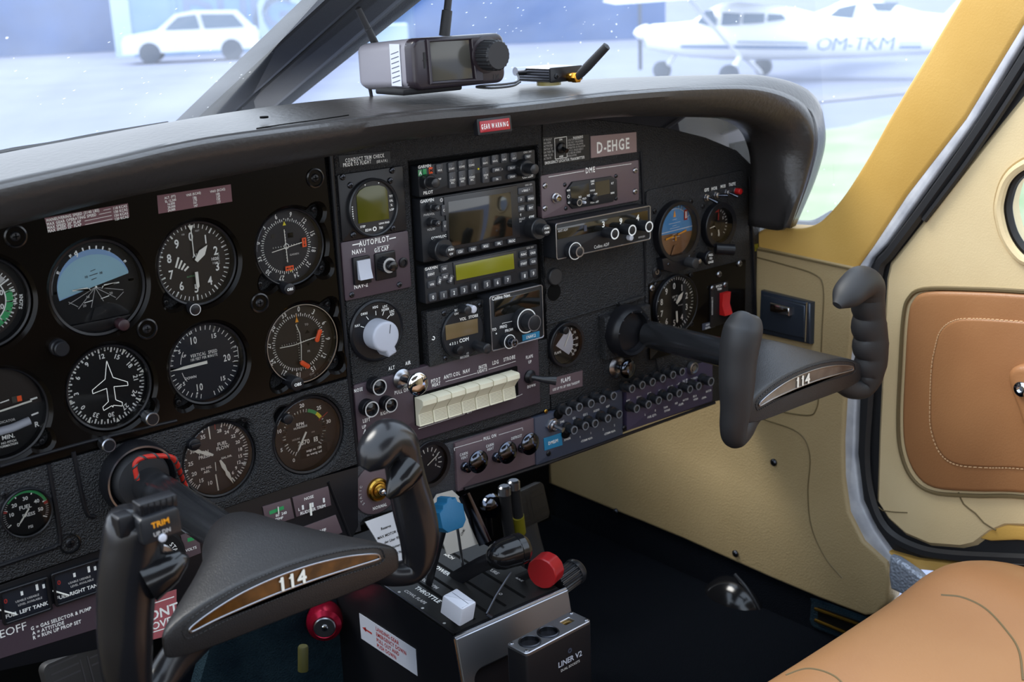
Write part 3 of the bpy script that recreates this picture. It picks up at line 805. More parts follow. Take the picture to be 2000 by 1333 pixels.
# altimeter
def altimeter(D, twin=False):
    s = D.R/.039
    D.tk(0, 360, 50, .0335*s, .0375*s, .00055*s); D.tk(0, 360, 10, .0320*s, .0375*s, .0011*s)
    D.nm([(36*i, str(i)) for i in range(10)], .0255*s, .0082*s, bold=True, sx=.9)
    D.tx('ALT', .0040*s, .0065*s, .0036*s, bold=True)
    if not twin:
        D.tx('1020', .022*s, .000*s, .0028*s); D.tx('1013', .022*s, -.004*s, .0022*s, 'ink_soft')
        for k in range(9): D.d.line(.0255*s, (.005-.0013*k)*s, .027*s, (.005-.0013*k)*s, .0003, .0012, 'ink')
        for k in range(4): D.d.line((-.0190+.0028*k)*s, (-.002-.0015*k)*s, (-.0150+.003*k)*s, (.0035-.0035*k+.004)*s, .0019*s, .0012, 'lum')
        D.tx('FEET', .007*s, .0300*s, .0016*s, 'ink_soft'); D.tx('100', -.008*s, .0285*s, .0016*s, 'ink_soft')
        D.tx('ALTITUDE', -.004*s, -.013*s, .0015*s, 'green_pale')
    else: D.tx('UP TO', .002*s, .0105*s, .0028*s); D.tx('MILLIBAR', .012*s, -.003*s, .0016*s, 'ink_soft')
    D.hand('long_pointer', 180-(4 if twin else 0), hand_pts(.0255*s, .0030*s, -.009*s, .002), z=.0040)
    D.hand('short_pointer', 44, [(-.0018*s, .002*s), (.0018*s, .002*s), (.0036*s, .012*s), (0, .021*s), (-.0036*s, .012*s)], z=.0032)
    if not twin: D.hand('thin_pointer', 0, [(-.0004, .007), (.0004, .007), (.0004, .0315), (.0028, .0365), (-.0028, .0365), (-.0004, .0315)], z=.0024)
D = Dial('altimeter', 'brown-tinted altimeter with white pointers in top row of the left flight panel', 'dial', C_ALT, .039, 'dial_brown_sheen')
altimeter(D); D.finish(); D.knob(-.0125, -.0415, .0058, .002, .020, 'satin_black', 'ink_soft'); D.screws([(-.0330, -.0335)], .003, .001, 'satin_black')
# course deviation indicators
def cdi(D, off, tri, flag_a, s=1.):
    D.tk(0, 360, 72, .0255*s, .0278*s, .0005*s); D.tk(0, 360, 36, .0255*s, .0288*s, .0007*s)
    for i in range(12):
        a = i*30+off; t = str(i*3)
        D.nm([(a, t)], .0327*s, .0050*s, True, sx=.85)
D = Dial('course_indicator', 'black course deviation dial with yellow triangles, red flags and an OBS knob', 'dial', C_C1, .0378, 'dial_blue_sheen')
cdi(D, -75, 'yellow', 0)
D.d.flat([(-.002, .0215), (.002, .0215), (0, .0258)], .0013, 'yellow'); D.d.flat([(.0015, -.0265), (.0045, -.0265), (.003, -.0235)], .0013, 'yellow')
for k in range(-5, 6):
    if k: D.d.line(k*.0030, -.0002, k*.0030, .0012, .0005, .0013, 'ink'); D.d.line(-.0012, k*.0030, .0004, k*.0030, .0005, .0013, 'ink')
D.d.ring(.0022, .0029, .0016, 'ink', 24)
D.tx('GARMIN', .0085, -.0095, .0020, 'ink_soft'); D.d.box(.006, .0105, .001, .006, .005, .0005, 'deep_black'); D.d.box(-.014, .0125, .001, .004, .004, .0005, 'placard_black')
mb = MB(); mb.line(-.0015, -.016, -.0022, .018, .0008, .004, 'lum'); D.part('vertical_needle', mb)
mb = MB(); mb.line(-.0185, -.0030, .0165, .0018, .0008, .0045, 'lum'); D.part('horizontal_needle', mb)
for nm, x, y, w, h in (('flag', .0200, .0012, .0048, .0095), ('flag', .0005, -.0225, .0095, .0048)):
    mb = MB(); mb.box(x, y, .003, w, h, .0006, 'orange'); 
    if w < h: mb.line(x, y-.003, x, y+.003, .0006, .0034, 'ink_black'); mb.flat([(x-.0012, y+.002), (x+.0012, y+.002), (x, y+.004)], .0034, 'ink_black'); mb.flat([(x-.0012, y-.002), (x, y-.004), (x+.0012, y-.002)], .0034, 'ink_black')
    else: mb.line(x-.003, y, x+.003, y, .0006, .0034, 'ink_black'); mb.flat([(x+.002, y-.0012), (x+.004, y), (x+.002, y+.0012)], .0034, 'ink_black'); mb.flat([(x-.002, y+.0012), (x-.004, y), (x-.002, y-.0012)], .0034, 'ink_black')
    D.part(nm, mb, label='red-orange warning flag')
D.finish(ring=(.0, .002)); D.screws([(.0345, .0335), (.0375, -.0285), (-.035, -.033)], .0032, .003, 'satin_black')
D.knob(-.0115, -.0395, .0062, .003, .022, 'satin_black', txt='OBS')
D = Dial('course_indicator', 'brown course deviation dial with two orange flags and bright rim, lower of the two', 'dial', C_C2, .0405, 'dial_brown_sheen')
cdi(D, 6, 'yellow', 0, 1.08)
D.d.flat([(-.002, .0215), (.002, .0215), (0, .0275)], .0013, 'orange_yellow'); D.d.line(0, .025, 0, .030, .0005, .0013, 'orange_yellow')
for k in range(-7, 8):
    if k: D.d.line(k*.0028, -.0004, k*.0028, .0010, .0004, .0013, 'ink'); D.d.line(-.0012, k*.0028, .0, k*.0028, .0004, .0013, 'ink')
D.tx('TO', .011, .017, .0022, 'ink_soft'); D.tx('FR', .011, -.012, .0022, 'ink_soft'); D.d.flat([(.008, .0075), (.014, .0075), (.011, .0115)], .0013, 'deep_black'); D.d.flat([(.009, -.003), (.011, -.0065), (.013, -.003)], .0013, 'deep_black'); D.tx('Collins', .014, -.0375, .0022, 'ink_soft')
mb = MB(); mb.tube([(-.003, .020, .004), (.0005, .010, .004), (.001, -.004, .004), (-.0005, -.020, .004)], .0005, 'lum', 6); D.part('vertical_needle', mb)
mb = MB(); mb.tube([(-.024, -.0005, .0045), (-.008, -.001, .0045), (.008, .0010, .0045), (.019, .0022, .0045)], .0005, 'lum', 6); D.part('horizontal_needle', mb)
for a0, a1 in (((.0195, -.0005), (.0235, .0075)), ((-.0005, -.0215), (.0055, -.0265))):
    mb = MB(); mb.tube([(*a0, .0055), (*a1, .0055)], [(.0026, .0012)]*2, 'orange', 12); 
    for q in (a0, a1): mb.lathe([(.0026, .0045), (.0026, .0062), (.001, .0066)], 'orange', 14, *q)
    D.part('flag', mb, label='orange warning flag')
D.finish(ring=(.0, .0022), ring_m='shiny_black'); mb = MB(); mb.ring(.0408, .0417, .0098, 'steel', 72); D.part('bright_rim', mb)
D.screws([(.0370, .0345), (.0405, -.0285)], .0032, .003, 'satin_black'); D.knob(-.0170, -.0375, .0075, .003, .022, 'satin_black', txt='OBS')
# turn coordinator, cut by the left edge
D = Dial('turn_coordinator', 'turn coordinator cut off by the left edge, with white slip tube and R mark', 'dial', C_TC, .041, 'dial_black')
D.d.flat([(x, y*1.) for x, y in clipc(.040, .02, pi-.02)], .0009, 'dial_brown_sheen')
D.d.line(.004, .008, .012, .009, .0010, .0013, 'ink'); D.d.line(.030, .0045, .0365, .0052, .0016, .0013, 'ink'); D.d.line(.029, -.010, .0355, -.009, .0016, .0013, 'ink')
D.tx('R', .0325, -.0195, .0048); D.tx('INDICATOR', .006, -.010, .0022, 'ink_soft'); D.tx('2 MIN.', .004, -.0245, .0040, bold=True); D.tx('NO PITCH', .006, -.0295, .0020); D.tx('INFORMATION', .004, -.0325, .0020)
mb = MB(); mb.box(.0185, .0085, .002, .009, .006, .001, 'screen_grey'); mb.box(.0205, .0085, .0028, .004, .005, .0006, 'orange'); D.part('warning_flag', mb, label='orange flag in a grey window')
mb = MB(); mb.tube([(-.02, -.0175, .004), (.010, -.0165, .004), (.026, -.0135, .004)], .0038, 'white_soft', 14); D.part('slip_tube', mb, label='white glass slip tube')
mb = MB(); mb.tube([(-.02, -.0005, .005), (.030, .0045, .005)], .0009, 'lum', 8); D.part('aircraft_symbol', mb)
D.finish(); D.screws([(.034, -.036)], .0032, .003, 'satin_black')
# heading indicator
D = Dial('heading_indicator', 'black heading compass dial with white outlined aeroplane symbol', 'dial', C_HI, .039, 'dial_black')
D.tk(0, 360, 72, .0345, .0370, .0006); D.tk(5, 365, 36, .0325, .0370, .0011)
D.nm([(30*i-122, str(3*i)) for i in range(12)], .0290, .0044, True, bold=True)
for a in (35, 80, 125, 170, 215, 258, 310): q = math.radians(a); D.d.M = Matrix.Rotation(-q, 4, 'Z'); D.d.flat([(-.0018, .0378), (.0018, .0378), (0, .0335)], .0014, 'lum'); D.d.M = Matrix()
half = [(0, .0265), (.0035, .011), (.0038, .0095), (.017, .0020), (.017, -.0015), (.0035, .0005), (.0036, -.0125), (.0095, -.0165), (.0090, -.0200), (.0008, -.0172)]
mb = MB(); mb.poly_line(half+[(0, -.019)], .00055, .0105, 'lum'); mb.poly_line([(-x, y) for x, y in half]+[(0, -.019)], .00055, .0105, 'lum'); mb.M = Matrix(); D.part('aeroplane_outline', mb)
D.finish(); 
for x, y in ((.0300, -.0345), (-.0145, -.0490)):
    mb = MB(); mb.cyl(.0058, .006, .016, 'chrome_dark', .0006, 24, x, y); mb.lathe([(.0068, .016), (.0068, .027), (.0060, .028), (.0054, .0280), (.0052, .0274), (.001, .0274)], 'steel', 28, x, y); mb.flat(circle(.0052, 24, x, y), .0277, 'satin_black'); D.part('setting_knob', mb, label='silver-rimmed black knob')
# vertical speed
D = Dial('vertical_speed_indicator', 'blue-grey VERTICAL SPEED dial with white needle pointing left', 'dial', C_VSI, .039, 'dial_blue_sheen')
D.tk(-180+12, 180-12, 40, .0325, .0370, .0006); 
for a in (-90, -57, -123, -20, -160, 25, 155, 77, 103): D.tk(a, a+.01, 1, .0310, .0370, .0012)
D.nm([(-20, '10'), (-162, '10')], .0255, .0070, sx=.85); D.nm([(28, '15'), (140, '15')], .0275, .0045); D.nm([(92, '20')], .0250, .0068, sx=.85); D.nm([(-57, '5'), (-126, '5')], .0290, .0038)
D.tx('VERTICAL  SPEED', .001, .0088, .0032, sx=.82); D.tx('100 FEET PER MINUTE', .0005, .0048, .0027, sx=.78); D.tx('UP', -.020, .0105, .0024); D.tx('DOWN', -.016, -.0125, .0026)
D.d.line(.0370, .008, .0370, -.004, .0006, .0013, 'ink')
D.d.ring(.0275, .0281, .0013, 'ink', a0=math.radians(236), a1=math.radians(258), cx=.003); D.d.ring(.0275, .0281, .0013, 'ink', a0=math.radians(276), a1=math.radians(302), cx=.003)
D.hand('needle', -91, hand_pts(.0365, .0030, .002, .014), z=.0032)
D.finish(); D.screws([(-.032, -.034)], .0035, .002, 'satin_black')
# manifold pressure / fuel flow
D = Dial('manifold_gauge', 'twin gauge lettered FUEL FLOW with two white pointers, right of the left yoke shaft', 'dial', C_MAN, .0375, 'dial_blue_sheen')
D.tk(-140, -14, 30, .0330, .0365, .0006); D.tk(18, 150, 26, .0330, .0365, .0006); D.tk(-140, -20, 6, .0310, .0365, .0010); D.tk(18, 150, 8, .0310, .0365, .0010)
D.nm([(-160, '10'), (-138, '15'), (-114, '20'), (-89, '25'), (-62, '30'), (-24, '35')], .0270, .0040); D.nm([(15, '28'), (33, '24'), (52, '22'), (70, '20'), (88, '18'), (103, '15'), (117, '12'), (130, '9'), (142, '6')], .0275, .0035)
D.d.line(.003, .029, .003, .037, .0008, .0012, 'ink_red'); D.tx('FUEL', .009, .0125, .0036); D.tx('FLOW', .009, .008, .0036); D.tx('MAN', -.012, .0085, .0034); D.tx('PRESS', -.012, .0040, .0034); D.tx('IN. HG.', -.011, -.0085, .0026); D.tx('ABS.', -.011, -.0125, .0026); D.tx('GAL./HR.', .012, -.003, .0022)
D.d.line(-.0035, .0205, -.004, .037, .0013, .0013, 'lum'); D.d.line(-.002, -.018, -.001, -.036, .0015, .0013, 'lum'); D.d.line(-.001, -.005, -.0012, -.0145, .0008, .0013, 'lum')
D.hand('pointer', -62, [(-.0010, .006), (.001, .006), (.0022, .014), (.0012, .020), (.0022, .023), (0, .034), (-.0022, .023), (-.0012, .020), (-.0022, .014)]).location = (.002, .001, 0)
D.hand('pointer', 158, [(-.0010, .004), (.001, .004), (.0022, .012), (.0012, .018), (.0022, .022), (0, .035), (-.0022, .022), (-.0012, .018), (-.0022, .012)]).location = (.002, .0, 0)
D.finish(); D.screws([(.031, .0345)], .003, .010, 'satin_black')
mb = MB(); mb.cyl(.0062, .004, .020, 'satin_black', .0008, 24, -.0285, .0260); mb.box(-.0285, .0260, .021, .010, .0035, .004, 'satin_black', .0005); D.part('knob', mb)
# tachometer
D = Dial('tachometer', 'round RPM tachometer with green, yellow and red arc marks at upper right', 'dial', C_TAC, .0400, 'dial_black')
def TA(v): return -142+ (v/5.)*26.5*1.32  # hundreds -> degrees
for v in range(0, 36): D.tk(-150+v*8.05, -150+v*8.05+.01, 1, .0225 if v % 5 else .0215, .0262, .0008)
D.d.ring(.0225, .0262, .0012, 'green', a0=math.radians(15), a1=math.radians(42)); D.d.ring(.0225, .0262, .0012, 'yellow', a0=math.radians(42), a1=math.radians(60)); D.d.line(.0185, .0095, .0300, .0160, .0009, .0014, 'ink_red')
for a, t in ((0, '20'), (41, '25'), (80, '30'), (-150, '0'), (-112, '5'), (-72, '10'), (-35, '15')): D.nm([(a, t)], .0308, .0040)
D.tx('RPM', -.004, .0110, .0036, bold=True); D.tx('HUNDREDS', -.004, .0075, .0022); D.tx('HOURS', -.0105, -.0045, .0020, 'ink_soft'); D.tx('1/10', .0105, -.0015, .0016, 'ink_soft')
D.d.box(.005, -.010, .001, .026, .0062, .0008, 'deep_black'); D.d.text('2870', -.002, -.010, .0050, 'lum', .0017); D.d.box(.0125, -.010, .0018, .0045, .0052, .0006, 'lum'); D.d.text('5', .0125, -.010, .0040, 'ink_black', .0023)
D.d.box(.0095, -.0230, .001, .033, .0105, .0008, 'deep_black'); D.d.text('zeigt ca. 150', .0095, -.0205, .0026, 'ink', .0017); D.d.text('zu wenig an!', .0095, -.0250, .0026, 'ink', .0017)
D.hand('needle', -148, hand_pts(.0215, .0020, .002, .004))
D.finish(ring=(.0, .003)); D.knob(-.0240, .0245, .0056, .002, .014, 'satin_black')
# fuel pressure
c = XZ(50, 1000, HF); D = Dial('fuel_pressure_gauge', 'small FUEL PRESS gauge with green and red marks at far left', 'dial', c, .0215, 'dial_black', h=HF)
D.tk(-120, 120, 40, .0180, .0205, .0004, 'ink_soft'); D.tk(-120, 120, 5, .0165, .0205, .0008)
D.d.ring(.0182, .0208, .0012, 'green', a0=math.radians(-50), a1=math.radians(72)); D.d.ring(.017, .0208, .0013, 'ink_red', a0=math.radians(74), a1=math.radians(82)); D.d.ring(.017, .0208, .0013, 'ink_red', a0=math.radians(-78), a1=math.radians(-72))
D.nm([(-140, '0'), (-85, '10'), (-45, '20'), (5, '30'), (55, '40'), (95, '50')], .0130, .0034); D.tx('FUEL', 0, .0050, .0036); D.tx('PRESS', .002, -.0030, .0032); D.tx('PSI', .002, -.0150, .0026)
D.hand('needle', -140, hand_pts(.0135, .0012, .004, .004), z=.0022); D.finish(ring=(0, .002), gz_=.0048, rz=.0055)
D.part('screw', (lambda m: (m.screw(-.016, .022, .001, .0035, 'satin_black'), m)[1])(MB()))

# ------------------------------------------------------------------ placards on the left
def placard(name, label, pts, h, m, lines, th=.0006, cat='placard', group=None):
    """pts: corner pixels TL, TR, BR, BL; lines: (text, px, py, cap height m, opts)"""
    cx = sum(p[0] for p in pts)/4; cy = sum(p[1] for p in pts)/4
    F_ = Face(name, label, cat, cx, cy, h, group); q = F_.pts(pts, th)
    mb = MB(); mb.prism(q, 0, th, m, .0002, n=1)
    for L in lines:
        t, a, b, sz = L[:4]; o = dict(L[4]) if len(L) > 4 else {}; x, y = F_.l(a, b, th); e = o.pop('m', 'ink')
        if 'bar' in o: x2, y2 = F_.l(*o['bar'], th); mb.line(x, y, x2, y2, sz, th+.0002, e); continue
        mb.text(t, x, y, sz, e, th+.0002, **o)
    o = mb.build(name); o.location = F_.o.location; o.rotation_euler = PANEL_ROT
    for k in ('label', 'category', 'group'):
        if k in F_.o: o[k] = F_.o[k]
    bpy.data.objects.remove(F_.o); return o
tl = math.radians(3)
placard('speed_placard', 'maroon placard listing maneuvering and flap speeds above the artificial horizon', [(87, 426), (250, 397), (253, 424), (95, 454)], HF, 'placard_maroon',
    [('MANEUVERING SPEED (3140 LBS)', 90, 431, .0025, dict(al='l', rot=tl, sx=.92)), ('MAX GEAR OPERATING SPEED', 91, 438.5, .0025, dict(al='l', rot=tl, sx=.92)), ('MAX SPEED 20\u00b0 FLAP', 92, 445.5, .0025, dict(al='l', rot=tl, sx=.92)), ('MAX SPEED 25\u00b0 FLAP', 93, 452, .0025, dict(al='l', rot=tl, sx=.92)),
     ('118 KCAS', 248, 402, .0024, dict(al='r', rot=tl, sx=.92)), ('130 KCAS', 249, 409, .0024, dict(al='r', rot=tl, sx=.92)), ('150 KCAS', 250, 416, .0024, dict(al='r', rot=tl, sx=.92)), ('120 KCAS', 251, 423, .0024, dict(al='r', rot=tl, sx=.92)),
     ('', 202, 411, .0004, dict(bar=(216, 408))), ('', 193, 419, .0004, dict(bar=(217, 414))), ('', 165, 432, .0004, dict(bar=(218, 421))), ('', 166, 439, .0004, dict(bar=(219, 428)))])
placard('altitude_placard', 'maroon placard with table of altitudes and speeds above the brown altimeter', [(307, 382), (451, 360), (454, 394), (310, 418)], HF, 'placard_maroon',
    [('ALT. (FT)', 332, 385, .0022, dict(rot=tl, sx=.9)), ('SL 12,500', 333, 392, .0022, dict(rot=tl, sx=.9)), ('16,000', 334, 398, .0022, dict(rot=tl, sx=.9)), ('20,000', 335, 404, .0022, dict(rot=tl, sx=.9)), ('24,000', 335, 410, .0022, dict(rot=tl, sx=.9)),
     ('VNE (KCAS)', 378, 379, .0022, dict(rot=tl, sx=.9)), ('186', 380, 386, .0022, dict(rot=tl, sx=.9)), ('175', 381, 391, .0022, dict(rot=tl, sx=.9)), ('161', 381, 396, .0022, dict(rot=tl, sx=.9)), ('147', 382, 402, .0022, dict(rot=tl, sx=.9)),
     ('VNO (KCAS)', 425, 372, .0022, dict(rot=tl, sx=.9)), ('148', 425, 379, .0022, dict(rot=tl, sx=.9)), ('139', 426, 384, .0022, dict(rot=tl, sx=.9)), ('128', 426, 389, .0022, dict(rot=tl, sx=.9)), ('117', 427, 395, .0022, dict(rot=tl, sx=.9))])
placard('takeoff_placard', 'plum TAKEOFF placard with gas, attitude and run up lines, lower left corner', [(-150, 1258), (212, 1148), (212, 1222), (-150, 1334)], HL, 'placard_plum_dark',
    [('TAKEOFF', 52, 1222, .0078, dict(al='r', bold=False)), ('G = GAS SELECTOR & PUMP', 60, 1229, .0035, dict(al='l', sx=.92)), ('A = ATTITUDE', 63, 1238, .0035, dict(al='l', sx=.92)), ('R = RUN UP PROP SET', 64, 1247, .0035, dict(al='l', sx=.92))])
placard('control_lock_placard', 'faded red placard lettered CONT and REMOVE behind the left yoke', [(225, 1190), (345, 1152), (345, 1238), (225, 1270)], HL, 'placard_rose',
    [('CONT', 270, 1213, .0100, dict(al='l')), ('REMOVE', 256, 1240, .0078, dict(al='l')), ('', 230, 1202, .0012, dict(bar=(340, 1166))), ('', 230, 1256, .0012, dict(bar=(340, 1223)))])
# knob at the top left of the heading indicator (post light)
def post_cap(px, py, r, label, h=HF, ln=.012, m='satin_black', name='dimmer_knob', cat='knob'):
    F_ = Face(name, label, cat, px, py, h+ln); w = XZ(px, py, h+ln); mb = MB(); mb.lathe([(r*1.15, -ln), (r*1.15, -ln*.6), (r, -ln*.5), (r, -.0008), (r-.0008, 0)], m, 28); F_.part('cap', mb)
    return F_
post_cap(122, 683, .0068, 'matte black knob between artificial horizon and heading compass dial')
# fuel tank gauges
for k, (cx_, cy_, txt, ex) in enumerate([((2, 110), (1178, 1140), 'FUEL LEFT TANK', 'left'), ((104, 212), (1142, 1108), 'FUEL RIGHT TANK', 'right')]):
    F_ = Face('fuel_gauge', ['leftmost fuel gauge, lettered LEFT TANK, above the plum TAKEOFF placard', 'small fuel gauge for the right tank, partly hidden by the left yoke grip'][k], 'gauge', cx_[0]+46, cy_[0]-6, HL)
    mb = MB(); x0, y0 = F_.l(cx_[0], cy_[0]-14, 0); x1, y1 = F_.l(cx_[0]+95, cy_[0]+2, 0); w = abs(x1-x0); mb.box(0, 0, .001, w, .030, .002, 'dial_blue_sheen', .0005)
    zz = .0022
    for a, x, hh in ((0, -.002, .004), (1, .012, .006), (2, .018, .004)): mb.box(x, .006+hh/2, zz, .0022, hh, .0004, 'ink')
    mb.text('0', -.017, .0055, .0045, 'ink_red', zz); mb.text('USABLE USEABLE', .002, .0015, .0020, 'ink_soft', zz); mb.text('LEVEL AVAILABLE', .004, -.0025, .0020, 'ink_soft', zz); mb.text(txt, .0, -.0095, .0036, 'ink', zz)
    F_.part('gauge_face', mb)
    mb = MB(); mb.M = Matrix.Rotation(math.radians(33), 4, 'Z'); mb.box(-.017, .0045, .004, .0016, .014, .0006, 'lum'); 
    mb = MB(); mb.tube([(-.024, .000, .0035), (-.010, -.010, .0035)], .0008, 'lum', 6); F_.part('needle', mb)
    mb = MB(); mb.holed(rrect(w+.004, .034, .002), [rrect(w-.001, .029, .001)], 0, .0050, 'satin_black', .0006, .0006); F_.part('frame', mb)
# ignition switch
F_ = Face('ignition_switch', 'round silver ignition key switch marked START between the left yoke grip and hub', 'switch', 297, 1096, HL)
mb = MB(); mb.lathe([(.034, 0), (.034, .003), (.031, .006), (.0305, .006), (.001, .006)], 'matte_black', 48)
for i, ch in enumerate('BOTH  START'): q = math.radians(-2+i*9.5); mb.text(ch, .0235*math.sin(q), .0235*math.cos(q), .0042, 'ink', .0064, rot=-q)
F_.part('escutcheon', mb)
mb = MB(); mb.lathe([(.0205, .006), (.0205, .010), (.019, .0115), (.015, .0118), (.0142, .010), (.001, .010)], 'steel', 40); F_.part('outer_ring', mb)
mb = MB(); mb.lathe([(.0125, .010), (.0125, .0155), (.0110, .0175), (.001, .0178)], 'chrome', 32); mb.box(0, 0, .0182, .010, .0022, .0008, 'deep_black'); F_.part('key_barrel', mb)
# annunciator strips beside the left yoke hub
F_ = Face('trim_indicator', 'plum trim gauge strip lettered NOSE and RUDDER TRIM above the left yoke', 'gauge', 610, 982, HL)
q = F_.pts([(570, 972), (640, 950), (646, 987), (578, 1010)]); mb = MB(); mb.prism(q, 0, .0012, 'placard_plum', .0003)
def tt(F_, mb, t, a, b, s_, z=.0014, m='ink', **k): x, y = F_.l(a, b); mb.text(t, x, y, s_, m, z, **k)
tt(F_, mb, 'NOSE', 602, 972, .0032); tt(F_, mb, 'L', 583, 995, .0032); tt(F_, mb, 'RUDDER TRIM', 610, 995, .0034)
for a, b in ((590, 991), (609, 986), (631, 977)): x, y = F_.l(a, b); mb.box(x, y, .0016, .0022, .005, .0006, 'ink')
F_.part('gauge_face', mb); mb = MB(); x, y = F_.l(604, 994); mb.box(x, y, .003, .0022, .014, .0008, 'lum'); F_.part('pointer', mb)
F_ = Face('trim_indicator', 'strip gauge with green bar just left of the NOSE and RUDDER TRIM gauge', 'gauge', 545, 1005, HL)
q = F_.pts([(512, 990), (566, 974), (574, 1012), (520, 1030)]); mb = MB(); mb.prism(q, 0, .0012, 'placard_plum', .0003)
x, y = F_.l(525, 1002); x2, y2 = F_.l(553, 991); mb.line(x, y, x2, y2, .004, .0015, 'green'); tt(F_, mb, '80  240', 548, 1004, .0030); tt(F_, mb, 'TEMP', 544, 1013, .0028); F_.part('gauge_face', mb); mb = MB(); x, y = F_.l(541, 996); mb.box(x, y, .003, .0010, .008, .0008, 'lum'); F_.part('pointer', mb)
F_ = Face('oil_gauge', 'small strip gauge with green mark just left of the left yoke hub', 'gauge', 368, 1066, HL)
q = F_.pts([(352, 1046), (386, 1034), (392, 1080), (362, 1092)]); mb = MB(); mb.prism(q, 0, .0012, 'placard_plum', .0003); x, y = F_.l(365, 1055); x2, y2 = F_.l(378, 1051); mb.line(x, y, x2, y2, .004, .0015, 'green'); tt(F_, mb, 'VOLTS', 372, 1072, .0028); F_.part('gauge_face', mb)
placard('caution_placard', 'narrow black placard lettered CAUTIONARY behind the left yoke shaft', [(286, 1012), (345, 1000), (347, 1012), (288, 1026)], HL, 'placard_black', [('CAUTIONARY', 318, 1012, .0040, {})])
F_ = Face('lower_blank_plate', 'plum plate lettered ON and OFF just below the rudder trim gauge', 'plate', 630, 1032, HL)
q = F_.pts([(590, 1030), (655, 1006), (668, 1040), (640, 1052), (600, 1062)]); mb = MB(); mb.prism(q, 0, .0012, 'placard_plum', .0003); tt(F_, mb, 'OFF', 628, 1037, .0040); F_.part('plate', mb)
# ------------------------------------------------------------------ centre stack
class Unit(Face):
    """a panel-mounted unit whose front face is h in front of the datum; corners given as pixels on that face"""
    def __init__(s, name, label, cat, tl, br, h, m='radio_face', r=.002, bev=.0008, depth=None, part='faceplate', tr=None, bl=None, group=None):
        P = [tl, br] if tr is None else [tl, tr, br, bl]
        w = [PY(a, b, -h) for a, b in P]
        if tr is None: x0, x1, z1, z0 = w[0].x, w[1].x, w[0].z, w[1].z
        else: x0, x1, z1, z0 = (w[0].x+w[3].x)/2, (w[1].x+w[2].x)/2, (w[0].z+w[1].z)/2, (w[2].z+w[3].z)/2
        s.h = h; s.w = Vector(((x0+x1)/2, -h, (z0+z1)/2)); s.W = x1-x0; s.H = z1-z0
        s.o = thing(name, label, cat, tuple(s.w), PANEL_ROT, group)
        s.m = MB(); s.m.prism(rrect(s.W, s.H, r), -(depth if depth else h-.001), 0, m, bev); s.pn = part
    def t(s, t, a, b, sz, m='ink', z=.0002, **k): x, y = s.l(a, b, 0); s.m.text(t, x, y, sz, m, z, **k); return s
    def bar(s, p, q, w=.0005, m='ink', z=.0002): a, b = s.l(*p), s.l(*q); s.m.line(*a, *b, w, z, m); return s
    def done(s): return s.part(s.pn, s.m)
    def btn(s, a, b, w, h, txt=None, m='button_grey', z=.0022, sz=None, name='button', r=.0012, tm='ink', lines=None, tilt=0.):
        x, y = s.l(a, b, z); mb = MB(); mb.M = Matrix.Translation((x, y, 0)) @ Matrix.Rotation(tilt, 4, 'Z'); mb.prism(rrect(w, h, r), 0, z, m, .0005)
        for i, t in enumerate(lines or ([txt] if txt else [])):
            n = len(lines or [txt]); mb.text(t, 0, ((n-1)/2-i)*(sz or .0022)*1.35, sz or .0022, tm, z+.0002, sx=.9)
        return s.part(name, mb)
    def kn(s, a, b, r, z1, z0=0., m='plastic_black', name='knob', cap=None, txt=None, ribs=True, inner=None, label=None, n=28, tsz=None, parent=None):
        """(a, b): pixel of the knob's front face centre"""
        x, y = s.l(a, b, z1); mb = MB()
        if inner:
            ri, zi = inner; mb.lathe([(r, z0), (r, zi-.0008), (r-.0008, zi)], m, n, x, y); mb.cyl(ri, zi, z1, m, .0008, n, x, y); rr = ri
        else: mb.cyl(r, z0, z1, m, .0009, n, x, y); rr = r
        if cap: mb.ring(rr*.76, rr*1.0, z1+.0001, cap, 32, x, y)
        for i, t in enumerate(txt or []): mb.text(t, x, y+((len(txt)-1)/2-i)*rr*.7, tsz or rr*.42, 'ink', z1+.0003)
        return s.part(name, mb, parent, label=label)
    def scr(s, L, r=.0025, m='steel_dark'):
        for a, b in L: x, y = s.l(a, b); mb = MB(); mb.screw(x, y, 0, r, m); s.part('screw', mb)

placard('trim_check_placard', 'black placard lettered CONDUCT TRIM CHECK PRIOR TO FLIGHT above the oval green display', [(661, 304), (762, 295), (764, 318), (664, 328)], HC, 'placard_black',
    [('CONDUCT TRIM CHECK', 713, 308.5, .0038, dict(sx=.80)), ('PRIOR TO FLIGHT', 698, 319, .0038, dict(sx=.80)), ('(SEE A.F.M.)', 746, 314.5, .0026, dict(sx=.75))])
# engine monitor
U = Unit('engine_monitor', 'square black plate with round green-brown display lettered EDM 700', 'instrument', (659, 340), (797, 452), .011, 'satin_black', tr=(785, 326), bl=(668, 471), part='mounting_plate')
x, y = U.l(726, 405); R_ = .0290
U.done(); S_ = .84
mb = MB(); mb.lathe([(R_+.002, 0), (R_+.002, .005), (R_+.0005, .006), (R_-.0008, .0052), (R_-.001, .0025), (.001, .0025)], 'plastic_black', 64, x, y)
mb.text('STEP', x-.0145, y-.0182, .0022, 'ink', .0028); mb.text('LEAN FIND', x+.0125, y-.0182, .0019, 'ink', .0028); mb.text('EDM', x-.0080, y-.0228, .0027, 'ink', .0028); mb.text('700', x+.0080, y-.0228, .0024, 'ink', .0028)
mb.ring(.0013, .0025, .0028, 'ink', 24, x, y-.0228)
for k in range(9): mb.box(x-.0255, y+.004-.0024*k, .0026, .0014, .0013, .0004, 'ink')
for k, t in enumerate(('TIT', 'OIL', '%', 'LOP')): mb.text(t, x+.0232, y+.009-.0048*k, .0022, 'ink', .0028)
for dx in (-.008, .009): mb.flat([(x+dx-.001, y+.0255), (x+dx+.001, y+.0255), (x+dx, y+.0237)][::-1], .0028, 'ink')
U.part('display_ring', mb)
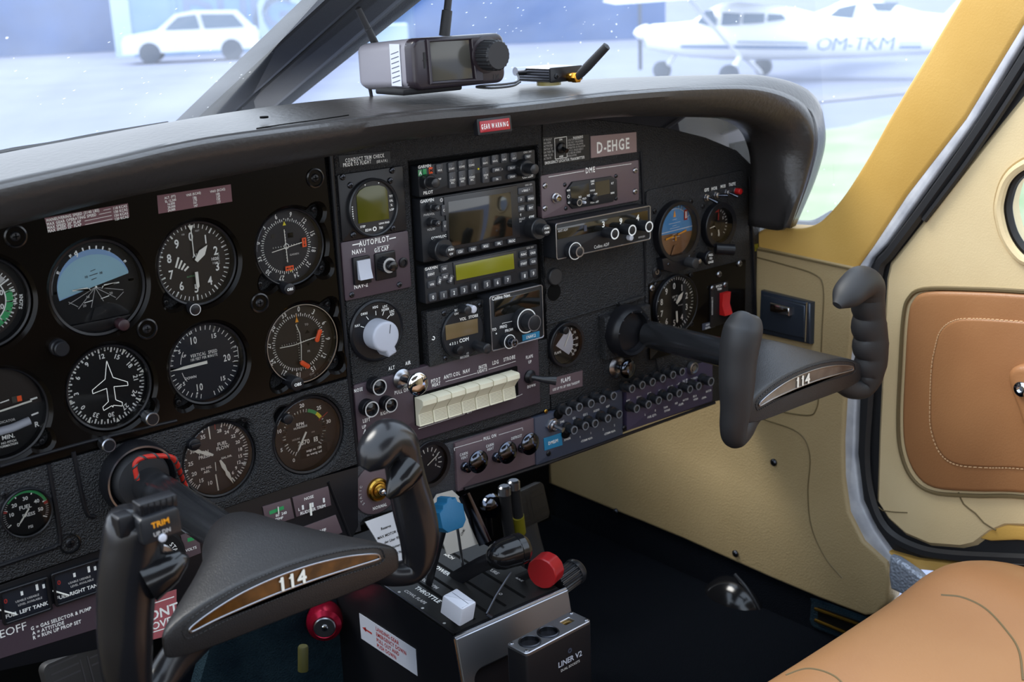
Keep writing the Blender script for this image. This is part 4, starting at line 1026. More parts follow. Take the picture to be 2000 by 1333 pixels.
mb = MB(); sc = [(x-.0235, y-.017), (x+.0225, y-.0175), (x+.0225, y+.018), (x+.019, y+.0235), (x+.011, y+.0268), (x, y+.0275), (x-.011, y+.0268), (x-.019, y+.0235), (x-.0235, y+.018)]
mb.prism([(x+(a-x)*.84, y+(b-y)*.84) for a, b in sc], .0024, .0034, 'lcd_green', .0003); U.part('screen', mb)
U.scr([(669, 346), (766, 333), (762, 353), (684, 362), (690, 459), (767, 446)], .0034)
# autopilot
U = Unit('autopilot_panel', 'plum AUTOPILOT panel with a silver rocker and a black G/S CAP knob', 'panel', (667, 473), (804, 561), .011, 'placard_plum_dark', tr=(797, 452), bl=(673, 589))
U.t('AUTOPILOT', 731, 471, .0058, bold=True, sx=.85, al='c'); U.bar((688, 479), (703, 476), .0012); U.bar((760, 467), (773, 464), .0012)
U.t('NAV-1', 701, 491, .0048, sx=.9); U.t('NAV-2', 705, 558, .0048, sx=.9); U.t('G/S CAP', 745, 487, .0044, sx=.8); U.bar((736, 483), (760, 479), .0004)
U.done()
a = U.rect((686, 504), (723, 551)); mb = MB(); mb.prism(rrect(a[2], a[3], .001, 2, a[0], a[1]), 0, .0035, 'satin_black', .0006); U.part('switch_frame', mb)
a = U.rect((693, 509), (720, 541)); mb = MB(); mb.at(0, 0, 0); cx_, cy_, w, h = a
mb.loops([[(cx_-w/2, cy_-h/2, .0035), (cx_+w/2, cy_-h/2, .0035), (cx_+w/2, cy_-h/2, .009), (cx_-w/2, cy_-h/2, .009)], [(cx_-w/2, cy_, .0035), (cx_+w/2, cy_, .0035), (cx_+w/2, cy_, .0062), (cx_-w/2, cy_, .0062)], [(cx_-w/2, cy_+h/2, .0035), (cx_+w/2, cy_+h/2, .0035), (cx_+w/2, cy_+h/2, .0055), (cx_-w/2, cy_+h/2, .0055)]], 'white_soft', smooth=False); U.part('rocker', mb, label='silver-white rocker cap')
x, y = U.l(752, 517); mb = MB(); mb.box(x, y-.001, .001, .027, .030, .002, 'satin_black', .0015); U.part('switch_frame', mb)
mb = MB(); x, y = U.l(758, 518, .01); mb.ribbed(.0085, .002, .013, 'plastic_black', 16, .0012, .0008, x, y); mb.cyl(.0058, .013, .021, 'shiny_black', .001, 24, x, y); mb.ring(.0058, .0082, .0131, 'ink_soft', 32, x, y); U.part('knob', mb)
x, y = U.l(787, 513); mb = MB(); mb.lathe([(.0055, 0), (.0055, .0015), (.0035, .002), (.0032, .0006), (.001, .0006)], 'satin_black', 24, x, y); U.part('ring_cap', mb)
U.scr([(687, 576), (780, 556)], .0032)
# mode selector
U = Unit('mode_selector', 'round black selector with large white pointer knob marked NAV, OMNI, HDG, LOC', 'selector', (690, 598), (785, 692), .010, 'wrinkle', part='bezel')
cx_, cy_ = U.l(735, 646); mbq = MB(); mbq.lathe([(.0345, -.009), (.0345, .001), (.0325, .0025), (.0310, .0012), (.001, .0012)], 'satin_black', 64, cx_, cy_)
for a, t, l2 in ((-66, 'NAV', None), (-34, 'OMNI', None), (0, 'HDG', None), (28, 'LOC', 'NORM'), (52, 'LOC', 'REV')):
    q = math.radians(a); mbq.line(cx_+.0175*math.sin(q), cy_+.0175*math.cos(q), cx_+.0222*math.sin(q), cy_+.0222*math.cos(q), .0007, .0016, 'ink')
    mbq.text(t, cx_+.0265*math.sin(q), cy_+.0265*math.cos(q)+(.0015 if l2 else 0), .0027, 'ink', .0016, sx=.85)
    if l2: mbq.text(l2, cx_+.0265*math.sin(q), cy_+.0265*math.cos(q)-.002, .0027, 'ink', .0016, sx=.85)
U.part('dial_plate', mbq)
mb = MB(); kx, ky = cx_-.001, cy_-.003
prof = []
for i in range(64):
    a = 2*pi*i/64; R = .0170; d = abs((a-math.radians(-72)+pi) % (2*pi)-pi)
    if d < 1.2: R = max(R, min(.0062/max(.01, math.sin(d)), .0232/math.cos(d)))
    prof.append((kx+R*math.cos(a), ky+R*math.sin(a)))
mb.prism(prof, .0012, .021, 'white_soft', .003, n=4)
mb.line(kx+.004, ky+.003, kx+.006, ky+.0125, .0008, .0212, 'ink_black'); U.part('pointer_knob', mb, label='white pointer knob')
bpy.data.objects  # (faceplate of the selector is its round bezel)
# audio panel
U = Unit('audio_panel', 'topmost radio unit, an audio panel with two rows of small grey buttons', 'radio', (815, 324), (1046, 351), .0155, tr=(1045, 293), bl=(820, 384))
U.t('GARMIN', 829, 325, .0032, bold=True); U.t('PILOT', 836, 376, .0034); U.t('COPILOT', 1031, 345, .0028); U.t('GMA 340', 1030, 297, .0022, 'ink_soft'); U.t('SPKR', 978, 331, .0020, 'ink_soft'); 
U.t('OFF', 858, 350, .0020); U.done()
for (a, b, c, m) in ((820, 338, 'A', 'green_pale'), (829, 336, '', 'green'), (841, 333, 'M', 'orange')):
    x, y = U.l(a, b); mb = MB(); mb.box(x, y, .0004, .0048, .0068, .0008, m, .0002)
    if c: mb.text(c, x, y, .004, 'ink_black' if c == 'M' else 'ink', .001)
    U.part('marker_lamp', mb, label={'A': 'pale green marker lamp', '': 'green marker lamp', 'M': 'orange marker lamp'}[c])
for i, (a, b) in enumerate([(859, 330), (882, 327), (902, 323), (921, 320), (948, 316), (967, 312), (985, 309), (1004, 307)]):
    U.btn(a, b, .0088, .0105, lines=[['\u00b7', 'MKR'], ['\u00b7', 'COM1'], ['\u00b7', 'COM2'], ['\u00b7', 'COM3'], ['\u00b7', 'NAV1'], ['\u00b7', 'NAV2'], ['\u00b7', 'DME'], ['\u00b7', 'ADF']][i], sz=.0022)
for i, (a, b) in enumerate([(884, 352), (903, 349), (922, 346), (949, 342)]):
    U.btn(a, b, .0092, .0175, lines=[['\u00b7', 'COM1', 'MIC'], ['\u00b7', 'COM2', 'MIC'], ['\u00b7', 'COM3', 'MIC'], ['\u00b7', 'COM', '1/2']][i], sz=.0022)
for a, b, t in ((971, 332, 'SPKR'), (971, 350, 'PA'), (1001, 328, 'PILOT'), (1001, 345, 'CREW'), (1032, 306, 'TEST')): U.btn(a, b, .0135 if a < 1030 else .010, .0052, t, sz=.0022)
U.kn(852, 358, .0082, .020, inner=(.0055, .010)); U.kn(1045, 331, .0100, .024, inner=(.0062, .011))
x, y = U.l(934, 330); mb = MB(); mb.lathe([(.0012, 0), (.001, .0008)], 'yellow', 10, x, y); U.part('lamp', mb, label='tiny yellow-green lamp')
# navigator
U = Unit('gps_navigator', 'large dark-screened navigator unit in the middle of the radio stack', 'radio', (818, 389), (1049, 469), .0155, tr=(1046, 354), bl=(828, 513))
U.t('GARMIN', 834, 392, .0034, bold=True); U.t('GNS 430', 1032, 361, .0020, 'ink_soft'); U.t('VLOC', 866, 464, .0030, z=.0003) if 0 else None
U.t('COM/VLOC', 857, 463, .0028); U.t('GPS', 1038, 424, .0034); U.t('PWR/VOL', 838, 419, .0024, 'ink_soft'); U.t('VOL/ID', 842, 448, .0024, 'ink_soft'); U.t('DEFAULT', 1017, 428, .0022, 'ink_soft'); U.t('NAV', 1015, 433, .0020, 'ink_soft'); U.t('\u2191', 1017, 420, .003)
x, y = U.l(862, 391); U.m.ring(.0008, .0022, .0003, 'ink_soft', 20, x, y)
a = [U.l(*p) for p in ((868, 388), (1006, 366), (1012, 460), (878, 484))]; U.m.prism(offset_poly(ccw(a), -.002), -.001, .0018, 'plastic_black', .0008); U.done()
mb = MB(); a = [U.l(*p) for p in ((873, 394), (995, 375), (999, 460), (877, 481))]; mb.prism(a, .001, .0022, 'screen', .0002); U.part('screen', mb)
for i, (a, b, t) in enumerate(((899, 492, 'CDI'), (924, 487, 'OBS'), (949, 481, 'MSG'), (975, 476, 'FPL'), (1000, 471, 'PROC'))): U.btn(a, b, .0115, .0056, t, sz=.0028)
for a, b, w, t in ((1027, 372, .0225, '\u25bd RNG \u25b3'), (1018, 390, .0102, 'D'), (1037, 388, .0102, 'MENU'), (1019, 408, .0102, 'CLR'), (1037, 406, .0102, 'ENT')): U.btn(a, b, w, .0075, t.replace('\u25bd', 'v').replace('\u25b3', '^'), sz=.0026)
U.btn(867, 411, .0056, .0120, 'C', sz=.0026); U.btn(869, 442, .0056, .0120, 'V', sz=.0026)
U.kn(856, 407, .0052, .016, inner=(.0036, .009), txt=['C']); U.kn(857, 437, .0052, .016, inner=(.0036, .009), txt=['V'])
U.kn(881, 492, .0125, .026, inner=(.0068, .014), txt=['PUSH', 'C/V'], tsz=.0022); U.kn(1068, 450, .0125, .026, inner=(.0068, .014), txt=['PUSH', 'CRSR'], tsz=.0022)
# transponder
U = Unit('transponder', 'transponder with long olive-green display and digit buttons zero to nine', 'radio', (826, 521), (1052, 545), .0155, tr=(1049, 479), bl=(833, 594))
U.t('GARMIN', 842, 524, .0032, bold=True); U.t('GTX 327', 1035, 484, .0020, 'ink_soft'); U.done()
mb = MB(); a = [U.l(*p) for p in ((884, 513), (1007, 489), (1009, 530), (887, 556))]; mb.prism(a, 0, .0012, 'plastic_black', .0004); U.part('display_frame', mb)
mb = MB(); a = [U.l(*p) for p in ((888, 518), (1001, 495), (1003, 525), (890, 548))]; mb.prism(a, .001, .0018, 'lcd_olive', .0002); U.part('screen', mb)
for i, (a, b) in enumerate([(846, 581), (867, 577), (887, 572), (907, 567), (928, 562), (952, 556), (972, 552), (992, 547), (1025, 539), (1042, 534)]): U.btn(a, b, .0100, .0092, str(i), sz=.0042)
for a, b, t, ti, w in ((842, 536, 'IDENT', 0, .0105), (844, 556, 'VFR', 0, .0105), (868, 525, 'ON', 0, .0100), (870, 541, 'ALT', 0, .0100), (859, 549, 'SBY', 1.2, .0100), (881, 546, 'OFF', 1.1, .0100), (1023, 497, 'FUNC', 0, .0105), (1041, 494, 'CRSR', 0, .0105), (1023, 515, 'START', 0, .0105), (1042, 511, 'CLR', 0, .0105)): U.btn(a, b, w, .0078 if not ti else .0062, t, sz=.0026, tilt=ti)
# com radio
U = Unit('com_radio', 'square black COM radio with round face, amber display and three small knobs', 'radio', (834, 612), (949, 691), .0125, 'wrinkle', tr=(946, 583), bl=(838, 716), part='mounting_plate', depth=.011)
cx_, cy_ = U.l(901, 650); mb = MB(); mb.lathe([(.0300, 0), (.0300, .003), (.0285, .0042), (.001, .0042)], 'radio_face', 64, cx_, cy_)
def T2(t, a, b, s_, m='ink', **k): x, y = U.l(a, b, .004); mb.text(t, x, y, s_, m, .0044, **k)
T2('BO', 891, 606, .0026); T2('ON', 891, 613, .0026); T2('VOL', 904, 623, .0034, bold=True); T2('STORE', 924, 618, .0032, bold=True); T2('COM', 906, 664, .0042, bold=True); T2('4 3 2 1', 886, 671, .0030); T2('BECKER', 907, 697, .0026, 'ink_soft'); T2('AR', 913, 690, .002, 'ink_soft')
U.done(); U.part('round_face', mb)
mb = MB(); a = [U.l(*p, .004) for p in ((869, 636), (932, 622), (933, 650), (871, 665))]; mb.prism(a, .004, .0050, 'lcd_amber', .0003); U.part('screen', mb)
U.kn(915, 607, .0052, .018, z0=.004); U.kn(926, 605, .0045, .016, z0=.004, m='white_plastic', label='white-capped knob'); U.kn(901, 686, .0055, .013, z0=.004, m='satin_black'); U.kn(953, 682, .0060, .026, z0=.004, m='plastic_black')
U.scr([(867, 612), (937, 596), (870, 700)], .0030); x, y = U.l(846, 661); mb = MB(); mb.ring(.0012, .0024, .0004, 'ink', 24, x, y, a0=-.3, a1=4.5); U.part('mark', mb)
# nav radio with silver border
U = Unit('nav_radio', 'small silver-edged radio lettered Collins Nav with blue NAV 2 label', 'radio', (953, 583), (1064, 660), .024, 'radio_face', tr=(1057, 553), bl=(962, 686), r=.003, part='body')
U.m.prism(rrect(U.W*.86, .020, .001, 2, .001, U.H*.5-.0155), 0, .0008, 'screen', .0003)
U.t('Collins Nav.', 979, 580, .0042, al='c', sx=.95); U.t('FREQ', 983, 638, .0032); U.t('TO', 965, 644, .0032); U.t('FROM', 994, 645, .0032); U.bar((981, 634), (981, 632), .0005); U.bar((981, 632), (1004, 627), .0005); x, y = U.l(969, 652); U.m.flat(circle(.0010, 12, x, y), .0003, 'ink')
U.done()
mb = MB(); ro = rrect(U.W, U.H, .0032, 6); ri = rrect(U.W-.003, U.H-.003, .002, 6); mb.holed(ro, [ri], -.001, .0010, 'steel', .0003, .0003); U.part('silver_frame', mb)
mb = MB(); x, y = U.l(1031, 628, .012); mb.cyl(.0145, 0, .010, 'radio_face', .0008, 36, x, y); mb.ring(.0132, .0145, .0101, 'ink', 48, x, y); x, y = x, y; mb.cyl(.0098, .010, .024, 'radio_face', .0008, 32, x, y); mb.ring(.0086, .0098, .0241, 'steel', 40, x, y); U.part('tuning_knob', mb)
mb = MB(); x, y = U.l(1000, 669, .012); mb.cyl(.0085, 0, .008, 'radio_face', .0006, 28, x, y); mb.ring(.0075, .0085, .0081, 'ink', 40, x, y); mb.cyl(.0050, .008, .017, 'chrome_dark', .0006, 24, x, y); mb.ring(.0036, .0050, .0171, 'steel', 30, x, y); U.part('volume_knob', mb)
def dymo(name, label, TL, BR_, TR, BL, h, text, sz):
    return placard(name, label, [TL, TR, BR_, BL], h, 'dymo_blue', [(text, (TL[0]+BR_[0])/2, (TL[1]+BR_[1])/2, sz, dict(bold=True, sx=.9))], .0006, 'label')
dymo('embossed_label', 'blue embossed label on the silver-edged nav radio', (1020, 655), (1054, 659), (1054, 647), (1021, 667), .0243, 'I.NAV.2', .0036)
# switch panel with seven rockers
U = Unit('lighting_panel', 'plum switch panel with a row of seven cream rocker switches', 'switch panel', (689, 738), (1058, 783), .0105, 'placard_plum_dark', tr=(1049, 672), bl=(703, 900), r=.002)
th = 0
for t, a, b, s_ in (('ALT', 765, 719, .0042), ('AIR', 797, 709, .0042), ('PITOT', 851, 743, .0042), ('HEAT', 852, 751, .0042), ('ANTI COL', 883, 733, .0044), ('NAV', 911, 725, .0044), ('INSTR', 943, 716, .0040), ('LIGHTS', 942, 724, .0038), ('LDG', 968, 708, .0044), ('STROBE', 995, 700, .0044), ('FLAPS', 1034, 697, .0038), ('UP', 1035, 707, .0036), ('DOWN', 1038, 754, .0034), ('OFF', 917, 804, .0040), ('PULL ON', 785, 764, .0042), ('NOSE', 700, 762, .0038), ('LEFT', 716, 821, .0042), ('RIGHT', 753, 806, .0040), ('UP', 711, 834, .0038), ('DOWN', 713, 866, .0038)): U.t(t, a, b, s_, sx=.82)
U.bar((870, 746), (931, 729)); U.bar((954, 722), (1007, 706)); U.bar((817, 838), (908, 809)); U.bar((925, 802), (1014, 773)); U.bar((1020, 770), (1014, 773), .0004)
for s_, yy in ((1, 844), (-1, 855)): x, y = U.l(713, yy); U.m.flat([(x-.003, y-.002*s_), (x+.003, y-.002*s_), (x, y+.0035*s_)][::s_], .0003, 'ink')
U.done()
a0, a1 = U.l(806, 776), U.l(1012, 762); mbf = MB()
fr = [U.l(*p) for p in ((806, 771), (1009, 716), (1013, 770), (812, 834))]; ra = (fr[0][0]+fr[3][0])/2; rb = (fr[1][0]+fr[2][0])/2; zt = (fr[0][1]+fr[1][1])/2; zb = (fr[2][1]+fr[3][1])/2
mbf.prism(rrect(rb-ra, zt-zb, .0015, 2, (ra+rb)/2, (zt+zb)/2), 0, .0006, 'deep_black'); U.part('switch_well', mbf)
# seven rockers
lab = 0; px_edges = [(808, 812), (828, 834), (861, 862), (890, 890), (918, 918), (946, 946), (974, 974), (1003, 1003)]
q0 = U.l(810, 805)[0]; q1 = U.l(1000, 750)[0]; wd = (q1-q0)/7
yc = (U.l(815, 802)[1]+U.l(990, 752)[1])/2; hh = .0165
for k in range(7):
    cx_ = q0+wd*(k+.5); w = wd*.94
    sec = [(-hh, 0), (-hh, .0080), (-.0025, .0062), (.0015, .0090), (hh*.60, .0165), (hh*.92, .0165), (hh, .0140), (hh, 0)]
    L = []
    for x in (-w/2, -w/2+.0006, w/2-.0006, w/2):
        e = .0004 if abs(x) == w/2 else 0; L.append([(cx_+x, yc+p[0], max(.0, p[1]-e)) for p in sec])
    mb = MB(); mb.loops(L, 'rocker_cream', smooth=False)
    for j in range(7): y_ = -.0035-.0017*j; mb.line(cx_-w*.45, yc+y_, cx_+w*.45, yc+y_, .00035, .0064+(.0018*(-y_)/hh)+.0003, 'groove')
    U.part('rocker_switch', mb)
# gear indicator lights
for a, b, r in ((739, 756, .0095), (724, 799, .0095), (762, 791, .0085)):
    mb = MB(); x, y = U.l(a, b, .010); mb.cyl(r, 0, .009, 'satin_black', .0008, 28, x, y); mb.lathe([(r*.95, .009), (r*.95, .012), (r*.80, .0128), (r*.72, .0110), (r*.3, .0125), (.0005, .0130)], 'shiny_black', 28, x, y); mb.ring(r*.80, r*.95, .0129, 'ink_soft', 30, x, y); U.part('indicator_lamp', mb)
mb = MB(); x, y = U.l(733, 836); mb.tube([(x, y, 0), (x+.002, y-.001, .014)], [(.004, .004), (.0055, .0055)], 'placard_grey', 14); U.part('gear_lever_stub', mb)
# flap lever
mb = MB(); x, y = U.l(1034, 736); mb.lathe([(.0085, 0), (.0085, .002), (.006, .004), (.005, .006), (.001, .0062)], 'satin_black', 26, x, y)
x2, y2 = U.l(1075, 722, .035); mb.tube([(x, y, .004), (x+.010, y-.003, .014), (x+.022, y-.0055, .024)], [(.003, .003), (.004, .0032), (.0055, .0024)], 'plastic_black', 12); U.part('flap_lever', mb)
# chrome alternate-air pull
def pull(name, label, base, tip, rb, rt, h, m='chrome', sm='steel', L=.030, flat=True):
    """base, tip: pixels of collar centre and knob front centre"""
    F_ = Face(name, label, 'knob', base[0], base[1], h); x, y = F_.l(*tip, L); mb = MB(); mb.lathe([(rb, 0), (rb, .003), (rb*.8, .005), (rb*.55, .0062), (rb*.5, .0055), (.0005, .0055)], sm, 32); F_.part('collar', mb)
    sx_, sy_ = x, y
    mb = MB(); mb.tube([(0, 0, .004), (sx_, sy_, L-.006)], .0032, 'steel_dark' if m != 'chrome' else 'satin_black', 14); F_.part('shaft', mb)
    mb = MB(); mb.lathe([(rt*.35, L-.012), (rt*.9, L-.0075), (rt, L-.005), (rt, L-.0025), (rt*.86, L-.0006), (rt*.5, L+.0006), (.0005, L+.001)], m, 40, sx_, sy_); F_.part('knob_head', mb)
    return F_
pull('alternate_air_knob', 'bright chrome pull knob in front of the cream rocker switches', (783, 740), (820, 752), .0115, .0130, .0105, L=.036)
# flaps gauge and placard
FD = XZ(1102, 671, 0); D = Dial('flap_gauge', 'small round flap position gauge with white sector, below the blank panel', 'dial', XZ(1102, 672, .007), .0245, 'dial_black', h=.007)
D.d.flat([(-.0150, .001), (.0065, .0200), (.0125, .010), (.0140, 0), (.0125, -.0090), (.0060, -.0150)], .0012, 'white_plastic')
for a, t in ((35, '0'), (55, '10'), (80, '20'), (105, '25'), (125, '30'), (140, '35')): q = math.radians(a); D.d.line(.0135*math.sin(q), .0135*math.cos(q), .0175*math.sin(q), .0175*math.cos(q), .0009, .0015, 'ink'); D.nm([(a, t)], .0205, .0030)
D.tx('FLAPS', -.012, -.0085, .0030); D.tx('DEGREES', .003, .003, .0016, 'ink_black'); D.hand('needle', 30, hand_pts(.017, .0010, .003, .003), z=.002)
D.finish(ring=(0, .004), gz_=.006, rz=.007); D.knob(-.008, .021, .0048, .004, .014, 'satin_black')
placard('flaps_placard', 'plum placard lettered FLAPS below the small flap gauge', [(1072, 741), (1138, 724), (1138, 755), (1073, 772)], .006, 'placard_plum', [('FLAPS', 1105, 742, .0052, dict(bold=True, sx=.85)), ('USE UP TO 20\u00b0 FOR TAKEOFF', 1106, 754, .0030, dict(sx=.8))])
# round blanking caps
for k, (a, b, m) in enumerate(((1081, 540, 'rubber'), (1082, 571, 'deep_black'))):
    F_ = Face('blanking_cap', ['round matt black cap on blank panel, upper of the two beside the transponder', 'round dark opening below the upper black cap beside the transponder'][k], 'cap', a, b, .006)
    mb = MB(); mb.lathe([(.0105, 0), (.0105, .004 if k == 0 else .0006), (.0095, .005 if k == 0 else .0008), (.001, .0052 if k == 0 else .0008)], m, 36); F_.part('cap', mb)
# cabin vent panel
U = Unit('vent_control_panel', 'plum PULL ON panel with three dark round knobs for cabin vent, heat and defrost', 'panel', (880, 871), (1061, 905), .008, 'placard_plum', tr=(1036, 818), bl=(903, 956), r=.0015)
for t, a, b, s_ in (('PULL ON', 957, 854, .0040), ('CABIN', 906, 887, .0034), ('VENT', 907, 894, .0034), ('CABIN', 957, 870, .0034), ('HEAT', 958, 877, .0034), ('DEFROST', 1009, 854, .0034)): U.t(t, a, b, s_, sx=.85)
U.bar((887, 876), (942, 860)); U.bar((974, 850), (1020, 836)); U.bar((887, 876), (888, 881)); U.bar((1020, 836), (1021, 841)); U.done()
for base, tip in (((907, 912), (938, 904)), ((968, 893), (995, 886)), ((1018, 875), (1039, 869))):
    x, y = U.l(*base); tx_, ty_ = U.l(*tip, .026); mb = MB(); mb.lathe([(.0060, 0), (.0060, .004), (.0052, .005), (.0060, .006), (.0052, .009), (.003, .010)], 'chrome_dark', 24, x, y)
    mb.tube([(x, y, .008), (tx_, ty_, .020)], .0030, 'satin_black', 12)
    mb.lathe([(.006, .015), (.0128, .020), (.0138, .022), (.0138, .0235), (.0125, .0250), (.007, .0270), (.0005, .0276)], 'chrome_dark', 40, tx_, ty_); U.part('pull_knob', mb)
# small gauge and switch on the lower sheet
D = Dial('suction_gauge', 'small dark blue gauge half hidden behind the left yoke right-hand grip', 'dial', XZ(836, 905, HG), .0235, 'dial_blue_sheen', h=HG)
D.tk(-120, 120, 12, .014, .019, .0008); D.nm([(40, '4'), (80, '5'), (115, '6')], .011, .003); D.hand('needle', 60, hand_pts(.016, .001, .003, .003), z=.002); D.finish(ring=(0, .005), gz_=.006, rz=.007)
F_ = Face('gear_emergency_switch', 'brass-collared toggle switch on a round plum plate marked NORMAL', 'switch', 734, 955, HG)
mb = MB(); mb.lathe([(.0300, 0), (.0300, .001), (.0275, .0022), (.001, .0022)], 'placard_plum', 56); mb.ring(.0275, .030, .0012, 'satin_black', 56)
mb.text('NORMAL', .002, -.0215, .0036, 'ink', .0026, sx=.9)
for i, ch in enumerate('STATIC'): q = math.radians(238+i*11); mb.text(ch, .0225*math.sin(q), .0225*math.cos(q), .0030, 'ink_soft', .0026, rot=-q)
for i, ch in enumerate('ALT'): q = math.radians(78+i*11); mb.text(ch, .0225*math.sin(q), .0225*math.cos(q), .0032, 'ink', .0026, rot=-q)
F_.part('plate', mb); mb = MB(); mb.lathe([(.0135, .002), (.0135, .006), (.0118, .008), (.0105, .006), (.0085, .0065), (.0080, .009), (.0055, .010), (.001, .010)], 'brass', 32); F_.part('collar', mb)
mb = MB(); mb.lathe([(.0040, .009), (.0045, .013), (.0032, .016), (.001, .017)], 'chrome', 18); mb.tube([(0, 0, .014), (.006, -.006, .022), (.009, -.010, .024)], [.002, .0028, .0032], 'chrome_dark', 12); F_.part('lever', mb)
# ------------------------------------------------------------------ right-hand part of the panel
placard('transmitter_placard', 'dark placard lettered EMERGENCY LOCATOR TRANSMITTER around a small switch', [(1059, 268), (1151, 262), (1152, 313), (1062, 323)], HC-.002, 'placard_black',
    [(t, 1062, 274+i*6.1, .0024, dict(al='l', sx=.75, m='ink_soft')) for i, t in enumerate(('IF THIS ELT', 'HAS BEEN', 'ACTIVATED', 'SWITCH TO', 'ON THEN TO', 'ARM TO DE-', 'ACTIVATE'))] +
    [('WARNING', 1129, 268, .0028, dict(sx=.85)), ('EMERGENCY LOCATOR TRANSMITTER', 1064, 319, .0032, dict(al='l', sx=.80))] +
    [(t, 1109, 274+i*5.2, .0022, dict(al='l', sx=.72, m='ink_soft')) for i, t in enumerate(('AVIATION EMERGENCY', 'USE ONLY. UNLICENSED', 'OPERATION UNLAWFUL', 'OPERATION IN VIOLATION', 'OF F.C.C. RULES SUBJECT', 'TO FINE OR LICENSE', 'REVOCATION'))])
F_ = Face('locator_switch', 'tiny black toggle in a white outlined box on the dark transmitter placard', 'switch', 1095, 289, HC-.0012)
mb = MB(); w, h = .0190, .0245; mb.poly_line([(-w/2, -h/2), (w/2, -h/2), (w/2, h/2), (-w/2, h/2)], .0007, .0005, 'ink', True); mb.prism(rrect(w-.001, h-.001, .001), 0, .0003, 'placard_black'); mb.text('ON', 0, .0098, .0022, 'ink', .0006); mb.text('ARM', 0, -.0100, .0022, 'ink', .0006); F_.part('frame', mb)
mb = MB(); mb.lathe([(.0065, .0003), (.0065, .003), (.0050, .004), (.001, .004)], 'satin_black', 24); mb.tube([(0, 0, .003), (0, -.003, .011)], [.002, .0028], 'shiny_black', 12); F_.part('toggle', mb)
placard('registration_placard', 'plum registration placard with large white letters D-EHGE', [(1154, 266), (1243, 258), (1244, 297), (1155, 309)], HC-.002, 'placard_tan_plum', [('D-EHGE', 1198, 284, .0132, dict(bold=True, sx=.86))], .0012)
# DME
U = Unit('distance_unit', 'plum DME panel with black eight-sided window and silver screws', 'instrument', (1056, 343), (1249, 392), .009, 'placard_plum', tr=(1247, 313), bl=(1059, 427), part='mounting_plate')
U.t('DME', 1153, 332, .0066, sx=.85); U.bar((1071, 346), (1141, 334), .0006); U.bar((1164, 330), (1233, 320), .0006); U.done()
a = [U.l(*p) for p in ((1105, 370), (1116, 355), (1192, 344), (1202, 350), (1203, 382), (1194, 394), (1116, 408), (1107, 398))]
mb = MB(); mb.prism(a, 0, .0030, 'radio_face', .0008)
def T3(t, a_, b, s_, m='ink', **k): x, y = U.l(a_, b, .003); mb.text(t, x, y, s_, m, .0033, **k)
q = [U.l(*p, .003) for p in ((1114, 366), (1150, 358), (1151, 382), (1116, 390))]; mb.flat(q, .0032, 'screen'); q = [U.l(*p, .003) for p in ((1162, 356), (1190, 351), (1191, 378), (1163, 384))]; mb.flat(q, .0032, 'screen')
T3('DME', 1157, 354, .0022); T3('ON', 1157, 359, .0022); T3('HOLD', 1157, 372, .0020); T3('NM', 1110, 372, .0024); T3('KT', 1196, 358, .0024); T3('MIN', 1196, 377, .0024); T3('N1', 1133, 385, .0026); T3('N2', 1149, 382, .0026); T3('HLD', 1141, 388, .0022); T3('DIM', 1163, 379, .0022); T3('PUSH TEST', 1161, 395, .0020); T3('GS', 1111, 396, .0022)
x, y = U.l(1110, 384, .003); mb.ring(.0014, .0020, .0034, 'ink', 20, x, y)
U.part('display_window', mb); U.kn(1132, 396, .0042, .012, z0=.003, cap='steel', m='radio_face'); U.kn(1144, 396, .0018, .010, z0=.003, m='white_plastic', name='button')
U.kn(1163, 388, .0045, .008, z0=.003, m='radio_face')
mb = MB(); x, y = U.l(1084, 387); mb.lathe([(.0062, 0), (.0062, .002), (.0046, .0025), (.0046, .007), (.0032, .0075), (.003, .004), (.001, .004)], 'steel', 20, x, y); mb.lathe([(.0028, .004), (.001, .0045)], 'brass', 12, x, y); U.part('jack_socket', mb)
U.scr([(1064, 363), (1064, 407), (1240, 333), (1240, 374)], .0036, 'steel'); U.scr([(1103, 361), (1203, 344), (1203, 388), (1105, 407)], .0026, 'steel_dark')
# ADF
U = Unit('direction_finder', 'wide silver-edged radio lettered Collins ADF showing digits 3 9 4', 'radio', (1083, 437), (1271, 468), .030, 'radio_face', tr=(1269, 401), bl=(1087, 508), r=.003, part='body', depth=.024)
q = [U.l(*p) for p in ((1087, 446), (1264, 411), (1265, 432), (1089, 468))]; U.m.prism(q, 0, .0009, 'screen', .0003)
U.t('ANT ADF', 1098, 450, .0026, 'ink_soft', z=.0012); U.t('Collins ADF', 1175, 480, .0040, sx=.9, bold=False); U.t('RF/PUSH', 1253, 463, .0022, 'ink_soft')
for a_, b, t in ((1177, 438, '3'), (1211, 432, '9'), (1244, 425, '4')): U.t(t, a_, b, .0072, 'lum', z=.0014)
x, y = U.l(1142, 446); U.m.box(x, y, .0012, .0045, .0072, .0006, 'placard_grey'); U.done()
mb = MB(); ro = rrect(U.W, U.H, .0032, 6); ri = rrect(U.W-.003, U.H-.003, .002, 6); mb.holed(ro, [ri], -.001, .0010, 'steel', .0003, .0003); U.part('silver_frame', mb)
for a_, b in ((1201, 457), (1235, 450), (1268, 443)): U.kn(a_, b, .0068, .017, m='radio_face', cap='ink')
mb = MB(); x, y = U.l(1126, 491, .01); mb.cyl(.0105, 0, .008, 'radio_face', .0006, 32, x, y); mb.ring(.0095, .0105, .0081, 'ink', 40, x, y); mb.cyl(.0066, .008, .016, 'radio_face', .0006, 28, x, y); mb.ring(.0048, .0066, .0161, 'steel', 36, x, y); U.part('mode_knob', mb)
U.kn(1234, 465, .0036, .006, m='white_plastic', name='button', label='small white button')
